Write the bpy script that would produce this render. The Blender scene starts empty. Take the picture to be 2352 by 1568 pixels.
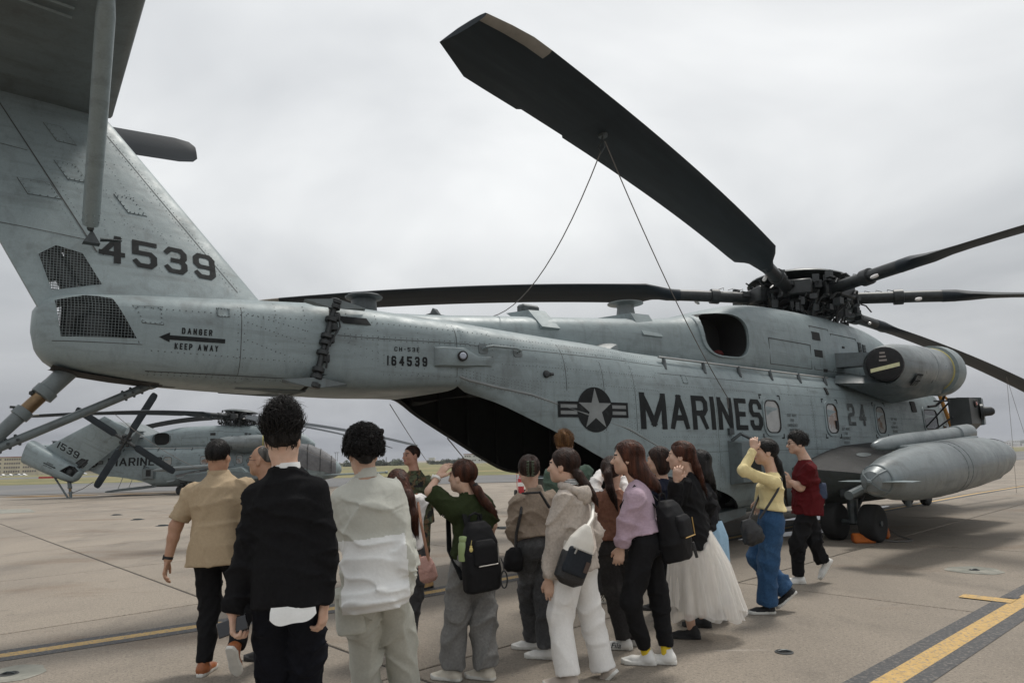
import bpy, bmesh, math, random
import numpy as np
from mathutils import Vector, Matrix, Euler
random.seed(7); RNG = np.random.default_rng(11)
scene = bpy.context.scene
R_ = math.radians
# ---------------------------------------------------------------- camera
CAM_H, F_PX, PITCH, ROLL = 1.4892, 1575.95, 0.16757, -0.02585
cam_d = bpy.data.cameras.new('camera'); cam = bpy.data.objects.new('camera', cam_d)
scene.collection.objects.link(cam); scene.camera = cam
cam_d.sensor_width = 36.0; cam_d.lens = 36.0 * F_PX / 2352.0
cam_d.clip_start = 0.05; cam_d.clip_end = 6000
_w = Vector((0, math.cos(PITCH), math.sin(PITCH))); _u0 = Vector((0, -math.sin(PITCH), math.cos(PITCH))); _x0 = Vector((1, 0, 0))
_x = _x0 * math.cos(ROLL) + _u0 * math.sin(ROLL); _u = _u0 * math.cos(ROLL) - _x0 * math.sin(ROLL)
cam.matrix_world = Matrix(((_x.x, _u.x, -_w.x, 0), (_x.y, _u.y, -_w.y, 0), (_x.z, _u.z, -_w.z, CAM_H), (0, 0, 0, 1)))
def at(vx, vy, depth):
    """world point at a given ground distance from a measured image position (2352-wide units)"""
    d = _x * ((vx - 1176) / F_PX) + _u * ((784 - vy) / F_PX) + _w
    return Vector((0, 0, CAM_H)) + d * (depth / d.y)
# ---------------------------------------------------------------- world: overcast sky
SUN_EL, SUN_AZ = R_(66), R_(40)      # azimuth measured from +Y towards +X
world = bpy.data.worlds.new('World'); scene.world = world; world.use_nodes = True
nt = world.node_tree; nt.nodes.clear()
def N(nt, typ, **kw):
    n = nt.nodes.new(typ)
    for k, v in kw.items():
        if k == 'inp':
            for kk, vv in v.items(): n.inputs[kk].default_value = vv
        else: setattr(n, k, v)
    return n
out = N(nt, 'ShaderNodeOutputWorld'); bg = N(nt, 'ShaderNodeBackground'); bg.inputs['Strength'].default_value = 0.10
sky = N(nt, 'ShaderNodeTexSky'); sky.sky_type = 'NISHITA'; sky.sun_disc = False
sky.sun_elevation = SUN_EL; sky.sun_rotation = SUN_AZ; sky.air_density = 2.0; sky.dust_density = 6.0; sky.ozone_density = 1.0
tc = N(nt, 'ShaderNodeTexCoord')
sep = N(nt, 'ShaderNodeSeparateXYZ'); nt.links.new(tc.outputs['Generated'], sep.inputs[0])
# cloud deck: direction projected on a flat layer
zc = N(nt, 'ShaderNodeMath', operation='MAXIMUM'); nt.links.new(sep.outputs['Z'], zc.inputs[0]); zc.inputs[1].default_value = 0.0
za = N(nt, 'ShaderNodeMath', operation='ADD'); nt.links.new(zc.outputs[0], za.inputs[0]); za.inputs[1].default_value = 0.22
dx = N(nt, 'ShaderNodeMath', operation='DIVIDE'); nt.links.new(sep.outputs['X'], dx.inputs[0]); nt.links.new(za.outputs[0], dx.inputs[1])
dy = N(nt, 'ShaderNodeMath', operation='DIVIDE'); nt.links.new(sep.outputs['Y'], dy.inputs[0]); nt.links.new(za.outputs[0], dy.inputs[1])
cmb = N(nt, 'ShaderNodeCombineXYZ'); nt.links.new(dx.outputs[0], cmb.inputs[0]); nt.links.new(dy.outputs[0], cmb.inputs[1])
n1 = N(nt, 'ShaderNodeTexNoise', inp={'Scale': 0.85, 'Detail': 5.0, 'Roughness': 0.5, 'Distortion': 0.5})
nt.links.new(cmb.outputs[0], n1.inputs['Vector'])
rmp = N(nt, 'ShaderNodeValToRGB'); nt.links.new(n1.outputs['Fac'], rmp.inputs['Fac'])
e = rmp.color_ramp.elements; e[0].position = 0.34; e[0].color = (0.64, 0.652, 0.67, 1); e[1].position = 0.62; e[1].color = (1.0, 1.0, 0.995, 1)
# overcast: the deck is darker towards the horizon
hz = N(nt, 'ShaderNodeValToRGB'); nt.links.new(sep.outputs['Z'], hz.inputs['Fac'])
e = hz.color_ramp.elements; e[0].position = 0.0; e[0].color = (3.5, 3.7, 4.15, 1); e[1].position = 0.32; e[1].color = (10.1, 10.25, 10.35, 1)
m_ = e.new(0.14); m_.color = (6.5, 6.7, 7.0, 1)
mul = N(nt, 'ShaderNodeMixRGB', blend_type='MULTIPLY'); mul.inputs['Fac'].default_value = 1.0
nt.links.new(hz.outputs[0], mul.inputs[1]); nt.links.new(rmp.outputs[0], mul.inputs[2])
mx = N(nt, 'ShaderNodeMixRGB'); mx.inputs['Fac'].default_value = 0.93
nt.links.new(sky.outputs[0], mx.inputs[1]); nt.links.new(mul.outputs[0], mx.inputs[2])
nt.links.new(mx.outputs[0], bg.inputs['Color']); nt.links.new(bg.outputs[0], out.inputs[0])
# ---------------------------------------------------------------- sun behind cloud
sd = bpy.data.lights.new('sun', 'SUN'); sd.energy = 2.3; sd.angle = R_(11); sd.color = (1.0, 0.96, 0.90)
so = bpy.data.objects.new('sun', sd); scene.collection.objects.link(so)
_sdir = Vector((math.sin(SUN_AZ) * math.cos(SUN_EL), math.cos(SUN_AZ) * math.cos(SUN_EL), math.sin(SUN_EL)))
so.rotation_euler = _sdir.to_track_quat('Z', 'Y').to_euler()
# ---------------------------------------------------------------- exposure
vs = scene.view_settings; vs.view_transform = 'Standard'; vs.look = 'None'; vs.exposure = 0.0; vs.gamma = 1.0; vs.use_curve_mapping = False
scene.render.resolution_x = 1024; scene.render.resolution_y = 682
scene.render.engine = 'CYCLES'
# ---------------------------------------------------------------- materials
MATS = {}
def link(nt, a, b): nt.links.new(a, b)
def mat(name, col, rough=0.6, metal=0.0, var=0.0, vscale=3.0, stretch=(1, 1, 1), bump=0.0, bscale=20.0, bstretch=None, col2=None, c2amt=0.0, c2scale=1.0,
        c2lo=0.5, c2hi=0.65, spec=0.5, coat=0.0, trans=0.0, alpha=1.0, sheen=0.0, objrand=0.0, detail=4.0, rvar=0.0, wr=0.0, wscale=11.0):
    """generic procedural surface: base colour with fine variation, a second colour in blotches, relief"""
    if name in MATS: return MATS[name]
    m = bpy.data.materials.new(name); m.use_nodes = True; t = m.node_tree; b = t.nodes['Principled BSDF']
    b.inputs['Roughness'].default_value = rough; b.inputs['Metallic'].default_value = metal
    b.inputs['Specular IOR Level'].default_value = spec; b.inputs['Coat Weight'].default_value = coat
    b.inputs['Sheen Weight'].default_value = sheen
    b.inputs['Alpha'].default_value = alpha; b.inputs['Transmission Weight'].default_value = trans
    tcn = N(t, 'ShaderNodeTexCoord'); mp = N(t, 'ShaderNodeMapping'); link(t, tcn.outputs['Object'], mp.inputs[0]); mp.inputs['Scale'].default_value = stretch
    cur = None
    rgb = N(t, 'ShaderNodeRGB'); rgb.outputs[0].default_value = (*col, 1); cur = rgb.outputs[0]
    if c2amt > 0:
        nz = N(t, 'ShaderNodeTexNoise', inp={'Scale': c2scale, 'Detail': 6.0, 'Roughness': 0.6}); link(t, mp.outputs[0], nz.inputs['Vector'])
        rp = N(t, 'ShaderNodeMapRange', inp={'From Min': c2lo, 'From Max': c2hi, 'To Min': 0.0, 'To Max': c2amt}); link(t, nz.outputs['Fac'], rp.inputs[0])
        mxn = N(t, 'ShaderNodeMixRGB'); link(t, rp.outputs[0], mxn.inputs[0]); link(t, cur, mxn.inputs[1]); mxn.inputs[2].default_value = (*col2, 1); cur = mxn.outputs[0]
    if var > 0:
        nz = N(t, 'ShaderNodeTexNoise', inp={'Scale': vscale, 'Detail': detail, 'Roughness': 0.6}); link(t, mp.outputs[0], nz.inputs['Vector'])
        rp = N(t, 'ShaderNodeMapRange', inp={'From Min': 0.25, 'From Max': 0.75, 'To Min': 1 - var, 'To Max': 1 + var}); link(t, nz.outputs['Fac'], rp.inputs[0])
        mm = N(t, 'ShaderNodeMixRGB', blend_type='MULTIPLY'); mm.inputs[0].default_value = 1; link(t, cur, mm.inputs[1]); link(t, rp.outputs[0], mm.inputs[2]); cur = mm.outputs[0]
    if objrand > 0:
        oi = N(t, 'ShaderNodeObjectInfo'); rp = N(t, 'ShaderNodeMapRange', inp={'To Min': 1 - objrand, 'To Max': 1 + objrand}); link(t, oi.outputs['Random'], rp.inputs[0])
        mm = N(t, 'ShaderNodeMixRGB', blend_type='MULTIPLY'); mm.inputs[0].default_value = 1; link(t, cur, mm.inputs[1]); link(t, rp.outputs[0], mm.inputs[2]); cur = mm.outputs[0]
    link(t, cur, b.inputs['Base Color'])
    if rvar > 0:
        nz = N(t, 'ShaderNodeTexNoise', inp={'Scale': vscale * 0.7, 'Detail': 4.0}); link(t, mp.outputs[0], nz.inputs['Vector'])
        rp = N(t, 'ShaderNodeMapRange', inp={'From Min': 0.3, 'From Max': 0.7, 'To Min': rough - rvar, 'To Max': rough + rvar}); link(t, nz.outputs['Fac'], rp.inputs[0]); link(t, rp.outputs[0], b.inputs['Roughness'])
    if bump > 0:
        mp2 = mp
        if bstretch: mp2 = N(t, 'ShaderNodeMapping'); link(t, tcn.outputs['Object'], mp2.inputs[0]); mp2.inputs['Scale'].default_value = bstretch
        nz = N(t, 'ShaderNodeTexNoise', inp={'Scale': bscale, 'Detail': 4.0}); link(t, mp2.outputs[0], nz.inputs['Vector'])
        bp = N(t, 'ShaderNodeBump', inp={'Strength': bump, 'Distance': 0.02 if wr == 0 else 0.006}); link(t, nz.outputs['Fac'], bp.inputs['Height']); link(t, bp.outputs[0], b.inputs['Normal'])
        if wr > 0:
            nz2 = N(t, 'ShaderNodeTexNoise', inp={'Scale': wscale, 'Detail': 2.5, 'Distortion': 1.6}); nz2.noise_type = 'RIDGED_MULTIFRACTAL'; link(t, tcn.outputs['Object'], nz2.inputs['Vector']); bp2 = N(t, 'ShaderNodeBump', inp={'Strength': wr, 'Distance': 0.018}); link(t, nz2.outputs['Fac'], bp2.inputs['Height']); link(t, bp2.outputs[0], bp.inputs['Normal'])
    MATS[name] = m; return m
def paint_mat(name, col, dirt=(0.055, 0.054, 0.050), amt=0.5, rough=0.40, metal=0.0):
    """weathered aircraft paint: broad fading, grime blotches, rain streaks, oil-canned skin"""
    m = bpy.data.materials.new(name); m.use_nodes = True; t = m.node_tree; b = t.nodes['Principled BSDF']
    tcn = N(t, 'ShaderNodeTexCoord'); o = tcn.outputs['Object']
    def noise(scale, st, det=5.0, dist=0.0):
        mp = N(t, 'ShaderNodeMapping'); link(t, o, mp.inputs[0]); mp.inputs['Scale'].default_value = st
        nz = N(t, 'ShaderNodeTexNoise', inp={'Scale': scale, 'Detail': det, 'Roughness': 0.62, 'Distortion': dist}); link(t, mp.outputs[0], nz.inputs['Vector']); return nz.outputs['Fac']
    def mr(x, a, b_, c, d):
        r = N(t, 'ShaderNodeMapRange', inp={'From Min': a, 'From Max': b_, 'To Min': c, 'To Max': d}); link(t, x, r.inputs[0]); return r.outputs[0]
    def mixc(f, a, bb, bt='MIX'):
        n = N(t, 'ShaderNodeMixRGB', blend_type=bt)
        if isinstance(f, float): n.inputs[0].default_value = f
        else: link(t, f, n.inputs[0])
        link(t, a, n.inputs[1])
        if isinstance(bb, tuple): n.inputs[2].default_value = (*bb, 1)
        else: link(t, bb, n.inputs[2])
        return n.outputs[0]
    rgb = N(t, 'ShaderNodeRGB'); rgb.outputs[0].default_value = (*col, 1); c = rgb.outputs[0]
    c = mixc(mr(noise(0.55, (1, 1, 1.3)), 0.4, 0.62, 0, 0.42), c, tuple(k * 0.72 for k in col))
    c = mixc(mr(noise(2.4, (1, 1, 1), 7, 0.6), 0.52, 0.72, 0, amt), c, dirt)
    c = mixc(mr(noise(7.0, (1.6, 1.6, 0.16), 5), 0.54, 0.75, 0, amt * 0.65), c, dirt)
    c = mixc(mr(noise(5.0, (0.25, 1, 2.2), 5), 0.56, 0.75, 0, amt * 0.5), c, tuple(min(1, k * 1.35) for k in col))
    c = mixc(mr(noise(4.0, (0.22, 1, 2.6), 6), 0.52, 0.72, 0, amt * 0.75), c, dirt)
    c = mixc(1.0, c, mr(noise(60.0, (1, 1, 1), 3), 0.3, 0.7, 0.94, 1.06), 'MULTIPLY')
    link(t, c, b.inputs['Base Color'])
    link(t, mr(noise(3.0, (1, 1, 1), 4), 0.3, 0.7, rough - 0.1, rough + 0.16), b.inputs['Roughness'])
    b.inputs['Specular IOR Level'].default_value = 0.5; b.inputs['Metallic'].default_value = metal
    bp = N(t, 'ShaderNodeBump', inp={'Strength': 0.30, 'Distance': 0.03}); link(t, noise(3.2, (1, 1, 1), 2), bp.inputs['Height'])
    bp2 = N(t, 'ShaderNodeBump', inp={'Strength': 0.10, 'Distance': 0.01}); link(t, noise(40, (1, 1, 1), 3), bp2.inputs['Height']); link(t, bp.outputs[0], bp2.inputs['Normal'])
    link(t, bp2.outputs[0], b.inputs['Normal']); MATS[name] = m; return m
GREY = paint_mat('haze_grey_paint', (0.236, 0.288, 0.300), metal=0.04, rough=0.46, amt=0.42)
GREY_D = paint_mat('dark_grey_paint', (0.135, 0.162, 0.168), amt=0.55)
NACEL = paint_mat('nacelle_grey_paint', (0.185, 0.21, 0.216), amt=0.5, metal=0.15, rough=0.36)
MARK = mat('marking_charcoal', (0.016, 0.018, 0.019), 0.75, spec=0.2, var=0.3, vscale=6, col2=(0.06, 0.068, 0.07), c2amt=0.5, c2scale=9, c2lo=0.58, c2hi=0.8)
MARK2 = mat('marking_worn_grey', (0.07, 0.078, 0.08), 0.7, spec=0.2, var=0.3, vscale=6, col2=(0.2, 0.22, 0.22), c2amt=0.6, c2scale=10, c2lo=0.5, c2hi=0.7)
LIGHTG = mat('insignia_light_grey', (0.20, 0.215, 0.215), 0.55, var=0.2, vscale=5)
BLACK = mat('black_cavity', (0.012, 0.012, 0.012), 0.8)
INTER = mat('cabin_interior', (0.012, 0.013, 0.013), 0.8, var=0.4, vscale=4)  # near-black colour stands in for the lack of light inside the bay
BLADE = mat('rotor_blade_paint', (0.017, 0.024, 0.031), 0.6, spec=0.25, var=0.3, vscale=1.6, stretch=(0.3, 3, 1), col2=(0.032, 0.040, 0.047), c2amt=0.5, c2scale=2.0, bump=0.08, bscale=4)
EROS = mat('blade_erosion_strip', (0.22, 0.21, 0.19), 0.45, var=0.25, vscale=6)
HUBM = mat('rotor_head_metal', (0.020, 0.023, 0.024), 0.45, 0.25, var=0.6, vscale=14, spec=0.6)
HUBG = mat('rotor_head_grey', (0.055, 0.065, 0.068), 0.45, 0.2, var=0.5, vscale=10)
STEEL = mat('bright_steel', (0.45, 0.45, 0.44), 0.3, 0.9, var=0.2)
BRONZE = mat('oiled_strut_bronze', (0.16, 0.105, 0.055), 0.3, 0.6, var=0.4, vscale=12)
RIVETD = mat('grimy_rivet', (0.085, 0.10, 0.105), 0.5, var=0.3, vscale=7)
RUBBER = mat('tyre_rubber', (0.016, 0.016, 0.016), 0.8, var=0.3, vscale=20)
FABBLK = mat('black_cover_fabric', (0.014, 0.014, 0.015), 0.75, var=0.3, vscale=10, bump=0.5, bscale=14)
REFLY = mat('reflective_yellow_tape', (0.72, 0.70, 0.42), 0.5, var=0.15, vscale=20)
DECK = mat('black_walkway_coating', (0.022, 0.022, 0.022), 0.75, var=0.4, vscale=9, col2=(0.07, 0.07, 0.068), c2amt=0.6, c2scale=5, c2lo=0.58, c2hi=0.75, bump=0.3, bscale=120)
SEAM = mat('seam_grime', (0.06, 0.063, 0.062), 0.8, var=0.4, vscale=5)
RIVET = mat('rivet_paint', (0.165, 0.20, 0.21), 0.45, var=0.3, vscale=7)
GLASSM = mat('cabin_window_glass', (0.30, 0.30, 0.285), 0.12, spec=0.8, coat=0.4, col2=(0.16, 0.085, 0.045), c2amt=0.95, c2scale=1.6, c2lo=0.50, c2hi=0.58, var=0.2, vscale=4)  # pale base and brown blotches paint in the sky and cabin showing in the panes
GLASSD = mat('dark_cockpit_glass', (0.010, 0.011, 0.012), 0.08, spec=0.7)
ORANGE = mat('orange_plastic', (0.62, 0.16, 0.018), 0.5, var=0.25, vscale=8, col2=(0.2, 0.06, 0.02), c2amt=0.5, c2scale=6, c2lo=0.58, c2hi=0.7)
ROPE = mat('grey_rope', (0.16, 0.15, 0.14), 0.85, var=0.3, vscale=60)
REDP = mat('red_paint', (0.42, 0.02, 0.025), 0.45, var=0.2)
WHITEP = mat('white_paint', (0.75, 0.75, 0.73), 0.5, var=0.1)
# ---------------------------------------------------------------- mesh helpers
COL = scene.collection
class MB:
    """collects geometry for ONE mesh object"""
    def __init__(s): s.v = []; s.f = []; s.m = []; s.n = 0
    def add(s, vs, fs, mi=0):
        o = s.n; vs = [tuple(map(float, v)) for v in vs]; s.v += vs; s.n += len(vs)
        s.f += [tuple(o + i for i in f) for f in fs]; s.m += [mi] * len(fs); return s
    def box(s, c, d, rot=None, mi=0, bev=0.0):
        hx, hy, hz = d[0] / 2, d[1] / 2, d[2] / 2; c = Vector(c)
        if bev <= 0:
            P = [Vector((x, y, z)) for x in (-hx, hx) for y in (-hy, hy) for z in (-hz, hz)]
            F = [(0, 1, 3, 2), (4, 6, 7, 5), (0, 4, 5, 1), (2, 3, 7, 6), (0, 2, 6, 4), (1, 5, 7, 3)]
        else:
            bm = bmesh.new(); b = min(bev, hx * .98, hy * .98, hz * .98)
            for sx in (-1, 1):
                for sy in (-1, 1):
                    for sz in (-1, 1):
                        bm.verts.new((sx * (hx - b), sy * (hy - b), sz * hz)); bm.verts.new((sx * (hx - b), sy * hy, sz * (hz - b))); bm.verts.new((sx * hx, sy * (hy - b), sz * (hz - b)))
            bmesh.ops.convex_hull(bm, input=bm.verts); bm.verts.index_update()
            P = [v.co.copy() for v in bm.verts]; F = [tuple(v.index for v in f.verts) for f in bm.faces]; bm.free()
        if rot is not None: P = [rot @ p for p in P]
        return s.add([p + c for p in P], F, mi)
    def hull(s, pts, mi=0):
        bm = bmesh.new()
        for p in pts: bm.verts.new(p)
        r = bmesh.ops.convex_hull(bm, input=bm.verts)
        loose = [v for v in bm.verts if not v.link_faces]; bmesh.ops.delete(bm, geom=loose, context='VERTS') if loose else None
        bm.verts.index_update(); s.add([v.co.copy() for v in bm.verts], [tuple(v.index for v in f.verts) for f in bm.faces], mi); bm.free(); return s
    def tube(s, pts, r, n=8, mi=0, cap=True):
        pts = [Vector(p) for p in pts]; k = len(pts); rs = r if hasattr(r, '__len__') else [r] * k
        vs = []; up = None
        for i, p in enumerate(pts):
            t = (pts[min(i + 1, k - 1)] - pts[max(i - 1, 0)]).normalized()
            if up is None: up = Vector((0, 0, 1)) if abs(t.z) < .9 else Vector((1, 0, 0))
            a = (up - t * up.dot(t))
            if a.length < 1e-5: a = t.orthogonal()
            a.normalize(); b = t.cross(a); up = a
            for j in range(n):
                w = 2 * math.pi * j / n; vs.append(p + (a * math.cos(w) + b * math.sin(w)) * rs[i])
        fs = [(i * n + j, i * n + (j + 1) % n, (i + 1) * n + (j + 1) % n, (i + 1) * n + j) for i in range(k - 1) for j in range(n)]
        if cap: fs += [tuple(range(n))[::-1], tuple((k - 1) * n + j for j in range(n))]
        return s.add(vs, fs, mi)
    def lathe(s, p0, axis, prof, n=24, mi=0, squash=None):
        """prof: (distance along axis, radius)"""
        p0 = Vector(p0); ax = Vector(axis).normalized(); a = ax.orthogonal().normalized() if squash is None else Vector(squash[0]); b = ax.cross(a); k = len(prof); vs = []
        fx = squash[1] if squash else 1.0
        for t, r in prof:
            for j in range(n):
                w = 2 * math.pi * j / n; vs.append(p0 + ax * t + a * (r * fx * math.cos(w)) + b * (r * math.sin(w)))
        fs = [(i * n + j, i * n + (j + 1) % n, (i + 1) * n + (j + 1) % n, (i + 1) * n + j) for i in range(k - 1) for j in range(n)]
        if prof[0][1] > 1e-4: fs.append(tuple(range(n))[::-1])
        if prof[-1][1] > 1e-4: fs.append(tuple((k - 1) * n + j for j in range(n)))
        return s.add(vs, fs, mi)
    def loft(s, rings, closed=True, cap0=False, cap1=False, mi=0):
        n = len(rings[0]); vs = [p for r in rings for p in r]; m = n if closed else n - 1
        fs = [(i * n + j, i * n + (j + 1) % n, (i + 1) * n + (j + 1) % n, (i + 1) * n + j) for i in range(len(rings) - 1) for j in range(m)]
        if cap0: fs.append(tuple(range(n))[::-1])
        if cap1: fs.append(tuple((len(rings) - 1) * n + j for j in range(n)))
        return s.add(vs, fs, mi)
    def ball(s, c, r, n=8, mi=0, sq=(1, 1, 1), rot=None):
        c = Vector(c); vs = []; k = max(3, n // 2)
        for i in range(k + 1):
            th = math.pi * i / k
            for j in range(n):
                w = 2 * math.pi * j / n; p = Vector((math.sin(th) * math.cos(w) * r * sq[0], math.sin(th) * math.sin(w) * r * sq[1], math.cos(th) * r * sq[2]))
                vs.append(c + (rot @ p if rot is not None else p))
        return s.add(vs, [(i * n + j, i * n + (j + 1) % n, (i + 1) * n + (j + 1) % n, (i + 1) * n + j) for i in range(k) for j in range(n)], mi)
    def mesh(s, name, mats, smooth=35, normals=True):
        me = bpy.data.meshes.new(name); me.from_pydata(s.v, [], s.f)
        for m in (mats if isinstance(mats, (list, tuple)) else [mats]): me.materials.append(m)
        me.polygons.foreach_set('material_index', s.m)
        bm = bmesh.new(); bm.from_mesh(me); bmesh.ops.remove_doubles(bm, verts=bm.verts, dist=1e-5)
        if normals: bmesh.ops.recalc_face_normals(bm, faces=bm.faces)
        bm.to_mesh(me); bm.free()
        if smooth: me.shade_smooth(); me.set_sharp_from_angle(angle=R_(smooth))
        me.update(); return me
    def build(s, name, mats, parent=None, smooth=35, normals=True):
        return put(name, s.mesh(name, mats, smooth, normals), parent)
def put(name, me, parent=None):
    o = bpy.data.objects.new(name, me); COL.objects.link(o)
    if parent is not None: o.parent = parent
    return o
def tag(o, label=None, cat=None, group=None, kind=None):
    if label: o['label'] = label
    if cat: o['category'] = cat
    if group: o['group'] = group
    if kind: o['kind'] = kind
    return o
def empty(name, loc=(0, 0, 0), rz=0.0):
    o = bpy.data.objects.new(name, None); COL.objects.link(o); o.location = loc; o.rotation_euler = (0, 0, rz); o.empty_display_size = .2; return o
def catmull(keys, x):
    """keys: sorted rows (x, a, b, ...), monotone-ish cubic interpolation"""
    K = np.asarray(keys, float); xs = K[:, 0]; Y = K[:, 1:]
    x = float(np.clip(x, xs[0], xs[-1])); i = int(np.clip(np.searchsorted(xs, x) - 1, 0, len(xs) - 2)); h = xs[i + 1] - xs[i]; t = (x - xs[i]) / h
    d = np.diff(Y, axis=0) / np.diff(xs)[:, None]
    def tan(j):
        if j == 0: return d[0]
        if j == len(xs) - 1: return d[-1]
        a, b = d[j - 1], d[j]; return np.where(a * b > 0, 2 * a * b / (a + b + 1e-12), 0.0)
    m0, m1 = tan(i) * h, tan(i + 1) * h
    return (2 * t**3 - 3 * t**2 + 1) * Y[i] + (t**3 - 2 * t**2 + t) * m0 + (-2 * t**3 + 3 * t**2) * Y[i + 1] + (t**3 - t**2) * m1
# ---------------------------------------------------------------- block lettering (chamfered stencil-like strokes)
GL = {
 'A': [[(0, 0), (.5, 1)], [(.5, 1), (1, 0)], [(.2, .3), (.8, .3)]], 'B': [[(0, 0), (0, 1), (.8, 1), (1, .85), (1, .62), (.85, .5), (0, .5)], [(.85, .5), (1, .38), (1, .15), (.8, 0), (0, 0)]],
 'C': [[(1, .78), (1, .85), (.8, 1), (.2, 1), (0, .85), (0, .15), (.2, 0), (.8, 0), (1, .15), (1, .22)]], 'D': [[(0, 0), (0, 1), (.75, 1), (1, .8), (1, .2), (.75, 0), (0, 0)]],
 'E': [[(1, 1), (0, 1), (0, 0), (1, 0)], [(0, .5), (.8, .5)]], 'F': [[(1, 1), (0, 1), (0, 0)], [(0, .5), (.8, .5)]],
 'G': [[(1, .8), (.8, 1), (.2, 1), (0, .85), (0, .15), (.2, 0), (.8, 0), (1, .15), (1, .48), (.6, .48)]], 'H': [[(0, 0), (0, 1)], [(1, 0), (1, 1)], [(0, .5), (1, .5)]],
 'I': [[(.5, 0), (.5, 1)]], 'K': [[(0, 0), (0, 1)], [(1, 1), (0, .42)], [(.35, .62), (1, 0)]], 'L': [[(0, 1), (0, 0), (1, 0)]], 'M': [[(0, 0), (0, 1)], [(1, 0), (1, 1)], [(0, 1), (.5, .1)], [(.5, .1), (1, 1)]],
 'N': [[(0, 0), (0, 1)], [(1, 0), (1, 1)], [(0, 1), (1, 0)]], 'O': [[(.2, 0), (0, .15), (0, .85), (.2, 1), (.8, 1), (1, .85), (1, .15), (.8, 0), (.2, 0)]], 'P': [[(0, 0), (0, 1), (.8, 1), (1, .85), (1, .6), (.8, .45), (0, .45)]],
 'R': [[(0, 0), (0, 1), (.8, 1), (1, .86), (1, .62), (.8, .48), (0, .48)], [(.55, .48), (1, 0)]], 'S': [[(1, .8), (1, .86), (.8, 1), (.2, 1), (0, .86), (0, .64), (.2, .5), (.8, .5), (1, .36), (1, .14), (.8, 0), (.2, 0), (0, .14), (0, .2)]],
 'T': [[(0, 1), (1, 1)], [(.5, 1), (.5, 0)]], 'U': [[(0, 1), (0, .15), (.2, 0), (.8, 0), (1, .15), (1, 1)]], 'W': [[(0, 1), (.24, 0)], [(.24, 0), (.5, .8)], [(.5, .8), (.76, 0)], [(.76, 0), (1, 1)]], 'Y': [[(0, 1), (.5, .5), (1, 1)], [(.5, .5), (.5, 0)]],
 '1': [[(.5, 0), (.5, 1)]], '2': [[(0, .8), (.15, 1), (.85, 1), (1, .86), (1, .64), (.85, .52), (.15, .48), (0, .36), (0, 0), (1, 0)]],
 '3': [[(0, .86), (.2, 1), (.8, 1), (1, .86), (1, .64), (.82, .5), (.4, .5)], [(.82, .5), (1, .36), (1, .14), (.8, 0), (.2, 0), (0, .14)]], '4': [[(.78, 0), (.78, 1)], [(.78, 1), (.0, .3)], [(0, .3), (1, .3)]],
 '5': [[(1, 1), (0, 1), (0, .55), (.8, .55), (1, .42), (1, .14), (.8, 0), (.2, 0), (0, .14)]], '6': [[(1, .86), (.8, 1), (.2, 1), (0, .86), (0, .14), (.2, 0), (.8, 0), (1, .14), (1, .4), (.8, .54), (0, .54)]],
 '9': [[(0, .14), (.2, 0), (.8, 0), (1, .14), (1, .86), (.8, 1), (.2, 1), (0, .86), (0, .6), (.2, .46), (1, .46)]], '-': [[(.1, .5), (.9, .5)]], ' ': []}
NARROW = {'I': .28, '1': .3, '-': .7, ' ': .6, 'M': 1.42, 'W': 1.4, 'A': 1.15, 'E': .85, 'S': .95}
def text_quads(txt, h, wr=0.55, th=0.16, gap=0.28, width=None):
    """flat quads (u, v) of a line of block lettering; u from 0, v from 0 to h"""
    t = th * h; w0 = wr * h; adv = 0; Q = []
    tot = sum(NARROW.get(c, 1) * w0 for c in txt) + gap * h * (len(txt) - 1) if True else 0
    sx = 1.0 if width is None else width / tot
    for c in txt:
        w = NARROW.get(c, 1) * w0
        for pl in GL[c]:
            P = [Vector((t / 2 + x * (w - t), t / 2 + y * (h - t))) for x, y in pl]; n = len(P)
            cl = n > 2 and (P[0] - P[-1]).length < 1e-6
            L = []; Rr = []
            for i in range(n):
                a = (P[i] - P[i - 1]).normalized() if i > 0 else ((P[0] - P[-2]).normalized() if cl else None)
                b = (P[i + 1] - P[i]).normalized() if i < n - 1 else ((P[1] - P[0]).normalized() if cl else None)
                p = P[i].copy()
                if a is None: a = b; p = p - b * (t / 2)
                if b is None: b = a; p = p + a * (t / 2)
                na = Vector((-a.y, a.x)); nb = Vector((-b.y, b.x)); mm = na + nb
                if mm.length < .3: mm = na.copy()
                mm.normalize(); k = (t / 2) / max(.42, mm.dot(na)); L.append(p + mm * k); Rr.append(p - mm * k)
            for i in range(n - 1):
                seg = max(1, int((P[i + 1] - P[i]).length / 0.12))
                for q in range(seg):
                    f0, f1 = q / seg, (q + 1) / seg
                    Q.append([((min(w, max(0, x.x)) + adv) * sx, min(h, max(0, x.y))) for x in (L[i].lerp(L[i + 1], f0), L[i].lerp(L[i + 1], f1), Rr[i].lerp(Rr[i + 1], f1), Rr[i].lerp(Rr[i + 1], f0))])
        adv += w + gap * h
    return Q, (adv - gap * h) * sx
def decal(name, quads, fn, m, parent):
    mb = MB()
    for q in quads: mb.add([fn(u, v) for u, v in q], [tuple(range(len(q)))])
    return mb.build(name, m, parent, smooth=0, normals=False)
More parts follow.
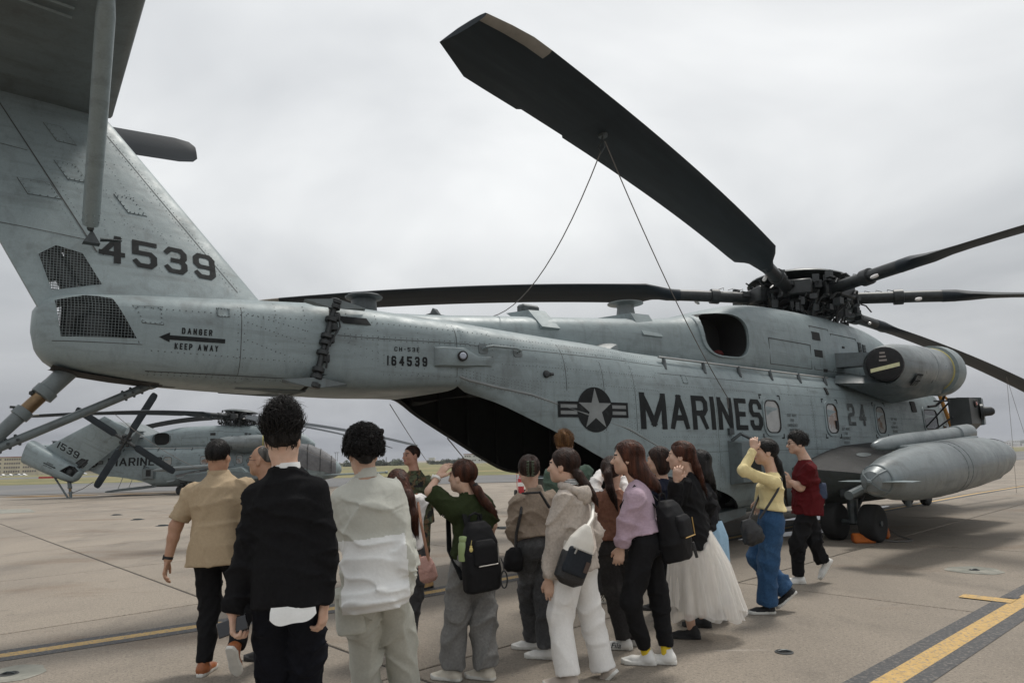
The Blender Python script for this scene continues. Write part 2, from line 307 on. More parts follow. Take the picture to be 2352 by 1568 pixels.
# ---------------------------------------------------------------- ground
def gz(x, y): return -0.011 * min(max(y - 22, 0), 20) - 0.0042 * min(max(y - 42, 0), 360)
def gat(vx, vy):
    d = _x * ((vx - 1176) / F_PX) + _u * ((784 - vy) / F_PX) + _w
    t = -CAM_H / d.z
    for _ in range(25):
        p = Vector((0, 0, CAM_H)) + d * t; t = (gz(p.x, p.y) - CAM_H) / d.z
    return Vector((0, 0, CAM_H)) + d * t
CONC = mat('apron_concrete', (0.258, 0.220, 0.176), 0.85, var=0.22, vscale=34, detail=8, col2=(0.175, 0.15, 0.122), c2amt=0.45, c2scale=1.1, c2lo=0.48, c2hi=0.75, bump=0.35, bscale=70, objrand=0.07)
def concrete():
    t = CONC.node_tree; b = t.nodes['Principled BSDF']; src = b.inputs['Base Color'].links[0].from_socket
    g = N(t, 'ShaderNodeNewGeometry'); o = g.outputs['Position']
    def layer(scale, lo, hi, amt, col, st=(1, 1, 1), det=5.0):
        nonlocal src
        mp = N(t, 'ShaderNodeMapping'); link(t, o, mp.inputs[0]); mp.inputs['Scale'].default_value = st; mp.inputs['Rotation'].default_value = (0, 0, 0.75)
        nz = N(t, 'ShaderNodeTexNoise', inp={'Scale': scale, 'Detail': det, 'Roughness': 0.62}); link(t, mp.outputs[0], nz.inputs['Vector'])
        r = N(t, 'ShaderNodeMapRange', inp={'From Min': lo, 'From Max': hi, 'To Min': 0, 'To Max': amt}); link(t, nz.outputs['Fac'], r.inputs[0])
        m = N(t, 'ShaderNodeMixRGB'); link(t, r.outputs[0], m.inputs[0]); link(t, src, m.inputs[1]); m.inputs[2].default_value = (*col, 1); src = m.outputs[0]
    layer(0.28, 0.46, 0.66, 0.6, (0.15, 0.13, 0.108), (1, 0.35, 1)); layer(0.9, 0.54, 0.66, 0.5, (0.13, 0.112, 0.092), (1, .5, 1)); layer(3.5, 0.60, 0.72, 0.4, (0.10, 0.086, 0.07))
    layer(0.6, 0.56, 0.70, 0.6, (0.15, 0.095, 0.055), (0.5, 1.4, 1))
    layer(48, 0.56, 0.66, 0.6, (0.085, 0.075, 0.064), det=3.0); layer(95, 0.58, 0.68, 0.6, (0.07, 0.062, 0.054), det=2.0)
    layer(60, 0.60, 0.70, 0.6, (0.46, 0.41, 0.35), det=3.0)
    layer(1.7, 0.66, 0.73, 0.5, (0.50, 0.46, 0.41), (0.3, 2, 1))
    link(t, src, b.inputs['Base Color'])
concrete()
ASPH = mat('asphalt', (0.125, 0.125, 0.125), 0.9, var=0.2, vscale=0.12, stretch=(1, .3, 1), col2=(0.2, 0.185, 0.165), c2amt=0.6, c2scale=0.07)
GRASS = mat('mown_grass', (0.115, 0.115, 0.035), 0.9, var=0.35, vscale=0.25, detail=8, col2=(0.24, 0.19, 0.085), c2amt=0.8, c2scale=0.06, c2lo=.45, c2hi=.6)
JOINTM = mat('joint_sealant', (0.035, 0.031, 0.028), 0.9)
ys = [-40, 0, 10, 22, 28, 35, 42, 60, 100, 160, 250, 402, 700, 1400, 3000]
g = MB()
for i in range(len(ys) - 1):
    a, b = ys[i], ys[i + 1]
    g.add([(-3000, a, gz(0, a) - .016), (3000, a, gz(0, a) - .016), (3000, b, gz(0, b) - .016), (-3000, b, gz(0, b) - .016)], [(0, 1, 2, 3)])
GBASE = mat('far_concrete', (0.225, 0.192, 0.155), 0.9, var=0.25, vscale=0.05, detail=6, col2=(0.22, 0.2, 0.17), c2amt=0.6, c2scale=0.02)
ground = tag(g.build('ground', GBASE, smooth=0), kind='structure')
# slabs 4.57 x 3.81 m, joints run at -47 degrees
apron = tag(empty('apron'), kind='structure')
jb = MB(); ea = Vector((math.cos(R_(-47)), math.sin(R_(-47)))); en = Vector((-ea.y, ea.x))   # ea along joints, en across
NA, NN, A0, N0 = 3.81, 4.57, -4.35, 2.95
slab_n = 0; near_pts = []
for i in range(-12, 10):
    for j in range(-2, 13):
        cs = []
        for da, dn in ((0, 0), (1, 0), (1, 1), (0, 1)):
            p = ea * (A0 + (i + da) * NA) + en * (N0 + (j + dn) * NN); cs.append(p)
        c = sum(cs, Vector((0, 0))) / 4
        if c.y < 2 or c.y > 48 or abs(c.x) > c.y * 0.85 + 6: continue
        slab_n += 1
        gpx = 0.016
        ins = []
        for k, (da, dn) in enumerate(((gpx, gpx), (-gpx, gpx), (-gpx, -gpx), (gpx, -gpx))):
            ins.append(cs[k] + ea * da + en * dn)
        mb = MB(); top = []; dz = RNG.uniform(-.001, .001)
        for p in ins: top.append((p.x - c.x, p.y - c.y, gz(p.x, p.y) + dz))
        # small chamfer along the joint
        inn = [((x) * .997, (y) * .997, z) for x, y, z in top]; mid = [(x, y, z - .006) for x, y, z in top]; bot = [(x, y, z - .05) for x, y, z in top]
        mb.add(inn + mid + bot, [(0, 1, 2, 3)] + [(k, k + 4, (k + 1) % 4 + 4, (k + 1) % 4) for k in range(4)] + [(k + 4, k + 8, (k + 1) % 4 + 8, (k + 1) % 4 + 4) for k in range(4)])
        o = mb.build('slab', CONC, apron, smooth=0); o.location = (c.x, c.y, 0)
        bt = [(p.x, p.y, gz(p.x, p.y) - .012) for p in cs]
        jb.add(bt, [(0, 1, 2, 3)])
tag(jb.build('joint_sealant', JOINTM, apron, smooth=0), kind='stuff')
def sheet(name, pts, m, lift, kind='structure', parent=None):
    mb = MB(); bm = bmesh.new(); vs = [bm.verts.new((p[0], p[1], gz(p[0], p[1]) + lift)) for p in pts]; bm.faces.new(vs)
    bmesh.ops.triangulate(bm, faces=bm.faces); me = bpy.data.meshes.new(name); bm.to_mesh(me); bm.free(); me.materials.append(m)
    o = put(name, me, parent)
    if kind: o['kind'] = kind
    return o
def strip(name, line, off0, off1, m, lift, parent=None):
    """painted strip following a centre line, between two side offsets (left positive)"""
    L = [Vector(p) for p in line]; D = []
    for a, b in zip(L[:-1], L[1:]):
        n = max(1, int((b - a).length / 1.0)); D += [a.lerp(b, k / n) for k in range(n)]
    D.append(L[-1]); vs = []
    for k, p in enumerate(D):
        t = (D[min(k + 1, len(D) - 1)] - D[max(k - 1, 0)]).normalized(); n = Vector((-t.y, t.x))
        for o in (off0, off1): q = p + n * o; vs.append((q.x, q.y, gz(q.x, q.y) + lift))
    mb = MB(); mb.add(vs, [(2 * k, 2 * k + 1, 2 * k + 3, 2 * k + 2) for k in range(len(D) - 1)])
    return tag(mb.build(name, m, parent, smooth=0), kind='structure' if parent is None else None)
def worn_paint(name, col, amt):
    m = mat(name, col, 0.75, var=0.18, vscale=14, detail=7, col2=(0.20, 0.18, 0.155), c2amt=amt, c2scale=38, c2lo=0.52, c2hi=0.62, bump=0.25, bscale=70); return m
YEL = worn_paint('yellow_line_paint', (0.50, 0.325, 0.115), 0.9); BLKL = worn_paint('black_line_paint', (0.062, 0.062, 0.064), 0.6)
lineA = [(-7.6, 3.6), (-4.25, 5.93), (-3.08, 6.76), (-1.95, 7.42), (-.87, 8.30), (2.0, 10.9), (11.5, 19.5), (19.5, 26.8), (45, 50)]
lineB = [(1.2, 3.69), (2.355, 4.73), (4.9, 7.0), (6.4, 8.33), (9.6, 11.2)]
for ln, hw, ob in ((lineA, .07, .205), (lineB, .075, .2)):
    strip('yellow_line', ln, -hw, hw, YEL, .0045); strip('black_line_border', ln, hw, ob, BLKL, .004); strip('black_line_border', ln, -ob, -hw, BLKL, .004)
q = Vector((.745, .667)); n_ = Vector((-q.y, q.x)); c0 = Vector((4.72, 6.96))
sheet('yellow_line', [c0 + q * s + n_ * t for s, t in ((-.09, -.04), (-.09, .40), (.11, .40), (.11, -.04))], YEL, .0085)
sheet('black_line_border', [c0 + q * s + n_ * t for s, t in ((.15, -.04), (.15, .07), (.30, .07), (.30, -.04))], BLKL, .0085)
PATCH = mat('concrete_patch', (0.205, 0.205, 0.175), 0.85, var=0.3, vscale=6, detail=7, col2=(0.30, 0.28, 0.24), c2amt=0.6, c2scale=3, bump=0.2, bscale=40)
# tie-down points sunk in the apron, each with its patch, ring and bar
def tie_down(p, rp, rh, lab):
    o = empty('tie_down_point', (p.x, p.y, gz(p.x, p.y))); tag(o, lab, 'tie-down point', 'tie-down points sunk in the apron')
    if rp > 0:
        mb = MB(); k = 28; rr = [rp * (1 + .06 * math.sin(3 * w + p.x) + .04 * math.sin(7 * w)) for w in np.linspace(0, 2 * math.pi, k, endpoint=False)]
        mb.add([(r * math.cos(w), r * math.sin(w), .003) for r, w in zip(rr, np.linspace(0, 2 * math.pi, k, endpoint=False))], [tuple(range(k))]); mb.build('patch', PATCH, o, smooth=0)
    mb = MB(); mb.lathe((0, 0, 0), (0, 0, 1), [(.0045, rh * .97), (.0055, rh)], 20); mb.build('cup', BLACK, o)
    mb = MB(); mb.lathe((0, 0, 0), (0, 0, 1), [(.004, rh * 1.18), (.008, rh * 1.12), (.008, rh * 1.0), (.004, rh * .98)], 20); mb.build('ring', SEAM, o)
    mb = MB(); mb.tube([(-rh * .8, 0, .008), (-rh * .3, 0, .016), (rh * .3, 0, .016), (rh * .8, 0, .008)], rh * .13, 6); mb.build('bar', HUBG, o)
tie_down(Vector((1.98, 5.47)), 0.0, .058, 'small open tie-down cup in bare concrete in the foreground right')
tie_down(Vector((5.54, 8.70)), 0.30, .05, 'tie-down point in a pale round patch right of the orange chocks')
tie_down(Vector((-3.80, 5.42)), 0.24, .055, 'tie-down point in a grey round patch at the lower left corner')
for (vx, vy), lab in (((316, 1193), 'dark tie-down spot left of the man in the beige shirt, nearest of three'), ((268, 1182.5), 'dark tie-down spot left of the man in the beige shirt, farthest of three'), ((375, 1207), 'dark tie-down spot just beside the beige shirt sleeve'), ((1160, 1213), 'dark tie-down spot beside the rope right of the green sweater')):
    tie_down(gat(vx, vy), 0.0, .16, lab)
sheet('concrete_patch', [gat(*p) for p in ((-30, 1170), (68, 1168), (82, 1175.5), (-30, 1180))], PATCH, .004)
# water left standing on the concrete under the parked aircraft
WET = mat('wet_concrete', (0.085, 0.078, 0.068), 0.16, var=0.3, vscale=2.0, spec=0.6)
for (cx, cy, rx, ry, rot) in ((7.6, 16.6, 2.2, .35, .7), (4.9, 12.8, 1.1, .22, .55)):
    pts = []
    for w in np.linspace(0, 2 * math.pi, 36, endpoint=False):
        k = 1 + .18 * math.sin(3 * w + cx) + .12 * math.sin(5 * w + 1); a, b = rx * k * math.cos(w), ry * k * math.sin(w); pts.append((cx + a * math.cos(rot) - b * math.sin(rot), cy + a * math.sin(rot) + b * math.cos(rot)))
    sheet('puddle', pts, WET, .0025)
# asphalt taxiway, grass, second taxiway
sheet('taxiway', [(-260, 49.5), (6, 51), (40, 66), (130, 150), (240, 265), (200, 280), (90, 165), (22, 82), (2, 76), (-40, 90), (-260, 118)], ASPH, .012)
sheet('grass_field', [(-260, 118), (-40, 90), (2, 76), (22, 82), (90, 165), (200, 280), (330, 420), (120, 420), (20, 178), (-60, 188), (-80, 170), (-110, 196), (-260, 196)], GRASS, .02)
sheet('taxiway', [(-260, 262), (-30, 262), (-55, 190), (-80, 171), (-110, 197), (-260, 197)], ASPH, .012)
sheet('grass_field', [(-700, 264), (-28, 264), (20, 180), (120, 420), (330, 420), (900, 900), (-900, 900)], GRASS, .012)
# rust and oil stains on the taxiway edge
STAIN = mat('rust_stain', (0.34, 0.21, 0.085), 0.9, var=0.3, vscale=.6); OILST = mat('oil_stain', (0.15, 0.13, 0.11), 0.85, var=0.3, vscale=.8)
for x0, x1, y0, y1, m in ((-34, -27.5, 45.6, 46.6, STAIN), (-27, -22, 46, 46.7, STAIN), (-20.5, -13, 46.8, 48.2, STAIN), (-40, -12, 47.4, 49.3, OILST)):
    pts = [(x0 + (x1 - x0) * (.5 + .5 * math.cos(w)) , y0 + (y1 - y0) * (.5 + .5 * math.sin(w)) + .12 * math.sin(4 * w)) for w in np.linspace(0, 2 * math.pi, 20, endpoint=False)]
    sheet('stain', pts, m, .016 if m is STAIN else .011)
# ---------------------------------------------------------------- helicopter: shapes in its own frame (x forward from the rotor mast, r to the right, z up)
def h(x, r, z): return Vector((x, -r, z))
FK = [(-11.5, .585, 2.24, 3.27, 2.74, 3.2, 3.5), (-11.2, .62, 2.24, 3.26, 2.74, 3.2, 4.5), (-10, .92, 2.285, 3.19, 2.70, 3.2, 7), (-9, 1.14, 1.6, 3.13, 2.35, 3.5, 4), (-8.2, 1.28, 1.2, 3.09, 2.0, 3.8, 4),
      (-7.6, 1.335, .9, 3.06, 1.86, 4, 4), (-7, 1.345, .7, 3.02, 1.76, 4, 4), (-5, 1.345, .47, 3.0, 1.7, 4, 4.5), (3.4, 1.345, .47, 3.0, 1.7, 4, 4.5), (4.2, 1.26, .5, 2.95, 1.65, 3.6, 4), (5, 1.08, .55, 2.65, 1.55, 3, 3),
      (5.8, .83, .65, 2.15, 1.4, 2.5, 2.5), (6.3, .52, .82, 1.75, 1.3, 2.2, 2.2), (6.55, .1, 1.1, 1.4, 1.25, 2, 2)]
TK = [(-14.07, .05, 2.70, 2.90, 2.8, 2, 2), (-14.02, .19, 2.53, 2.985, 2.79, 2.4, 2.4), (-13.88, .31, 2.40, 3.05, 2.75, 2.8, 2.8), (-13.5, .405, 2.325, 3.10, 2.72, 3, 3.4), (-13, .47, 2.27, 3.14, 2.72, 3.2, 3.5), (-12, .55, 2.24, 3.22, 2.73, 3.2, 3.5), (-11.56, .583, 2.24, 3.26, 2.74, 3.2, 3.5)]
ZE = [(-10, 2.33), (-9.55, 2.15), (-9.19, 1.99), (-8.46, 1.66), (-8.09, 1.48), (-7.55, 1.27), (-6.8, 1.18), (-5.87, 1.0), (-5.19, .81), (-4.8, .6), (-4.62, .5)]
def sec(K, x): return catmull(K, x)
def side(K, x, z, off=0.0):
    w, zb, zt, zm, nu, nl = sec(K, x); hh, n = (zt - zm, nu) if z > zm else (zm - zb, nl)
    return w * max(0.0, 1 - min(1, abs((z - zm) / hh)) ** n) ** (1 / n) + off
def body_r(x, z, off=0.0): return side(FK, x, z, off) if x > -11.53 else side(TK, x, z, off)
def shear(x): return .27 * max(0.0, 1 - abs(x + 11.53) / .7)
def ring(K, x, zcut=None, n=22, inset=0.0):
    w, zb, zt, zm, nu, nl = sec(K, x); w -= inset; zb += inset; zt -= inset; pts = []
    a0 = -math.pi / 2
    if zcut is not None and zcut > zb:
        rr = (zcut - zm) / ((zm - zb) if zcut < zm else (zt - zm)); a0 = math.copysign(math.asin(min(1, abs(rr)) ** ((nl if zcut < zm else nu) / 2)), rr)
    half = []
    for i in range(n + 1):
        a = a0 + (math.pi / 2 - a0) * i / n; s, c = math.sin(a), max(0, math.cos(a)); e = nu if s > 0 else nl
        z = zm + math.copysign(abs(s) ** (2 / e), s) * ((zt - zm) if s > 0 else (zm - zb)); y = w * c ** (2 / e); half.append((y, z))
    for y, z in half: pts.append(h(x + shear(x) * (z - 2.75), y, z))
    for y, z in half[::-1][1:]: pts.append(h(x + shear(x) * (z - 2.75), -y, z))
    return pts
def inner(pts, x, t=.07):
    zm = float(sec(FK, x)[3]); out = []
    for p in pts: v = Vector((0, p.y, p.z - zm)); out.append(Vector((p.x, 0, zm)) + v * (1 - t / max(v.length, .2)))
    return out
def frange(a, b, st):
    n = max(1, int(round((b - a) / st))); return [a + (b - a) * i / n for i in range(n + 1)]
SH = {}     # shared meshes
def hole(me, cut):
    co = cut.build('cutter', BLACK, smooth=0); to = put('tmp', me); md = to.modifiers.new('b', 'BOOLEAN'); md.object = co; md.solver = 'EXACT'; md.operation = 'DIFFERENCE'
    dg = bpy.context.evaluated_depsgraph_get(); r = bpy.data.meshes.new_from_object(to.evaluated_get(dg)); r.name = me.name; bpy.data.objects.remove(to); bpy.data.objects.remove(co)
    return r if len(r.polygons) > 20 else me
def shapes():
    # hull with the open ramp bay
    m = MB()
    fwd = frange(-4.6, 6.3, .22) + [6.4, 6.5, 6.55]
    m.loft([ring(FK, x) for x in fwd], closed=False, cap0=False, cap1=True)
    opn = frange(-10.0, -4.6, .15); zc = [float(catmull(ZE, x)[0]) for x in opn]
    ro = [ring(FK, x, z) for x, z in zip(opn, zc)]; m.loft(ro, closed=False)
    boom = frange(-11.5, -10.0, .1); m.loft([ring(FK, x) for x in boom], closed=False, cap0=True)
    # inner skin and the cut edge
    xin = frange(-9.95, -2.0, .2); ri = [inner(ring(FK, x, (float(catmull(ZE, x)[0]) if x < -4.6 else None)), x) for x in xin]
    m.loft(ri, closed=False, mi=1); m.add(ri[0], [tuple(range(len(ri[0])))], 1); m.add(ri[-1], [tuple(range(len(ri[-1])))], 1)
    for e in (0, -1):
        a = [r[e] for r in ro]; b = [inner(r, x)[e] for r, x in zip(ro, opn)]
        m.add(a + b, [(i, i + 1, len(a) + i + 1, len(a) + i) for i in range(len(a) - 1)], 1)
    a = ring(FK, -4.6); b = inner(a, -4.6); n = len(a); k = n // 2
    m.add(a + b, [(i, i + 1, n + i + 1, n + i) for i in range(n - 1)], 0)
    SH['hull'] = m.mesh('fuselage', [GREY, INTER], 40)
    f = MB(); f.add([h(-4.9, 1.15, .62), h(-4.9, -1.15, .62), h(-2, -1.15, .72), h(-2, 1.15, .72)], [(0, 1, 2, 3)])
    for x in frange(-9.6, -2.4, .6):      # frames along the bay
        zl = float(catmull(ZE, x)[0]) + .06 if x < -4.6 else .75
        r0 = ring(FK, x - .03, zl, inset=.085); r1 = ring(FK, x + .03, zl, inset=.085); r2 = ring(FK, x - .03, zl, inset=.14); r3 = ring(FK, x + .03, zl, inset=.14)
        f.loft([r0, r2, r3, r1], closed=False)
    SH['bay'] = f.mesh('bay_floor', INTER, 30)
    # dorsal spine and gearbox fairing
    DK = [(-11.2, .28, 2.9, 3.24, 2.95, 2.6, 2.6), (-10, .42, 2.85, 3.31, 3.0, 2.8, 3), (-9, .54, 2.8, 3.4, 3.0, 3, 3), (-8, .62, 2.8, 3.485, 3.05, 3.2, 3), (-6.8, .70, 2.8, 3.595, 3.1, 3.3, 3), (-5.5, .78, 2.75, 3.73, 3.1, 3.4, 4), (-4.9, .95, 2.75, 3.83, 3.15, 3.6, 4), (-4.3, 1.02, 2.75, 4.0, 3.2, 3.8, 4),
          (-3.4, 1.03, 2.75, 4.19, 3.25, 4, 4), (-2.2, 1.02, 2.75, 4.26, 3.25, 4, 4), (0, .99, 2.75, 4.30, 3.25, 3.8, 4), (1, .96, 2.75, 4.28, 3.25, 3.6, 4), (2.1, .9, 2.75, 4.18, 3.2, 3.2, 4), (3.3, .72, 2.7, 3.98, 3.1, 2.8, 3), (4.2, .5, 2.65, 3.55, 3.0, 2.6, 3), (4.8, .25, 2.6, 3.05, 2.8, 2.2, 2)]
    SH['DK'] = DK
    d = MB(); d.loft([ring(DK, x, None, 14)[:-1] for x in frange(-11.2, 4.8, .2)], True, True, True)
    SH['spine'] = d.mesh('dorsal_fairing', GREY, 40)
    po = [(-4.55 + .57 * math.copysign(abs(math.cos(w)) ** .62, math.cos(w)), 3.45 + .39 * math.copysign(abs(math.sin(w)) ** .75, math.sin(w))) for w in np.linspace(0, 2 * math.pi, 32, endpoint=False)]; SH['duct'] = po
    c = MB(); n = len(po); c.add([h(x, 1.6, z) for x, z in po] + [h(x + .12, .35, z) for x, z in po], [tuple(range(n)), tuple(range(n, 2 * n))[::-1]] + [(i, (i + 1) % n, n + (i + 1) % n, n + i) for i in range(n)])
    SH['spine'] = hole(SH['spine'], c)
    # tail section, holed by the two grille openings
    t = MB(); t.loft([ring(TK, x) for x in [-14.07, -14.055, -14.03, -14.0, -13.95] + frange(-13.88, -11.56, .12)], closed=False, cap0=True, cap1=True)
    SH['tail'] = t.mesh('tail_section', [GREY, BLACK], 40)
    ca = R_(20)
    def finp(x, t_, n_): return h(x, -t_ * math.sin(ca) + n_ * math.cos(ca), 3.2 + t_ * math.cos(ca) + n_ * math.sin(ca))
    SH['finp'] = finp
    def fin_le(t_): return -12.0 - .702 * t_
    def fin_te(t_): return -14.18 - .47 * t_
    fb = MB(); rings = []
    def prof(u, th):  # half thickness along chord, blunt nose
        return th * (1.62 * math.sqrt(max(0, u)) * (1 - u) ** .75 * 1.02 + .10 * u)
    def fin_n(x, t_):
        le, te = fin_le(t_), fin_te(t_); u = min(1, max(0, (le - x) / (le - te))); return prof(u, .165 - .012 * t_)
    SH['fin_n'] = fin_n
    for t_ in [-.34, -.14, 0, .2, .5, .9, 1.3, 1.7, 2.1, 2.35, 2.5, 2.56]:
        le, te = fin_le(t_), fin_te(t_); sc = 1 if t_ < 2.4 else (.8 if t_ < 2.53 else .3); pts = []
        us = [0, .004, .015, .035, .07, .12, .2, .3, .42, .55, .68, .8, .9, 1.0]
        for u in us: pts.append(finp(le + (te - le) * u, t_, prof(u, .165 - .012 * t_) * sc))
        for u in us[::-1]: pts.append(finp(le + (te - le) * u, t_, -prof(u, .165 - .012 * t_) * sc))
        rings.append(pts)
    fb.loft(rings, True, True, True); SH['fin'] = fb.mesh('tail_fin', [GREY, BLACK], 50)
    G1 = [(-13.93, 2.975), (-13.87, 2.64), (-13.30, 2.655), (-13.5, 3.03), (-13.69, 3.055)]; G2 = [(-14.06, 3.44), (-13.93, 3.55), (-13.72, 3.5), (-13.56, 3.2), (-13.945, 3.09)]
    SH['G1'], SH['G2'] = G1, G2
    for key, poly in (('tail', G1), ('fin', G1), ('fin', G2)):
        c = MB(); n = len(poly); c.add([h(x, 1.2, z) for x, z in poly] + [h(x, -1.2, z) for x, z in poly], [tuple(range(n)), tuple(range(n, 2 * n))[::-1]] + [(i, (i + 1) % n, n + (i + 1) % n, n + i) for i in range(n)])
        SH[key] = hole(SH[key], c)
    # rotor blade along +x, droop in the mesh
    b = MB(); KD = .0072
    RS = [(2.75, .13, .13, .13, .13), (3.0, .18, .17, .13, .12), (3.3, .30, .26, .10, .09), (3.6, .38, .36, .075, .065), (4, .38, .37, .06, .05)] + [(r, .38, .37, .055, .045) for r in frange(4.5, 9.8, .53)] + [(9.85, .38, .37, .05, .04), (9.9, .38, .345, .05, .04), (10.70, .38, .345, .05, .04), (10.74, .38, .375, .05, .04), (11.3, .38, .375, .05, .04), (11.58, .375, .37, .048, .04), (11.85, .34, .28, .045, .035), (12.12, .29, .19, .03, .03)]
    rg = []
    for r, cl, ct, tu, tl in RS:
        z0 = -KD * r * r; pts = []
        pr = [(1.0, 0), (.93, .55), (.75, .85), (.4, 1), (0, .92), (-.4, .6), (-.75, .3), (-1, .05)]
        if r < 3.2: pr = [(math.cos(w), math.sin(w)) for w in np.linspace(0, math.pi, 8)]
        for u, k in pr: pts.append(Vector((r, (cl if u > 0 else ct) * u, z0 + tu * k)))
        for u, k in pr[::-1][1:-1]: pts.append(Vector((r, (cl if u > 0 else ct) * u, z0 - tl * k)))
        pit = math.tan(R_(float(np.interp(r, [2.7, 3.6, 12], [0, 15, 9])))); pts = [Vector((p.x, p.y, p.z + p.y * pit)) for p in pts]; rg.append(pts)
    n = len(rg[0]); vs = [p for r in rg for p in r]; fs = []; ms = []
    b.n = len(vs); b.v = [tuple(v) for v in vs]
    for i in range(len(rg) - 1):
        for j in range(n):
            b.f.append((i * n + j, i * n + (j + 1) % n, (i + 1) * n + (j + 1) % n, (i + 1) * n + j)); b.m.append(1 if RS[i][0] > 10.9 and j in (0, n - 1, 1, n - 2) else 0)
    b.f += [tuple(range(n))[::-1], tuple((len(rg) - 1) * n + j for j in range(n))]; b.m += [0, 0]
    SH['blade'] = b.mesh('rotor_blade', [BLADE, EROS], 50)
    s = MB(); zz = lambda r: -KD * r * r
    s.tube([(.95, 0, 0), (1.5, 0, zz(1.5)), (2.4, 0, zz(2.4)), (3.0, 0, zz(3.0))], .125, 14); s.lathe((1.95, 0, zz(1.95)), (1, 0, 0), [(-.1, .125), (-.09, .165), (.09, .165), (.1, .125)], 16)
    s.box((1.0, 0, 0), (.14, .36, .36), bev=.04); s.box((1.15, .14, .02), (.4, .06, .1)); s.tube([(1.0, .22, .05), (.55, .42, .08)], .055, 8); s.tube([(.95, .2, -.12), (.8, .25, -.6)], .022, 6)
    for k in range(4): s.tube([(1.1 + .22 * k, .05, .12), (1.1 + .22 * k, .06, .17), (1.22 + .22 * k, .05, .125)], .008, 4)
    SH['sleeve'] = s.mesh('blade_sleeve', HUBM, 40)
    l = MB(); l.lathe((0, 0, 0), (-.6, -.4, -.2), [(0, .03), (.05, .04), (.12, .035), (.15, .015)], 8); SH['tiplight'] = l.mesh('fold_light', mat('clear_lamp', (.75, .72, .70), .15, spec=.8), 40)
    # rotor head
    hb = MB(); rg_ = random.Random(3)
    hb.lathe((0, 0, -.62), (0, 0, 1), [(0, .34), (.12, .36), (.14, .5), (.2, .52), (.22, .36), (.42, .3), (.46, .55), (.62, .62), (.78, .56), (.8, .4), (.9, .4)], 28)
    for k in range(7):
        a = 2 * math.pi * k / 7; c, s_ = math.cos(a), math.sin(a); Rz = Matrix.Rotation(a, 3, 'Z')
        hb.box(Rz @ Vector((.72, 0, .02)), (.5, .34, .24), Rz, bev=.05); hb.box(Rz @ Vector((.98, .05, -.02)), (.16, .42, .30), Rz, bev=.03)
        hb.tube([Rz @ Vector((.55, .12, -.5)), Rz @ Vector((.9, .3, -.05))], .03, 6); hb.tube([Rz @ Vector((.45, -.25, .12)), Rz @ Vector((1.0, -.22, .08))], .06, 8)
        for q in range(58):
            p = Vector((rg_.uniform(.3, 1.2), rg_.uniform(-.42, .42), rg_.uniform(-.55, .27)))
            if rg_.random() < .5: hb.box(Rz @ p, (rg_.uniform(.04, .15), rg_.uniform(.04, .14), rg_.uniform(.04, .16)), Rz)
            else:
                q_ = p + Vector((rg_.uniform(-.2, .2), rg_.uniform(-.15, .15), rg_.uniform(-.16, .2))); hb.tube([Rz @ p, Rz @ ((p + q_) / 2 + Vector((0, 0, .05))), Rz @ q_], rg_.uniform(.009, .022), 5)
    SH['hub'] = hb.mesh('rotor_hub', HUBM, 40)
    dm = MB(); dm.lathe((0, 0, .30), (0, 0, 1), [(0, .93), (.02, .97), (.05, .95), (.11, .8), (.16, .5), (.18, .0)], 32); dm.lathe((0, 0, .30), (0, 0, 1), [(0, .90), (-.03, .6), (-.05, .3)], 32); SH['dome'] = dm.mesh('hub_cover', HUBG, 40)
    sw = MB(); sw.lathe((0, 0, -.75), (0, 0, 1), [(0, .3), (.02, .62), (.1, .64), (.12, .34), (.2, .3)], 28)
    for k in range(7):
        a = 2 * math.pi * (k + .3) / 7; Rz = Matrix.Rotation(a, 3, 'Z'); sw.box(Rz @ Vector((.62, 0, -.66)), (.22, .14, .12), Rz, bev=.02); sw.tube([Rz @ Vector((.66, 0, -.6)), Rz @ Vector((.92, .12, -.05))], .026, 6); sw.box(Rz @ Vector((.45, .2, -.5)), (.16, .28, .14), Rz, bev=.02)
    SH['swash'] = sw.mesh('swashplate', HUBG, 40)
shapes()
def fside(K=None, off=.004, sgn=1):
    return lambda u, v: h(u, sgn * body_r(u, v, off), v)
def surf_text(name, txt, x0, x1, z0, z1, m, parent, th=.16, fn=None, gap=.28):
    q, w = text_quads(txt, z1 - z0, th=th, gap=gap, width=x1 - x0); fn = fn or fside()
    return decal(name, [[(x0 + u, z0 + v) for u, v in a] for a in q], fn, m, parent)
def rrect(x0, x1, z0, z1, r, n=5):
    pts = []
    for cx, cz, a0 in ((x1 - r, z1 - r, 0), (x0 + r, z1 - r, 90), (x0 + r, z0 + r, 180), (x1 - r, z0 + r, 270)):
        for i in range(n + 1): a = R_(a0 + 90 * i / n); pts.append((cx + r * math.cos(a), cz + r * math.sin(a)))
    return pts
def plate(mb, poly, fn, depth0, depth1, mi=0):
    """closed plate over a surface: outline poly (x, z), fn(x, z, off)"""
    n = len(poly); a = [fn(x, z, depth0) for x, z in poly]; b = [fn(x, z, depth1) for x, z in poly]
    mb.add(a + b, [tuple(range(n))[::-1], tuple(range(n, 2 * n))] + [(i, (i + 1) % n, n + (i + 1) % n, n + i) for i in range(n)], mi)
def frame_ring(mb, poly_o, poly_i, fn, d0, d1):
    n = len(poly_o); A = [fn(x, z, d0) for x, z in poly_o]; B = [fn(x, z, d1) for x, z in poly_o]; C = [fn(x, z, d1) for x, z in poly_i]; D = [fn(x, z, d0) for x, z in poly_i]
    mb.loft([A, B, C, D], True)
def star_pts(cx, cz, r): return [(cx + (r if k % 2 == 0 else r * .382) * math.sin(math.pi * k / 5), cz + (r if k % 2 == 0 else r * .382) * math.cos(math.pi * k / 5)) for k in range(10)]
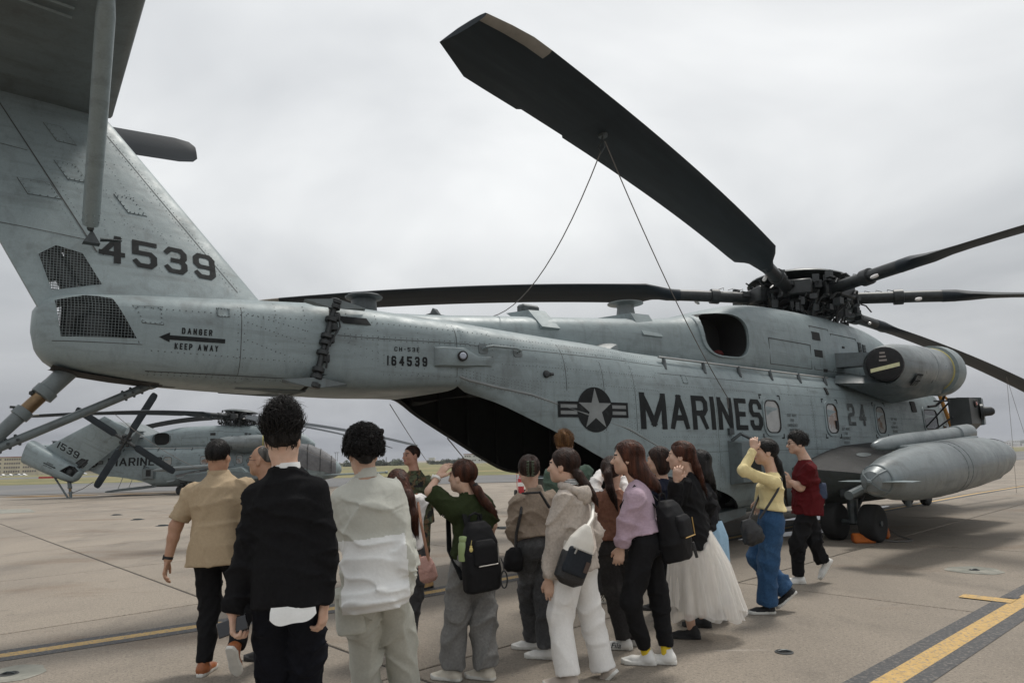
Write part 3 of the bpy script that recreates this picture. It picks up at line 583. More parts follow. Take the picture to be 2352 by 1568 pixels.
def clip_line(poly, p, d):
    """part of the line p + t d inside a convex polygon"""
    t0, t1 = -99, 99; n = len(poly); A = sum(poly[i][0] * poly[(i + 1) % n][1] - poly[(i + 1) % n][0] * poly[i][1] for i in range(n)); s = 1 if A > 0 else -1
    for i in range(n):
        a, b = poly[i], poly[(i + 1) % n]; nx, nz = -(b[1] - a[1]) * s, (b[0] - a[0]) * s; c = (p[0] - a[0]) * nx + (p[1] - a[1]) * nz; k = d[0] * nx + d[1] * nz
        if abs(k) < 1e-9:
            if c < 0: return None
        elif k > 0: t0 = max(t0, -c / k)
        else: t1 = min(t1, -c / k)
    return (t0, t1) if t1 - t0 > .01 else None
def grille(poly, fn, pitch, wr, parent):
    mb = MB(); xs = [p[0] for p in poly]; zs = [p[1] for p in poly]
    for k in range(int((max(xs) - min(xs)) / pitch) + 1):
        x = min(xs) + pitch * (k + .5); c = clip_line(poly, (x, 0), (0, 1))
        if c: mb.tube([fn(x, c[0] + (c[1] - c[0]) * q / 4, .003) for q in range(5)], wr, 4, cap=False)
    for k in range(int((max(zs) - min(zs)) / pitch) + 1):
        z = min(zs) + pitch * (k + .5); c = clip_line(poly, (0, z), (1, 0))
        if c: mb.tube([fn(c[0] + (c[1] - c[0]) * q / 4, z, .003) for q in range(5)], wr, 4, cap=False)
    return tag(mb.build('wire_grille', GREY_D, parent, smooth=0), kind='stuff')
def helicopter(label, loc, rz, phase, folded, num, tailnum, detail):
    root = empty('helicopter', loc, rz); tag(root, label, 'helicopter')
    tail_parts = []
    def P(name, mb, m, sm=35, tail=False, parent=None, normals=True):
        o = mb.build(name, m, parent or root, sm, normals)
        if tail: tail_parts.append(o)
        return o
    def S(name, key, parent=None, tail=False):
        o = put(name, SH[key], parent or root)
        if tail: tail_parts.append(o)
        return o
    fs = lambda x, z, off=0.0: h(x, body_r(x, z, off), z); fl = lambda x, z, off=0.0: h(x, -body_r(x, z, off), z)
    finp, fin_n = SH['finp'], SH['fin_n']
    def fin_face(x, z, off=0.0, sgn=1):
        t_ = (z - 3.2) / math.cos(R_(20))
        for _ in range(3): n_ = sgn * (fin_n(x, t_) + off); t_ = (z - 3.2 - n_ * math.sin(R_(20))) / math.cos(R_(20))
        return finp(x, t_, sgn * (fin_n(x, t_) + off))
    S('fuselage', 'hull'); S('bay_floor', 'bay'); S('dorsal_fairing', 'spine')
    tail = S('tail_section', 'tail', tail=True); fin = S('tail_fin', 'fin', tail=True)
    # ---- main rotor, mast tilted forward
    RM = Matrix.Translation((0, 0, 4.78)) @ Matrix.Rotation(R_(5.6), 4, 'Y'); RH = RM @ Matrix.Scale(1.14, 4)
    hub = S('rotor_hub', 'hub'); hub.matrix_local = RH; o = S('hub_cover', 'dome'); o.matrix_local = RH; o = S('swashplate', 'swash'); o.matrix_local = RH
    m = MB(); m.tube([(0, 0, 4.1), RM @ Vector((0, 0, -.6))], .34, 20); P('mast', m, HUBM)
    for k in range(7):
        b = S('rotor_blade', 'blade'); b.matrix_local = RM @ Matrix.Rotation(phase + 2 * math.pi * k / 7, 4, 'Z')
        S('sleeve', 'sleeve', b); t = S('fold_light', 'tiplight', b); t.location = (2.35, -.12, -.12)
    # ---- markings
    surf_text('lettering_marines', 'MARINES', -7.34, -4.27, 1.825, 2.325, MARK, root, th=.155, gap=.10)
    surf_text('lettering_number', num, -1.2, -.42, 1.93, 2.36, MARK2, root, th=.17)
    cx, cz, rr = -8.16, 2.07, .29
    ins = MB(); circ = [(cx + rr * math.cos(w), cz + rr * math.sin(w)) for w in np.linspace(0, 2 * math.pi, 40, endpoint=False)]
    ins.add([fs(cx, cz, .005)] + [fs(x, z, .005) for x, z in circ], [(0, i + 1, (i + 1) % 40 + 1) for i in range(40)])
    for x0, x1 in ((cx - .575, cx - rr * .93), (cx + rr * .93, cx + .575)):
        for z0, z1 in ((cz - .1, cz - .062), (cz - .018, cz + .018), (cz + .062, cz + .1)): ins.add([fs(x, z, .006) for x, z in ((x0, z0), (x1, z0), (x1, z1), (x0, z1))], [(0, 1, 2, 3)])
        xe = x0 if x0 < cx - .4 else x1 - .04; ins.add([fs(x, z, .007) for x, z in ((xe, cz - .1), (xe + .04, cz - .1), (xe + .04, cz + .1), (xe, cz + .1))], [(0, 1, 2, 3)])
    insg = P('insignia', ins, MARK, 0, normals=False)
    st = MB(); sp = star_pts(cx, cz, rr * .96); st.add([fs(cx, cz, .009)] + [fs(x, z, .009) for x, z in sp], [(0, i + 1, (i + 1) % 10 + 1) for i in range(10)]); P('star', st, LIGHTG, 0, parent=insg, normals=False)
    for x0, x1 in ((cx - .535, cx - rr * 1.0), (cx + rr * 1.0, cx + .535)):
        for z0, z1 in ((cz - .062, cz - .018), (cz + .018, cz + .062)):
            bl = MB(); bl.add([fs(x, z, .0045) for x, z in ((x0, z0), (x1, z0), (x1, z1), (x0, z1))], [(0, 1, 2, 3)]); P('bar', bl, LIGHTG, 0, parent=insg, normals=False)
    sides = [(1, fs)] if not folded else [(-1, fl)]
    for sg, fn in sides:
        def T(txt, x0, x1, z0, z1, m, th=.18, f=None, nm='lettering'):
            q, w = text_quads(txt, z1 - z0, th=th, width=x1 - x0); f = f or (lambda x, z: fn(x, z, .004))
            o = decal(nm, [[((x0 + u) if sg > 0 else (x1 - u), z0 + v) for u, v in a] for a in q], f, m, root); tail_parts.append(o)
        T('DANGER', -12.93, -12.66, 2.725, 2.785, MARK, .2); T('KEEP AWAY', -12.985, -12.60, 2.575, 2.635, MARK, .2)
        a = MB(); pl = [(-13.12, 2.682), (-13.03, 2.73), (-13.03, 2.703), (-12.54, 2.695), (-12.54, 2.66), (-13.03, 2.664), (-13.03, 2.637)]; 
        a.add([fn(x, z, .004) for x, z in pl[:3] + pl[5:]], [(0, 1, 2), (0, 2, 3), (0, 3, 4)]); a.add([fn(x, z, .004) for x in np.linspace(-13.03, -12.54, 6) for z in (2.662, 2.704)], [(2 * i, 2 * i + 1, 2 * i + 3, 2 * i + 2) for i in range(5)]); tail_parts.append(a.build('danger_arrow', MARK, root, 0, False))
        def tl(u, v):   # tail number runs level with the boom on the canted fin
            return fin_face(u, v, .004, sg)
        q, w = text_quads(tailnum, .30, wr=.62, th=.165, gap=.17, width=1.08); x0 = -13.59
        o = decal('lettering_tail_number', [[((x0 + u + .0 * v) if sg > 0 else (-12.5 - u), (3.445 - (.045 * u)) + v) for u, v in a_] for a_ in q], tl, MARK, root); tail_parts.append(o)
    if folded: surf_text('lettering', 'USA', -4.0, -3.62, 1.34, 1.46, MARK2, root)
    # ---- engine nacelles
    for sg in (1, -1):
        ax = Vector((1, -.03 * sg * -1, .03)); n_ = MB(); p0 = h(-.72, 1.93 * sg, 3.04)
        n_.lathe(p0, ax, [(-.05, .30), (-.12, .36), (0, .40), (.4, .455), (1.0, .475), (1.45, .48), (1.46, .465), (1.475, .48), (2.0, .48), (2.45, .47), (2.5, .42)], 30)
        nac = P('engine_nacelle', n_, NACEL)
        e = MB(); e.lathe(p0, ax, [(2.48, .40), (2.55, .54), (3.0, .55), (3.2, .5), (3.27, .3), (3.27, .12), (3.4, .12), (3.42, .16), (3.6, .16), (3.62, .05)], 30); P('intake_barrel', e, GREY, parent=nac)
        y = MB(); y.lathe(p0, ax, [(2.42, .472), (2.44, .484), (2.48, .484), (2.5, .472)], 30); P('retaining_strap', y, mat('faded_yellow_strap', (.38, .34, .12), .7), parent=nac)
        c = MB(); axo = Vector((-1, -.36 * sg, -.02)); c0 = p0 + Vector((.02, 0, .02)); c.lathe(c0, axo, [(-.28, .315), (.0, .335), (.28, .325), (.40, .315), (.42, .28), (.42, .0)], 26); cov = P('exhaust_cover', c, FABBLK, parent=nac)
        tp = MB(); axn = axo.normalized(); sdv = axn.cross(Vector((0, 0, 1))).normalized(); up = sdv.cross(axn); tc_ = c0 + axn * .425
        tp.box(tc_ - up * .08, (.012, .50, .07), Matrix((axn, sdv * .98 + up * .18 * -sg, up)).transposed().to_3x3()); P('reflective_tape', tp, REFLY, parent=cov)
        t3 = MB()
        for q in range(3): t3.box(tc_ + up * (.06 + .07 * q) + sdv * .02, (.012, .13 - .02 * q, .035), Matrix((axn, sdv, up)).transposed().to_3x3())
        P('stencilled_tag', t3, mat('faded_tag', (.30, .27, .25), .8), parent=cov)
        # faired support down to the roof
        w = MB(); w.hull([h(-1.25, 1.18 * sg, 2.76), h(-1.0, 1.5 * sg, 2.62), h(.6, 1.46 * sg, 2.40), h(1.6, 1.34 * sg, 2.50), h(2.0, 1.1 * sg, 2.85), h(-.75, 2.1 * sg, 2.70), h(-.4, 2.0 * sg, 2.56), h(.8, 2.1 * sg, 2.52), h(1.8, 2.0 * sg, 2.60), h(.8, 2.3 * sg, 2.85), h(-.4, 2.25 * sg, 2.85), h(1.7, 2.25 * sg, 2.9), h(-.6, 1.45 * sg, 2.85), h(1.6, 1.5 * sg, 2.95), h(-.9, 1.05 * sg, 2.95), h(1.8, 1.0 * sg, 3.0)]); P('nacelle_fairing', w, GREY_D, 40, parent=nac)
        x_ = MB(); x_.hull([h(-.75, .95 * sg, 3.42), h(-.75, .95 * sg, 3.12), h(-.35, .95 * sg, 3.42), h(-.35, .95 * sg, 3.12), h(-.55, 1.7 * sg, 3.36), h(-.55, 1.7 * sg, 3.12), h(-.2, 1.7 * sg, 3.36), h(-.2, 1.7 * sg, 3.12)]); P('cross_brace', x_, GREY_D, 20, parent=nac)
        if sg > 0:
            bw = MB(); fn = lambda u, v: p0 + ax.normalized() * u + h(0, .468 * math.sin(v), -.468 * math.cos(v))
            bw.add([fn(u, v) * 1.0 + h(0, .012, -.01) for u in (.32, .49, .66) for v in (R_(35), R_(50), R_(68))], [(0, 1, 4, 3), (1, 2, 5, 4), (3, 4, 7, 6), (4, 5, 8, 7)]); P('warning_panel', bw, MARK, 0, parent=nac)
            for i, tx in enumerate(('BEWARE', 'OF BLAST')):
                q, wd = text_quads(tx, .09, width=.28); decal('lettering', [[(u, v) for u, v in a] for a in q], lambda u, v, i=i: fn(.35 + u, R_(52 - 15 * i) + v / .45) + h(0, .018, -.014), LIGHTG, nac)
    # ---- fairing openings, doors and vents on the right flank
    dks = lambda x, z, off=0.0: h(x, side(SH['DK'], x, z, off), z)
    iv = MB(); po = SH['duct']; cx_, cz_ = -4.55, 3.45; n = len(po); big = [(cx_ + (x - cx_) * 1.05, cz_ + (z - cz_) * 1.06) for x, z in po]
    frame_ring(iv, big, po, dks, -.02, .028); inl = P('exhaust_duct', iv, GREY, 40)
    iw = MB(); sm2 = [(cx_ + (x - cx_) * .985, cz_ + (z - cz_) * .985) for x, z in po]; iw.loft([[dks(x, z, -.03) for x, z in sm2], [h(x + .06, .7, z) for x, z in sm2], [h(x + .11, .40, z) for x, z in sm2]], True, False, True); P('duct_shade_lining', iw, BLACK, 40, parent=inl)  # black lining deepens the recess, its shade put into the colour
    rc = MB(); rc.ball(h(-4.12, .5, 3.2), .10, 8, sq=(1.2, 1.0, .8)); P('red_plug', rc, mat('dull_red_fabric', (.10, .012, .012), .8), parent=inl)
    for x0, x1, z0, z1, nm, mm in ((-1.62, -1.3, 3.62, 3.78, 'vent_opening', BLACK), (-1.6, -1.28, 3.28, 3.42, 'vent_opening', BLACK), (-1.28, -1.12, 3.0, 3.06, 'vent_opening', BLACK), (.45, .62, 3.5, 3.75, 'louvre', MARK), (.68, .85, 3.47, 3.72, 'louvre', MARK), (-.35, -.25, 3.55, 3.59, 'latch', BLACK), (.2, .3, 3.3, 3.34, 'latch', BLACK)):
        v = MB(); plate(v, [(x0, z0), (x1, z0), (x1, z1), (x0, z1)], dks, -.01, .006); vo = P(nm, v, mm, 0)
        if nm == 'louvre':
            s_ = MB()
            for q in range(8): z = z0 + (z1 - z0) * (q + .5) / 8; plate(s_, [(x0 + .01, z - .006), (x1 - .01, z - .006), (x1 - .01, z + .004), (x0 + .01, z + .004)], dks, .006, .014)
            tag(P('louvre_slat', s_, GREY_D, 0, parent=vo), kind='stuff')
    for x0, x1, z0, z1 in ((-3.3, -1.75, 3.02, 3.5), (-1.65, -.85, 3.02, 3.9), (-.8, .4, 3.02, 3.82)):
        v = MB(); frame_ring(v, [(x0, z0), (x1, z0), (x1, z1), (x0, z1)], [(x0 + .012, z0 + .012), (x1 - .012, z0 + .012), (x1 - .012, z1 - .012), (x0 + .012, z1 - .012)], dks, -.004, .004); P('access_door_seam', v, SEAM, 0)
    # ---- cabin windows
    for x0, x1, z0, z1, gl in ((-4.2, -3.72, 1.78, 2.33, GLASSM), (-2.08, -1.64, 1.78, 2.33, GLASSM), (.04, .46, 1.78, 2.33, GLASSM), (2.57, 3.37, 1.88, 2.34, GLASSD)):
        r = .14 if gl is GLASSM else .1; w = MB(); po = rrect(x0 - .05, x1 + .05, z0 - .05, z1 + .05, r + .04); pi_ = rrect(x0, x1, z0, z1, r); frame_ring(w, po, pi_, fs, -.01, .014); wo = P('window', w, GREY)
        g_ = MB(); g_.add([fs(x, z, .004) for x, z in pi_], [tuple(range(len(pi_)))]); P('pane', g_, gl, 0, parent=wo)
        sl = MB(); frame_ring(sl, pi_, [(x + (.018 if x < (x0 + x1) / 2 else -.018), z + (.018 if z < (z0 + z1) / 2 else -.018)) for x, z in pi_], fs, .004, .016); P('seal', sl, BLACK, parent=wo)
        if gl is GLASSM:
            cm = MB()
            for X, Z, sx, sz in ((x0 - .09, z1 + .09, 1, -1), (x1 + .09, z1 + .09, -1, -1), (x0 - .09, z0 - .09, 1, 1), (x1 + .09, z0 - .09, -1, 1)):
                for dx, dz in ((.08, .022), (.022, .08)): plate(cm, [(X, Z), (X + sx * dx, Z), (X + sx * dx, Z + sz * dz), (X, Z + sz * dz)], fs, .002, .005)
            tag(P('corner_mark', cm, MARK, 0, parent=wo), kind='stuff')
    if True:
        for X, Z in ((-3.32, 2.06), (-1.36, 1.84), (.9, 2.06)):
            for i, tx in enumerate(('CUT HERE', 'FOR', 'EMERGENCY', 'RESCUE')):
                wd = .038 * len(tx); surf_text('lettering', tx, X - wd / 2, X + wd / 2, Z - .085 * i, Z + .05 - .085 * i, MARK2, root, th=.17)
    # ---- rail along the roof edge
    rl = MB(); rl.tube([h(-6.62, 1.14, 2.885), h(-1.45, 1.14, 2.855)], .018, 8); ro = P('roof_rail', rl, STEEL)
    for x in frange(-6.5, -1.6, .98):
        p = MB(); p.tube([h(x, 1.14, 2.87), h(x - .06, 1.2, 2.69)], [.028, .032], 6); P('rail_post', p, HUBG, parent=ro)
    # ---- dorsal antennas
    an = MB(); an.lathe(h(-10.78, 0, 3.16), (0, 0, 1), [(0, .17), (.26, .15), (.28, .22), (.30, .225), (.315, .2), (.32, 0)], 24); P('disc_antenna', an, HUBG)
    an = MB(); an.hull([h(-6.42, -.2, 3.72), h(-5.98, -.2, 3.74), h(-6.42, .5, 3.68), h(-5.98, .5, 3.70), h(-6.42, .74, 3.3), h(-5.98, .76, 3.3), h(-6.42, .6, 3.2), h(-5.98, .6, 3.2)]); ao = P('antenna_pedestal', an, GREY, 20); a2 = MB(); a2.lathe(h(-5.95, 0, 3.7), (0, 0, 1), [(0, .17), (.2, .14), (.24, .16), (.27, .3), (.285, .3), (.30, .0)], 24); P('disc_antenna', a2, NACEL, parent=ao)
    an = MB(); an.hull([h(-8.42, -.15, 3.56), h(-8.1, -.15, 3.58), h(-8.42, .34, 3.52), h(-8.1, .34, 3.54), h(-8.42, .62, 3.24), h(-8.1, .64, 3.24), h(-8.42, .5, 3.15), h(-8.1, .5, 3.15)]); ao = P('antenna_pedestal', an, GREY, 20); a2 = MB(); a2.box(h(-8.12, 0, 3.62), (.34, .16, .13), bev=.03); P('blade_antenna', a2, HUBG, parent=ao)
    an = MB(); an.hull([h(-9.85, .03, 3.3), h(-9.62, .03, 3.3), h(-9.85, -.03, 3.3), h(-9.62, -.03, 3.3), h(-9.8, .02, 3.44), h(-9.7, -.02, 3.44)]); an.box(h(-9.7, 0, 3.33), (.34, .12, .05)); P('blade_antenna', an, HUBG, 20)
    an = MB(); an.hull([h(-7.4, .82, 2.95), h(-7.1, .82, 2.95), h(-7.1, .6, 3.1), h(-7.4, .6, 3.1), h(-7.1, .78, 3.08), h(-7.15, .6, 3.14)]); P('vent_scoop', an, GREY_D, 20)
    # ---- lamp blister, hand hold and step on the boom side
    lb = MB(); prof = [(-10.32, .02), (-10.24, .075), (-10.1, .09), (-9.98, .085), (-9.8, .045), (-9.62, .0)]; rings = []
    for x, d in prof: rings.append([fs(x, 2.655 + z, o_) for z, o_ in ((-.12, .0), (-.1, d * .8), (-.04, d), (.04, d), (.10, d * .8), (.12, .0))] if x < -9.85 else [fs(x, 2.62 + z, o_) for z, o_ in ((-.06, .0), (-.05, d * .8), (-.02, d), (.02, d), (.05, d * .8), (.06, .0))])
    lb.loft(rings, closed=False, cap0=True); lo = P('lamp_blister', lb, GREY, 50)
    lm = MB(); c = fs(-10.03, 2.66, .06); d_ = (fs(-10.03, 2.66, 1.0) - fs(-10.03, 2.66, 0)).normalized() + Vector((-.35, 0, 0)); lm.lathe(c, d_, [(0, .06), (.06, .06), (.065, .045)], 16); l1 = P('lamp', lm, BLACK, parent=lo); lg = MB(); lg.lathe(c, d_, [(.064, .042), (.075, .03), (.078, 0)], 14); P('lens', lg, mat('lamp_lens', (.35, .38, .45), .08, spec=.9), parent=l1)
    hh_ = MB(); hh_.tube([fs(-9.72, 2.775, .0), fs(-9.72, 2.785, .07), fs(-9.65, 2.80, .085), fs(-9.32, 2.79, .085), fs(-9.26, 2.77, .07), fs(-9.26, 2.755, .0)], .016, 8); ho = P('hand_hold', hh_, GREY)
    for x, z in ((-9.72, 2.775), (-9.26, 2.755)): bs = MB(); plate(bs, rrect(x - .06, x + .06, z - .06, z + .06, .03, 3), fs, .0, .008); P('hand_hold_base', bs, GREY_D, 0, parent=ho)
    surf_text('lettering_type', 'CH-53E', -10.77, -10.49, 2.70, 2.748, MARK, root, th=.17); surf_text('lettering_serial', ('164539' if not folded else '161539'), -10.85, -10.40, 2.535, 2.645, MARK, root, th=.2)
    # ---- raised seam round the ramp bay
    sm_ = MB(); B = [(-10.02, 2.43), (-9.9, 2.39), (-9.52, 2.31), (-9.11, 2.24), (-8.31, 2.01), (-7.58, 1.82), (-6.83, 1.52), (-6.4, 1.36)]
    for i in range(len(B) - 1):
        a, b = B[i], B[i + 1]; sm_.add([fs(a[0], a[1] - .012, .0), fs(a[0], a[1], .012), fs(b[0], b[1], .012), fs(b[0], b[1] - .012, .0), fs(a[0], a[1] + .02, .0), fs(b[0], b[1] + .02, .0)], [(0, 1, 2, 3), (1, 4, 5, 2)])
    P('seam_strip', sm_, LIGHTG, 0)
    # ---- rear ramp, lowered
    rp = MB(); th_ = .14
    A = [(-4.55, .62), (-5.6, .55), (-6.6, .46), (-7.3, .36), (-7.45, .32)]; bt = [(-4.6, .5), (-5.5, .38), (-6.6, .30), (-7.3, .24), (-7.45, .28)]
    L = [h(x, 1.1, z) for x, z in A] + [h(x, 1.1, z) for x, z in bt[::-1]]; Rr = [h(x, -1.1, z) for x, z in A] + [h(x, -1.1, z) for x, z in bt[::-1]]; n = len(L)
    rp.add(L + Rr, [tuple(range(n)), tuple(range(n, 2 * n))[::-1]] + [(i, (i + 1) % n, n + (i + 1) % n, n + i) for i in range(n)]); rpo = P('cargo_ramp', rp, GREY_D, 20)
    for k in range(9):
        hz_ = MB(); x = -5.15 - .11 * k; z = lambda x: float(np.interp(x, [-5.6, -4.55], [.555, .625])) + .004 if x > -5.6 else float(np.interp(x, [-6.6, -5.6], [.464, .554])) + .004
        hz_.add([h(x, .95, z(x)), h(x - .055, .95, z(x - .055)), h(x - .205, .55, z(x - .205)), h(x - .15, .55, z(x - .15))], [(0, 1, 2, 3)]); P('hazard_stripe', hz_, mat('hazard_yellow', (.55, .33, .03), .7, var=.3), 0, parent=rpo)
    for s in (1, -1):
        st_ = MB(); st_.tube([h(-6.5, 1.05 * s, 1.2), h(-6.75, 1.05 * s, .45)], .022, 6); P('ramp_strut', st_, STEEL)
    # ---- mounting box on the flank
    bx = MB(); bx.hull([h(-5.32, 1.34, 1.0), h(-5.32, 1.34, 1.66), h(-4.6, 1.34, 1.0), h(-4.6, 1.34, 1.66), h(-5.32, 1.56, 1.04), h(-5.32, 1.58, 1.62), h(-4.7, 1.56, 1.04), h(-4.7, 1.58, 1.62)]); bo = P('stowage_box', bx, GREY_D, 20)
    bw_ = MB(); bw_.add([h(-5.1, 1.572, 1.16), h(-4.82, 1.572, 1.16), h(-4.82, 1.584, 1.56), h(-5.1, 1.584, 1.56)], [(0, 1, 2, 3)]); P('box_opening', bw_, BLACK, 0, parent=bo)
    bh = MB(); bh.tube([h(-5.3, 1.4, 1.66), h(-5.2, 1.5, 1.76), h(-4.95, 1.52, 1.68)], .025, 6); bh.box(h(-5.25, 1.37, 1.8), (.12, .04, .1)); P('box_latch', bh, HUBG, parent=bo)
    # ---- sponsons with tank, pod and gear
    for sg in (1, -1):
        sp_ = MB()
        root_s = [(-3.5, 1.2), (-2.87, 1.33), (-2.2, 1.47), (-1.55, 1.56), (-.3, 1.61), (1.2, 1.5), (2.4, 1.2), (2.7, .95), (2.2, .66), (0, .5), (-2.2, .5), (-3.2, .8)]
        tip_s = [(-3.0, 1.02), (-2.5, 1.12), (-2.0, 1.2), (-1.4, 1.27), (-.3, 1.32), (1.0, 1.25), (1.8, 1.1), (2.0, .98), (1.5, .84), (0, .76), (-1.8, .76), (-2.7, .88)]
        rings = []
        for f, r in ((0, 1.25), (.15, 1.5), (.5, 2.1), (.85, 2.7), (1.0, 2.95)): rings.append([h(a[0] + (b[0] - a[0]) * f, r * sg, a[1] + (b[1] - a[1]) * (f ** 1.2)) for a, b in zip(root_s, tip_s)])
        mid = [sum((p for p in rings[-1]), Vector()) / len(rings[-1])]
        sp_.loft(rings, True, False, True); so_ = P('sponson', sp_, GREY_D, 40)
        dk = MB()
        dk.loft([[rings[k][i] + Vector((0, 0, .006)) for i in (0, 1, 2, 3, 4)] for k in (0, 1, 2, 3)], closed=False); P('walkway', dk, DECK, 0, parent=so_)
        wl = MB(); wl.hull([h(-2.9, 2.45 * sg, .95), h(-2.6, 2.45 * sg, 1.22), h(.6, 2.5 * sg, 1.62), h(1.0, 2.5 * sg, 1.4), h(-2.8, 2.85 * sg, .98), h(-2.5, 2.9 * sg, 1.24), h(.6, 2.9 * sg, 1.56), h(1.0, 2.85 * sg, 1.2), h(-2.4, 2.65 * sg, .8), h(.8, 2.7 * sg, .85)]); P('sponson_tip_fairing', wl, GREY, 40, parent=so_)
        if sg > 0:
            for q_, mm in (((-2.1, 1.95), NACEL), ((-1.35, 2.25), REFLY)):
                pp = MB(); x, r = q_; zt = lambda x, r: max(v.z for v in [rings[1][2], rings[2][2]]) ; 
                def deckz(x, r):
                    f = (r - 1.25) / 1.7; xs_ = [a[0] + (b[0] - a[0]) * f for a, b in zip(root_s[:5], tip_s[:5])]; zs_ = [a[1] + (b[1] - a[1]) * f ** 1.2 for a, b in zip(root_s[:5], tip_s[:5])]; return float(np.interp(x, xs_, zs_)) + .012
                if mm is NACEL: pts = [(x + .16 * math.cos(w), r + .11 * math.sin(w)) for w in np.linspace(0, 6.28, 14, endpoint=False)]
                else: pts = [(x - .12, r - .1), (x + .12, r - .1), (x + .12, r + .1), (x - .12, r + .1)]
                pp.add([h(a, b, deckz(a, b)) for a, b in pts], [tuple(range(len(pts)))]); P('deck_fitting', pp, mm, 0, parent=so_)
        # external tank
        if not folded:
            tk = MB(); ta = Vector((1, 0, .043)); t0 = h(-5.36, 3.4 * sg, 1.065)
            tk.lathe(t0, ta, [(0, .03), (.05, .13), (.18, .185), (.22, .20), (.7, .30), (1.3, .365), (2.0, .395), (3.6, .395), (4.4, .37), (5.0, .315), (5.45, .225), (5.7, .13), (5.84, .0)], 36); to_ = P('fuel_tank', tk, NACEL, 40)
            fr = MB()
            for w in (45, 135, 225, 315):
                a = R_(w); fr.tube([t0 + h(d, r * math.cos(a) * 1.03, r * math.sin(a) * 1.03) for d, r in ((-.01, .02), (.045, .13), (.12, .168), (.19, .195))], .011, 5)
            fr.lathe(t0, ta, [(.19, .192), (.2, .207), (.225, .212), (.24, .2)], 28); fr.ball(t0 + h(-.02, 0, 0), .035, 8); P('tank_tail_ring', fr, GREY_D, parent=to_)
            for s2 in (1, -1):
                fn_ = MB(); fn_.hull([t0 + h(.05, .12 * s2, .004), t0 + h(.42, .24 * s2, .004), t0 + h(.10, .46 * s2, .0), t0 + h(.40, .46 * s2, 0), t0 + h(.05, .12 * s2, -.008), t0 + h(.42, .24 * s2, -.008), t0 + h(.10, .46 * s2, -.004), t0 + h(.40, .46 * s2, -.004)]); P('tank_fin', fn_, GREY, 0, parent=to_)
            for x in (-2.95, -2.75): 
                sb = MB(); sb.lathe(t0, ta, [(x + 5.36 - .012, .394), (x + 5.36 - .01, .399), (x + 5.36 + .01, .399), (x + 5.36 + .012, .394)], 30); P('tank_band', sb, GREY_D, parent=to_)
            dk2 = MB(); dk2.loft([[t0 + ta * d + h(0, r * math.sin(a), r * math.cos(a) + .004) for a in np.linspace(-.42, .42, 6)] for d, r in ((4.9, .328), (5.2, .284), (5.45, .226), (5.65, .155))], closed=False); P('anti_glare_patch', dk2, MARK, 0, parent=to_)
            py = MB(); py.box(h(-2.15, 3.2 * sg, 1.47), (3.1, .18, .24), Matrix.Rotation(R_(-2.6), 3, 'Y'), bev=.02); py.box(h(-1.2, 2.98 * sg, 1.38), (1.6, .4, .2), Matrix.Rotation(R_(-2.6), 3, 'Y'), bev=.03); P('tank_pylon', py, GREY_D, 20)
        pd = MB(); pd.lathe(h(-4.35, 3.06 * sg, 1.52), Vector((1, 0, .052)), [(0, .0), (.05, .05), (.3, .095), (.9, .125), (1.8, .125), (3.3, .125), (3.32, .15), (4.0, .15), (4.05, .1), (4.07, .06)], 20, squash=((0, 1, 0), .95)); P('countermeasure_pod', pd, NACEL, 40)
        # main gear
        for dr in (-.32, .32):
            wh = MB(); c = h(-2.87, (2.0 + dr * .95) * sg, .30); wh.lathe(c, (0, 1, 0), [(-.12, .16), (-.13, .22), (-.125, .27), (-.10, .295), (-.05, .30), (.05, .30), (.10, .295), (.125, .27), (.13, .22), (.12, .16)], 28); wo = P('main_wheel', wh, RUBBER, 50)
            hu = MB(); hu.lathe(c, (0, 1, 0), [(-.09, .05), (-.1, .165), (.1, .165), (.09, .05)], 18); hu.lathe(c, (0, 1, 0), [(-.115, .05), (.115, .05)], 10)
            for q in range(8): hu.ball(c + Vector((.1 * math.cos(q * math.pi / 4), -.1 * sg, .1 * math.sin(q * math.pi / 4))), .016, 6)
            P('wheel_hub', hu, HUBG, parent=wo)
        ls = MB(); ls.tube([h(-2.87, 2.0 * sg, .28), h(-2.82, 2.0 * sg, .9)], [.07, .10], 10); ls.tube([h(-2.87, 1.55 * sg, .30), h(-2.87, 2.45 * sg, .30)], .045, 8); ls.tube([h(-2.8, 2.0 * sg, .45), h(-2.3, 2.0 * sg, .8)], .04, 8); ls.box(h(-2.85, 2.0 * sg, .78), (.34, .3, .2), bev=.05); P('landing_gear_leg', ls, HUBG)
    for dr in (-.22, .22):
        wh = MB(); c = h(5.2, dr, .24); wh.lathe(c, (0, 1, 0), [(-.08, .12), (-.09, .2), (-.06, .235), (.06, .235), (.09, .2), (.08, .12)], 22); wo = P('nose_wheel', wh, RUBBER, 50); hu = MB(); hu.lathe(c, (0, 1, 0), [(-.07, .04), (-.075, .125), (.075, .125), (.07, .04)], 14); P('wheel_hub', hu, HUBG, parent=wo)
    ls = MB(); ls.tube([h(5.2, -.25, .24), h(5.2, .25, .24)], .04, 8); ls.tube([h(5.2, 0, .24), h(5.1, 0, .75)], .07, 10); P('nose_gear_leg', ls, HUBG)
    mf = MB(); mf.tube([h(-3.7, 2.35, .78), h(-3.2, 2.35, .86)], .07, 10); P('vent_pipe', mf, GREY_D); mf = MB(); mf.lathe(h(-2.4, 2.7, .55), (0, 0, 1), [(0, .05), (.3, .05)], 8); P('drain_pipe', mf, GREY_D)
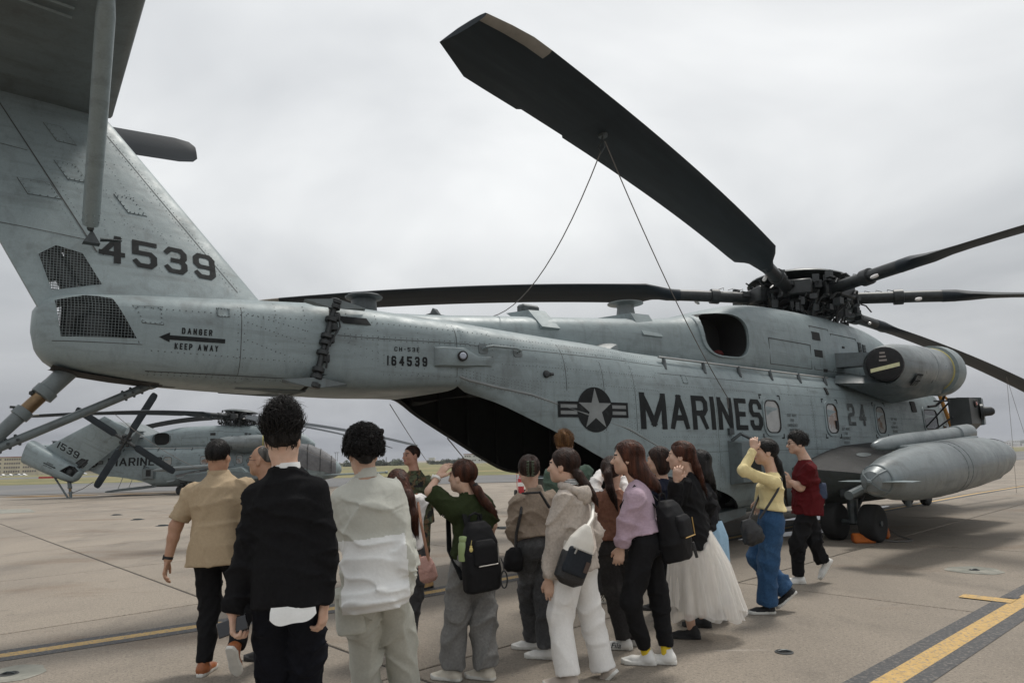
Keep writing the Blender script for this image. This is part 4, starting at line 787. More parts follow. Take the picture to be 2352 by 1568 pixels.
    # ---- cockpit side: sensor head on its arm, mirror struts
    sn = MB(); sn.hull([h(1.75, 2.12, 1.92), h(1.75, 2.12, 2.5), h(1.75, 2.52, 1.95), h(1.75, 2.52, 2.48), h(2.45, 2.1, 1.9), h(2.45, 2.1, 2.52), h(2.45, 2.5, 1.95), h(2.45, 2.5, 2.46), h(2.0, 2.3, 1.72), h(2.3, 2.3, 1.72), h(2.0, 2.2, 1.74)]); sno = P('sensor_head', sn, mat('sensor_charcoal', (.055, .06, .06), .5, var=.25, vscale=5), 20)
    fc = MB(); fc.hull([h(2.44, 2.08, 1.88), h(2.44, 2.08, 2.54), h(2.44, 2.54, 1.92), h(2.44, 2.54, 2.5), h(2.62, 2.1, 1.9), h(2.62, 2.1, 2.5), h(2.62, 2.52, 1.94), h(2.62, 2.52, 2.47)]); P('sensor_face', fc, GREY_D, 20, parent=sno)
    dm_ = MB(); dm_.lathe(h(2.42, 2.5, 2.2), (.35, -1, 0), [(0, .17), (.05, .17), (.06, .11), (.1, .10), (.2, .09), (.25, .05), (.26, 0)], 18); P('sensor_dome', dm_, HUBM, parent=sno)
    le = MB(); le.lathe(h(2.1, 2.48, 2.36), (0, -1, 0), [(0, .08), (.06, .08), (.065, .04), (.065, 0)], 16); lo_ = P('lens_housing', le, BLACK, parent=sno); lr = MB(); lr.lathe(h(2.1, 2.545, 2.36), (0, -1, 0), [(0, .04), (.012, .03), (.014, 0)], 14); P('lens', lr, mat('reddish_lens', (.42, .18, .15), .15, spec=.8), parent=lo_)
    ar = MB(); ar.tube([h(2.2, 2.2, 1.8), h(2.6, 1.3, 1.7)], .07, 8); ar.tube([h(1.6, 2.2, 2.4), h(2.7, 1.28, 1.9)], .018, 6); ar.tube([h(1.7, 2.2, 2.1), h(3.2, 1.28, 1.85)], .018, 6); ar.tube([h(1.5, 2.25, 2.42), h(1.2, 2.05, 2.42)], .016, 6); P('sensor_arm', ar, HUBM)
    mr_ = MB(); mr_.tube([h(3.55, 1.36, 2.85), h(4.5, 1.3, 1.72)], .045, 8); mr_.tube([h(3.6, 1.38, 2.8), h(5.2, 1.5, 1.95)], .03, 8); mr_.tube([h(4.05, 1.36, 2.25), h(4.5, 1.42, 2.38)], .02, 6); folded or P('cockpit_step_frame', mr_, mat('amber_yellow_tube', (.42, .19, .03), .5, var=.2))
    cb = MB(); cb.tube([h(2.9, 1.75, 2.75), h(3.1, 1.6, 2.55), h(3.05, 1.45, 2.42), h(2.85, 1.36, 2.4)], .03, 8); P('cable_loop', cb, FABBLK)
    ns = MB(); ns.tube([h(5.2, .75, .9), h(6.2, .85, .92), h(9.4, .95, .98)], [.07, .06, .05], 10); ns.lathe(h(9.4, .95, .98), (1, 0, 0), [(0, .05), (.02, .09), (.15, .09), (.18, .04)], 12); P('refuelling_probe', ns, GREY)
    for k, (x0, x1) in enumerate(((3.75, 4.35), (4.45, 5.0))):
        for sg in (1, -1):
            w = MB(); f_ = (lambda x, z, off=0.0, sg=sg: h(x, sg * body_r(x, z, off), z)); zz0, zz1 = (1.9, 2.45) if k == 0 else (1.75, 2.25); w.add([f_(x, z, .008) for x, z in ((x0, zz0), (x1, zz0), (x1, zz1), (x0, zz1))], [(0, 1, 2, 3)]); P('windshield_pane', w, GLASSD, 0)
    # ---- fold joint on the boom
    fo = MB(); pts = [(x, z) for z in np.linspace(2.27, 3.2, 9) for x in (-11.5 + .27 * (z - 2.75),)]
    jg = MB(); r0 = ring(TK, -11.56, None, 18, .01); r1 = ring(FK, -11.5, None, 18, .01); jg.loft([r0, r1], closed=False); P('fold_joint_gap', jg, BLACK, 0)
    ha, hb_ = h(-11.43 + .0, .60, 3.2), h(-11.66, .62, 2.28); hd = (hb_ - ha)
    hg = MB(); hg.tube([ha, hb_], .035, 8)
    for f in (.0, .06, .22, .42, .5, .62, .82, .9, 1.0):
        p = ha + hd * f; hg.lathe(p - hd.normalized() * .03, hd, [(0, .05), (.01, .065), (.05, .065), (.06, .05)], 12)
    ho_ = P('fold_hinge', hg, HUBM)
    for f, dx in ((.03, .0), (.97, 0)):
        p = ha + hd * f; lg_ = MB()
        lg_.hull([p + Vector((.38, .03, .01)), p + Vector((.38, .05, -.02)), p + Vector((.05, -.04, .05)), p + Vector((.05, -.04, -.05)), p + Vector((-.34, .02, .02)), p + Vector((-.34, .04, -.01)), p + Vector((-.05, -.04, .05)), p + Vector((-.05, -.04, -.05)), p + Vector((.2, .06, .04)), p + Vector((-.2, .06, -.03))]); P('hinge_lug', lg_, GREY_D, 30, parent=ho_)
    if not folded:
        hz2 = MB()
        for f in (.18, .3, .45, .68): p = ha + hd * f + Vector((.05, -.01, 0)); hz2.box(p, (.07, .06, .10), bev=.015)
        hz2.tube([ha + hd * .15 + Vector((.05, -.03, 0)), ha + hd * .3 + Vector((.1, -.05, 0)), ha + hd * .55 + Vector((.02, -.05, 0)), ha + hd * .8 + Vector((.07, -.03, 0))], .012, 6); P('hydraulic_line', hz2, HUBM, parent=ho_)
    for pl in ([(-11.4, 3.06), (-11.06, 3.06), (-11.02, 2.98), (-11.33, 2.98)], [(-11.6, 2.41), (-11.23, 2.42), (-11.26, 2.33), (-11.62, 2.33)]):
        rc_ = MB(); rc_.add([fs(x, z, .005) for x, z in pl], [(0, 1, 2, 3)]); P('hinge_recess_shade', rc_, MARK, 0)  # flat dark quads on the skin, painting the shade of the recesses
    # ---- tail details
    for poly, fn in ((SH['G1'], fs), (SH['G1'], fl), (SH['G2'], lambda x, z, o=0.0: fin_face(x, z, o, 1)), (SH['G2'], lambda x, z, o=0.0: fin_face(x, z, o, -1))):
        if detail: tail_parts.append(grille(poly, fn, .026, .0026, root))
    gb = MB(); gb.lathe(h(-13.55, 0, 2.78), Vector((0, 0, 1)), [(-.25, .12), (-.2, .2), (.0, .23), (.1, .2), (.15, .12), (.3, .1)], 18); gb.tube([h(-13.3, 0, 2.85), h(-12.9, 0, 2.9)], .13, 14); gb.tube([h(-13.72, .0, 2.98), h(-13.9, -.12, 3.4), h(-14.0, -.16, 3.6)], .075, 12); gb.tube([h(-13.62, .0, 3.1), h(-13.66, -.1, 3.6)], .05, 8); gb.box(h(-13.6, .0, 2.85), (.5, .12, .36), bev=.03); gb.box(h(-13.5, .0, 2.72), (.45, .1, .14), bev=.03); gb.box(h(-13.72, -.06, 3.36), (.16, .08, .34), Matrix.Rotation(R_(-28), 3, 'Y'), bev=.02); gb.box(h(-14.0, -.1, 3.38), (.1, .08, .36), Matrix.Rotation(R_(-28), 3, 'Y'), bev=.02); P('tail_gearbox', gb, HUBM, tail=True)
    # horizontal stabiliser on the right of the fin, with its strut
    sb_ = MB(); rings = []; be = R_(6)
    for f, r in enumerate(frange(-.70, 3.6, .43)):
        le, te = -13.46 - .055 * (r + .7), -15.25 + .03 * (r + .7); z = 5.26 + math.tan(be) * (r + .7); pts = []
        for u in (0, .01, .04, .1, .2, .35, .55, .75, 1): pts.append(h(le + (te - le) * u, r, z + .13 * (1.6 * math.sqrt(u) * (1 - u) ** .8 + .05)))
        for u in (1, .75, .55, .35, .2, .1, .04, .01): pts.append(h(le + (te - le) * u, r, z - .11 * (1.6 * math.sqrt(u) * (1 - u) ** .8 + .05)))
        rings.append(pts)
    sb_.loft(rings, True, True, True); sbo = P('horizontal_stabiliser', sb_, GREY_D, 50, tail=True)  # darker grey than the fin, standing in for shade on the underside
    rb_ = MB()
    for k in range(9):
        r = .9 + .13 * k; z = 5.26 + math.tan(be) * (r + .7) - .11
        rb_.tube([h(-14.05, r, z - .002), h(-14.9, r, z + .03)], .012, 5)
    tail_parts.append(tag(rb_.build('stiffening_rib', GREY, root), kind='stuff'))
    sf, st2 = h(-13.68, .06, 3.66), h(-13.90, 1.62, 5.38)
    sd_ = (st2 - sf).normalized(); sk = MB(); sk.lathe(sf, sd_, [(.10, .02), (.12, .068), (.16, .073), (1.0, .073), (2.0, .073), (2.25, .05), (2.3, .0)], 18); sko = P('stabiliser_strut', sk, GREY, 40, tail=True)
    ft = MB(); ft.hull([h(-13.74, .06, 3.57), h(-13.60, .06, 3.57), h(-13.67, .12, 3.70), h(-13.67, .05, 3.72), h(-13.74, .13, 3.58), h(-13.6, .13, 3.58)]); ft.ball(sf + sd_ * .08, .032, 8)
    ft.hull([h(-13.6, .09, 3.61), h(-13.42, .10, 3.64), h(-13.6, .13, 3.63), h(-13.42, .125, 3.645), h(-13.6, .1, 3.65), h(-13.42, .1, 3.655)]); P('strut_bracket', ft, HUBG, tail=True)
    if detail:
        bt_ = MB(); a_ = sd_.orthogonal().normalized(); b_ = sd_.cross(a_)
        for d in (.17, .24):
            for w in range(8): bt_.ball(sf + sd_ * d + (a_ * math.cos(w * .785) + b_ * math.sin(w * .785)) * .073, .009, 6)
        tail_parts.append(tag(bt_.build('strut_bolt', GREY, root), kind='stuff'))
    # tail rotor on the left of the fin
    trc = finp(-15.36, 2.26, -.62); nrm = (finp(0, 0, 1) - finp(0, 0, 0)); upv = (finp(0, 1, 0) - finp(0, 0, 0)); fwv = Vector((1, 0, 0))
    trs = .86 if folded else 1.0; thb = MB(); thb.lathe(trc, nrm, [(-.12, .0), (-.1, .1), (.0, .13), (.2, .12), (.25, .2), (.6, .24)], 18)
    for k in range(4):
        a = R_(6 + 90 * k); d = fwv * math.cos(a) + upv * math.sin(a); thb.tube([trc, trc + d * .5], .07, 8); thb.box(trc + d * .35 + nrm * .03, (.12, .12, .12))
    for k in range(4):
        a = R_(45 + 90 * k); d = fwv * math.cos(a) + upv * math.sin(a); thb.ball(trc + d * .22, .09, 8)
    P('tail_rotor_hub', thb, HUBM, tail=True)
    for k in range(4):
        a = R_(6.5 + 90 * k); d = fwv * math.cos(a) + upv * math.sin(a); c_ = nrm.cross(d).normalized(); tb = MB(); rings = []
        for r, w in ((.42, .06), (.6, .12), (.72, .19), (2.75, .19), (2.92, .16), (2.98, .10)):
            rings.append([trc + d * (r * trs) + c_ * (w * trs * u) + nrm * (.02 * k_) for u, k_ in ((1, 0), (.6, 1), (-.2, .9), (-1, .1), (-1, -.1), (-.2, -.7), (.6, -1))])
        tb.loft(rings, True, True, True); P('tail_rotor_blade', tb, BLADE, 50, tail=True)
    gbx = MB(); gbx.hull([*[finp(a - .26, b + .4, c) for a, b, c in ((-14.75, 2.1, -.12), (-15.3, 2.1, -.1), (-14.75, 1.6, -.12), (-15.4, 1.6, -.1), (-14.8, 2.35, -.2), (-15.2, 2.35, -.2), (-14.85, 1.7, -.5), (-15.25, 1.7, -.5), (-14.85, 2.1, -.5), (-15.25, 2.1, -.5), (-14.7, 2.2, .15), (-15.3, 2.2, .1), (-14.8, 1.7, .15), (-15.3, 1.7, .1))]]); P('tail_rotor_gearbox', gbx, GREY_D, 50, tail=True)
    # tail bumper: oleo and brace meeting at the shoe
    sh0 = h(-14.38, 0, 1.60); oa = h(-13.72, 0, 2.42); od = (sh0 - oa)
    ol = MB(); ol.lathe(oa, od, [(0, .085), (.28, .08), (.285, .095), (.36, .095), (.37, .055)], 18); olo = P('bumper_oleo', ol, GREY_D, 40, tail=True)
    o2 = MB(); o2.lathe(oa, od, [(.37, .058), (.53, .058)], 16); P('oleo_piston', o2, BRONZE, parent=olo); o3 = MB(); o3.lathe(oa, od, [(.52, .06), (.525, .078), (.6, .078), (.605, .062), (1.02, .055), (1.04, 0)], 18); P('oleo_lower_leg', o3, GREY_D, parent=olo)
    o4 = MB(); o4.tube([oa + od.normalized() * .05 + Vector((-.11, 0, -.03)), oa + od.normalized() * .32 + Vector((-.1, 0, 0))], .01, 6); o4.ball(oa + od.normalized() * .33 + Vector((-.09, 0, 0)), .025, 6); o4.tube([oa + od.normalized() * .5 + Vector((-.06, 0, .0)), oa + od.normalized() * .52 + Vector((-.12, 0, 0.02))], .012, 5); P('oleo_link', o4, HUBM, parent=olo)
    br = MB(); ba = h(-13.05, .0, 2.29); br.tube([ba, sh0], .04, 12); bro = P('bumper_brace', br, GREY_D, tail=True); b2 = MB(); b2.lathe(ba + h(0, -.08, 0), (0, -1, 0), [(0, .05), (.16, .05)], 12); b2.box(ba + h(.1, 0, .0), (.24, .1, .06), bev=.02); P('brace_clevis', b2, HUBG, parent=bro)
    bt2 = MB(); bd = (sh0 - ba); bdn = bd.normalized()
    for f in (.08, .13, .18, .78, .83, .88, .93):
        for s_ in (1, -1): bt2.ball(ba + bd * f + bdn.cross(Vector((0, 1, 0))) * (.042 * s_), .014, 6); bt2.ball(ba + bd * f + Vector((0, -.042 * s_, 0)), .014, 6)
    tag(P('brace_bolt', bt2, HUBG, parent=bro), kind='stuff')
    shb = MB(); shb.ball(sh0, .07, 10, sq=(1.3, 1, .7)); shb.lathe(sh0 - Vector((0, 0, .1)), (0, 0, 1), [(0, .12), (.03, .13), (.06, .05)], 14); P('bumper_shoe', shb, HUBG, tail=True)
    ub = MB(); ub.loft([[h(x, r, side(TK, x, 0) * 0 + zz) for r, zz in ((.2, z0), (.0, z0 - .02), (-.2, z0))] for x, z0 in ((-13.9, 2.40), (-13.7, 2.345), (-13.4, 2.305), (-13.1, 2.278), (-12.98, 2.28))], closed=False); P('bumper_well', ub, BLACK, 0, tail=True)
    if folded:
        # pin the tail against the right side: half turn about the raked hinge line
        axv = (ha - hb_).normalized(); Mf = Matrix.Translation((ha + hb_) / 2) @ Matrix.Rotation(R_(176), 4, axv) @ Matrix.Scale(1.32, 4) @ Matrix.Translation(-(ha + hb_) / 2)
        for o in tail_parts: o.matrix_local = Mf @ o.matrix_local
    return root, fs, fl, fin_face, dks
O1 = Vector((6.4725, 15.062, 0)); RZ1 = R_(90) - 0.8731
heli, FS, FL, FIN, DKS = helicopter('large grey cargo helicopter with lowered rear ramp, its tail reaching over the crowd', O1, RZ1, 4.1161 - RZ1, False, '24', '4539', True)
# ---------------------------------------------------------------- skin detail of the near helicopter: rivet rows, lapped seams, access panels
def rivets(lines, fn, name, r=.0075, sp=.05, m=None):
    mb = MB(); k = 5
    for ln in lines:
        P = [fn(*p) for p in ln]; Q = [fn(p[0], p[1], r * .75) for p in ln]
        for (a, b, qa, qb) in zip(P[:-1], P[1:], Q[:-1], Q[1:]):
            L = (b - a).length; n = max(1, int(L / sp))
            for i in range(n):
                f = (i + .5) / n; p = a.lerp(b, f); q = qa.lerp(qb, f); nn = (q - p)
                if nn.length < 1e-6: continue
                nn.normalize(); u = nn.orthogonal().normalized(); v = nn.cross(u)
                ring_ = [p + (u * math.cos(w) + v * math.sin(w)) * r for w in np.linspace(0, 2 * math.pi, k, endpoint=False)]
                mb.add(ring_ + [p + nn * r * .7], [(j, (j + 1) % k, k) for j in range(k)])
    return tag(mb.build(name, m or RIVET, heli, 60), kind='stuff')
def vline(x, z0, z1, n=10): return [(x, z0 + (z1 - z0) * i / n) for i in range(n + 1)]
def hline(x0, x1, z0, z1, n=14): return [(x0 + (x1 - x0) * i / n, z0 + (z1 - z0) * i / n) for i in range(n + 1)]
def ztop(x): return (FK if x > -11.53 else TK, x)
L = []
for x in (-12.42, -12.36, -12.05, -11.75): L.append(vline(x, 2.32, 3.15))
for x in (-13.22,): L.append([(-13.45, 3.05), (-13.28, 2.62), (-13.2, 2.36)])
for x in (-11.28, -10.95, -10.5, -10.12, -9.98, -9.6, -9.0): L.append(vline(x, 2.33, 3.12))
for x in (-8.62, -8.56, -8.02, -7.96, -7.45, -7.38, -6.9): L.append(vline(x, 1.75 if x > -8.5 else 1.95, 3.0))
for x in (-6.3, -5.6, -5.5, -4.9, -3.3, -2.6, -2.5, -.2, .8, 1.3): L.append(vline(x, .7, 2.95, 14))
for z0, z1 in ((2.95, 2.98), (2.55, 2.52), (2.36, 2.35), (2.34, 2.33)): L.append(hline(-13.2, -11.65, z0, z1))
L += [hline(-12.4, -11.7, 3.0, 2.85), hline(-12.35, -11.7, 2.72, 2.5), hline(-12.35, -11.75, 2.9, 2.72)]
for z0, z1 in ((3.03, 2.96), (2.86, 2.84), (2.82, 2.8), (2.44, 2.42)): L.append(hline(-11.35, -9.6, z0, z1))
L += [hline(-11.3, -10.4, 2.78, 2.5), hline(-11.3, -10.4, 2.68, 2.42)]
for z0, z1 in ((2.93, 2.86), (2.84, 2.78), (2.6, 2.55), (2.42, 2.36)): L.append(hline(-9.5, -6.9, z0, z1))
for z in (2.62, 2.45, 2.1, 1.72, 1.5): L.append(hline(-6.9, -4.4, z, z)); L.append(hline(-3.6, 2.4, z, z))
for a, b in zip([(-10.0, 2.43), (-9.52, 2.34), (-9.11, 2.27), (-8.31, 2.04), (-7.58, 1.85), (-6.83, 1.55)][:-1], [(-10.0, 2.43), (-9.52, 2.34), (-9.11, 2.27), (-8.31, 2.04), (-7.58, 1.85), (-6.83, 1.55)][1:]):
    for dz in (.02, .055, .09): L.append([(a[0], a[1] + dz), (b[0], b[1] + dz)])
    L.append([(a[0], a[1] - .05), (b[0], b[1] - .05)])
rivets(L, FS, 'rivet_row', .0072, .045, RIVETD)
FF = lambda x, z, o=0.0: FIN(x, z, o, 1)
def finl(t0, t1, u0, u1, n=12):
    """row on the fin: from span t0, chord fraction u0 to t1, u1"""
    out = []
    for i in range(n + 1):
        f = i / n; t = t0 + (t1 - t0) * f; u = u0 + (u1 - u0) * f; le, te = -12.0 - .702 * t, -14.18 - .47 * t; x = le + (te - le) * u; out.append((x, 3.2 + t * math.cos(R_(20)) + .05))
    return out
FL_ = [finl(.05, 2.1, .10, .12), finl(.05, 2.1, .14, .155), finl(.1, 2.1, .30, .28), finl(.15, 2.1, .43, .4), finl(.3, 2.1, .56, .52), finl(.5, 2.1, .63, .60), finl(.5, 2.1, .685, .66)]
for t in (.62, 1.02, 1.42): FL_.append(finl(t, t + .1, .14, .62))
FL_.append(finl(.42, .5, .62, .98)); FL_.append(finl(1.35, 1.42, .68, 1.0))
rivets(FL_, FF, 'rivet_row', .0055, .045)
seam = MB()
def seam_line(fn, ln, w=.006):
    for a, b in zip(ln[:-1], ln[1:]):
        d = Vector((b[0] - a[0], b[1] - a[1])); 
        if d.length < 1e-5: continue
        n = Vector((-d.y, d.x)).normalized() * (w / 2); seam.add([fn(a[0] - n.x, a[1] - n.y, .0025), fn(b[0] - n.x, b[1] - n.y, .0025), fn(b[0] + n.x, b[1] + n.y, .0025), fn(a[0] + n.x, a[1] + n.y, .0025)], [(0, 1, 2, 3)])
seam_line(FF, finl(.3, 2.2, .66, .63, 16), .012); seam_line(FF, finl(.05, 2.15, .12, .137, 16), .006); seam_line(FF, finl(.42, .5, .64, .98)); seam_line(FF, finl(1.38, 1.45, .66, 1.0))
for x in (-12.39, -10.05, -8.59, -7.99, -7.415, -5.55, -2.55): seam_line(FS, vline(x, 2.3 if x < -8 else (1.8 if x < -7 else .7), 3.05), .007)
seam_line(FS, hline(-13.93, -13.25, 2.60, 2.60), .006); seam_line(FS, [(-13.46, 3.06), (-13.28, 2.62), (-13.2, 2.33)], .006); seam_line(FS, hline(-13.2, -11.62, 2.365, 2.35), .008); seam_line(FS, hline(-11.4, -9.9, 2.84, 2.82), .006); seam_line(FS, hline(-9.9, -6.6, 2.81, 2.74), .006)
for z in (2.62, 1.5): seam_line(FS, hline(-6.8, 2.4, z, z, 30), .005)
tag(seam.build('skin_seam', SEAM, heli, 0, False), kind='stuff')
def panel(fn, pts, off=.006, m=GREY):
    mb = MB(); plate(mb, pts, fn, -.004, off); o = mb.build('access_panel', m, heli, 0); n = len(pts); cx = sum(p[0] for p in pts) / n; cz = sum(p[1] for p in pts) / n
    b = MB()
    for i in range(n):
        a, c = pts[i], pts[(i + 1) % n]
        for f in (.1, .37, .63, .9):
            x, z = a[0] + (c[0] - a[0]) * f, a[1] + (c[1] - a[1]) * f; x += (cx - x) * .12; z += (cz - z) * .12; b.ball(fn(x, z, off), .008, 5)
    tag(b.build('panel_screw', RIVET, o), kind='stuff')
    s = MB(); big = [(cx + (x - cx) * 1.05, cz + (z - cz) * 1.05) for x, z in pts]; frame_ring(s, big, pts, fn, -.003, .002); s.build('panel_gap', SEAM, o, 0)
def fq(t0, u0, dt, du):
    c = [finl(t0, t0, u0, u0, 1)[0], finl(t0, t0, u0 + du, u0 + du, 1)[0], finl(t0 + dt, t0 + dt, u0 + du, u0 + du, 1)[0], finl(t0 + dt, t0 + dt, u0, u0, 1)[0]]; return c
panel(FF, fq(.86, .66, .17, .13)); panel(FF, fq(1.58, .38, .2, .09)); panel(FF, fq(1.12, .47, .2, .09)); panel(FF, fq(.84, .29, .2, .085))
panel(FS, [(-13.34, 2.965), (-13.1, 2.975), (-13.09, 2.80), (-13.26, 2.805)]); panel(FS, [(-12.62, 3.02), (-12.5, 3.02), (-12.5, 2.93), (-12.62, 2.93)])
panel(FS, [(-6.28, 2.63), (-6.16, 2.63), (-6.16, 2.5), (-6.28, 2.5)]); panel(FS, [(1.6, 1.1), (2.1, 1.1), (2.1, 1.5), (1.6, 1.5)])
# rubber patch and black streak marks by the cabin windows
for x0, x1, z0, z1 in ((-.98 - .9, -.9 - .9, 2.5, 2.64), (-.85 - .9, -.75 - .9, 1.86, 2.02), (1.95, 2.2, 2.26, 2.5)):
    b = MB(); plate(b, rrect(x0, x1, z0, z1, .02, 2), FS, 0, .02); b.build('rubber_pad', BLACK, heli, 0)
st = MB(); st.tube([FS(-8.9, 2.47, .02), FS(-8.86, 2.5, .045), FS(-8.8, 2.5, .02)], .022, 6); st.lathe(FS(-8.88, 2.5, 0), FS(-8.88, 2.5, 1) - FS(-8.88, 2.5, 0), [(0, .05), (.02, .045), (.03, .02)], 12); st.build('grounding_socket', HUBM, heli)
# underside corrugation aft of the fold and lower hull stringers
ub = MB()
for k in range(13):
    r = -.30 + .05 * k; ub.tube([h(-12.35, r * .92, 2.262), h(-11.9, r, 2.25), h(-11.62, r, 2.25)], .012, 4)
tag(ub.build('underside_corrugation', GREY_D, heli), kind='stuff')
# ---------------------------------------------------------------- blade tie-down ropes
inv = Matrix.Rotation(-RZ1, 4, 'Z') @ Matrix.Translation(-O1)
def rope(name, pts, r, label, m=ROPE, hook=None):
    mb = MB(); mb.tube(pts, r, 6); o = mb.build(name, m); tag(o, label, 'rope', 'blade tie-down ropes'); return o
def sag(a, b, s, n=14): return [a.lerp(b, i / n) - Vector((0, 0, s * 4 * (i / n) * (1 - i / n))) for i in range(n + 1)]
M1 = Matrix.Translation(O1) @ Matrix.Rotation(RZ1, 4, 'Z'); RMm = Matrix.Translation((0, 0, 4.78)) @ Matrix.Rotation(R_(5.6), 4, 'Y')
def blade_pt(k, r, c=0): return M1 @ RMm @ Matrix.Rotation(4.1161 - RZ1 + 2 * math.pi * k / 7, 4, 'Z') @ Vector((r, c, -.0072 * r * r - .06))
pa = blade_pt(0, 9.6, .0)
hk = MB(); hk.tube([pa, pa - Vector((0.01, 0, .05)), pa - Vector((.05, 0, .12)), pa - Vector((.03, 0, .2)), pa - Vector((-.01, 0, .12)), pa - Vector((0, 0, .05))], .012, 6); hk.lathe(pa - Vector((0, 0, .01)), (0, 0, 1), [(0, .05), (.05, .06), (.07, .0)], 10); hk.build('blade_hook', HUBG, heli).matrix_world = inv
rope('tie_down_rope', sag(pa - Vector((.03, 0, .18)), M1 @ h(-8.9, -.05, 3.42), .45), .0065, 'slack grey rope from the upper blade down to the spine behind the tail boom')
rope('tie_down_rope', sag(pa - Vector((-.02, 0, .06)), M1 @ FS(-5.25, 2.32, .03), .18) + [M1 @ FS(-5.25, 2.16, .012)], .0065, 'long rope from the upper blade down to the letter N on the flank')
pe = blade_pt(3, 8.55, -.1)
for q_, lab in (((2335, 1131), 'thin tether from the lower right blade to the apron, left one'), ((2395, 1120), 'thin tether from the lower right blade to the apron, right one')):
    rope('tether', sag(pe, gat(*q_), .12), .005, lab)
rope('tether', sag(M1 @ h(-9.9, -.9, 2.25), at(985, 1065, 17.5), .02, 6), .006, 'thin stay hanging from the tail boom beside the uniformed man')
rope('tether', sag(M1 @ h(-8.75, -1.2, 1.8), at(1072, 1060, 12.5), .0, 4), .009, 'short dark rod hanging under the open ramp bay')
# second helicopter, tail folded
O2 = at(552, 960, 45.5); O2 = Vector((O2.x, O2.y, gz(O2.x, O2.y))); RZ2 = R_(13)
heli2, *_ = helicopter('distant grey helicopter with folded tail and crossed tail rotor, parked on the left', O2, RZ2, R_(250) - RZ2, True, '15', '1539', False)
M2 = Matrix.Translation(O2) @ Matrix.Rotation(RZ2, 4, 'Z')
cv = MB(); TARP = mat('grey_cockpit_tarp', (.135, .135, .14), .75, var=.25, vscale=4, bump=.6, bscale=5)
rgs = []
for x in frange(3.75, 6.2, .22):
    r_ = ring(FK, x, float(np.interp(x, [3.7, 6.2], [1.5, .95])), 14, -.05); r_ = [p + Vector((0, 0, .03 * math.sin(i * 1.3 + x * 5))) + Vector((0, (1 if p.y > 0 else -1) * .025 * math.sin(i * 2.1 + x * 7), 0)) for i, p in enumerate(r_)]; rgs.append(r_)
cv.loft(rgs, closed=False); cv.build('cockpit_cover', TARP, heli2, 60)
cb = MB()
for x in (4.4, 5.2, 5.9): cb.tube([p + Vector((0, 0, .01)) for p in ring(FK, x, 1.1, 10, -.075)], .02, 5)
cb.build('cover_strap', BLACK, heli2)
bt = MB(); bt.tube([M2.inverted() @ at(215, 1106, 42), M2.inverted() @ at(190, 1122, 42), M2.inverted() @ at(165, 1132, 42)], .02, 5); bt.build('blade_strap', ROPE, heli2)
def pb2(k, r): return M2 @ RMm @ Matrix.Rotation(R_(250) - RZ2 + 2 * math.pi * k / 7, 4, 'Z') @ Vector((r, 0, -.0072 * r * r - .05))
for k, tgt, lab in ((0, (455, 1075), 'thin tether below the far helicopter blade nearest the camera'), (1, (770, 1060), 'thin tether from a right-hand blade of the far helicopter')):
    rope('tether', sag(pb2(k, 9.4), at(*tgt, 39), .25), .014, lab)
# ---------------------------------------------------------------- people: implicit surfaces turned into one smooth skin each
def nets(f, org, hs):
    """surface nets of a sampled distance field -> verts, quads"""
    nx, ny, nz = f.shape; s = f < 0
    cs = np.zeros((nx - 1, ny - 1, nz - 1), np.uint8)
    for i in (0, 1):
        for j in (0, 1):
            for k in (0, 1): cs += s[i:nx - 1 + i, j:ny - 1 + j, k:nz - 1 + k]
    act = (cs > 0) & (cs < 8); idx = -np.ones(act.shape, np.int64); ijk = np.argwhere(act); idx[act] = np.arange(len(ijk))
    if len(ijk) == 0: return np.zeros((0, 3)), np.zeros((0, 4), int)
    acc = np.zeros((len(ijk), 3)); cnt = np.zeros(len(ijk))
    C = [(0, 0, 0), (1, 0, 0), (0, 1, 0), (1, 1, 0), (0, 0, 1), (1, 0, 1), (0, 1, 1), (1, 1, 1)]
    v = [f[ijk[:, 0] + a, ijk[:, 1] + b, ijk[:, 2] + c] for a, b, c in C]
    for a in range(8):
        for b in range(a + 1, 8):
            d = np.abs(np.subtract(C[a], C[b])).sum()
            if d != 1: continue
            m = (v[a] < 0) != (v[b] < 0); t = np.where(m, v[a] / np.where(m, v[a] - v[b], 1), 0)
            p = np.array(C[a])[None] + t[:, None] * (np.array(C[b]) - np.array(C[a]))[None]; acc[m] += p[m]; cnt[m] += 1
    V = org + hs * (ijk + acc / cnt[:, None]); Q = []
    for ax in range(3):
        sl0 = [slice(None)] * 3; sl1 = [slice(None)] * 3; sl0[ax] = slice(0, -1); sl1[ax] = slice(1, None); ch = s[tuple(sl0)] != s[tuple(sl1)]; e = np.argwhere(ch)
        o1, o2 = [(1, 2), (2, 0), (0, 1)][ax]; ok = (e[:, o1] > 0) & (e[:, o2] > 0) & (e[:, o1] < f.shape[o1] - 1) & (e[:, o2] < f.shape[o2] - 1); e = e[ok]
        def cell(d1, d2): c = e.copy(); c[:, o1] -= d1; c[:, o2] -= d2; return idx[c[:, 0], c[:, 1], c[:, 2]]
        q = np.stack([cell(1, 1), cell(0, 1), cell(0, 0), cell(1, 0)], 1); fl = s[e[:, 0], e[:, 1], e[:, 2]]; q[~fl] = q[~fl][:, ::-1]; Q.append(q)
    Q = np.concatenate(Q); return V, Q[(Q >= 0).all(1)]
def A3(v): return np.array([v[0], v[1], v[2]], float)
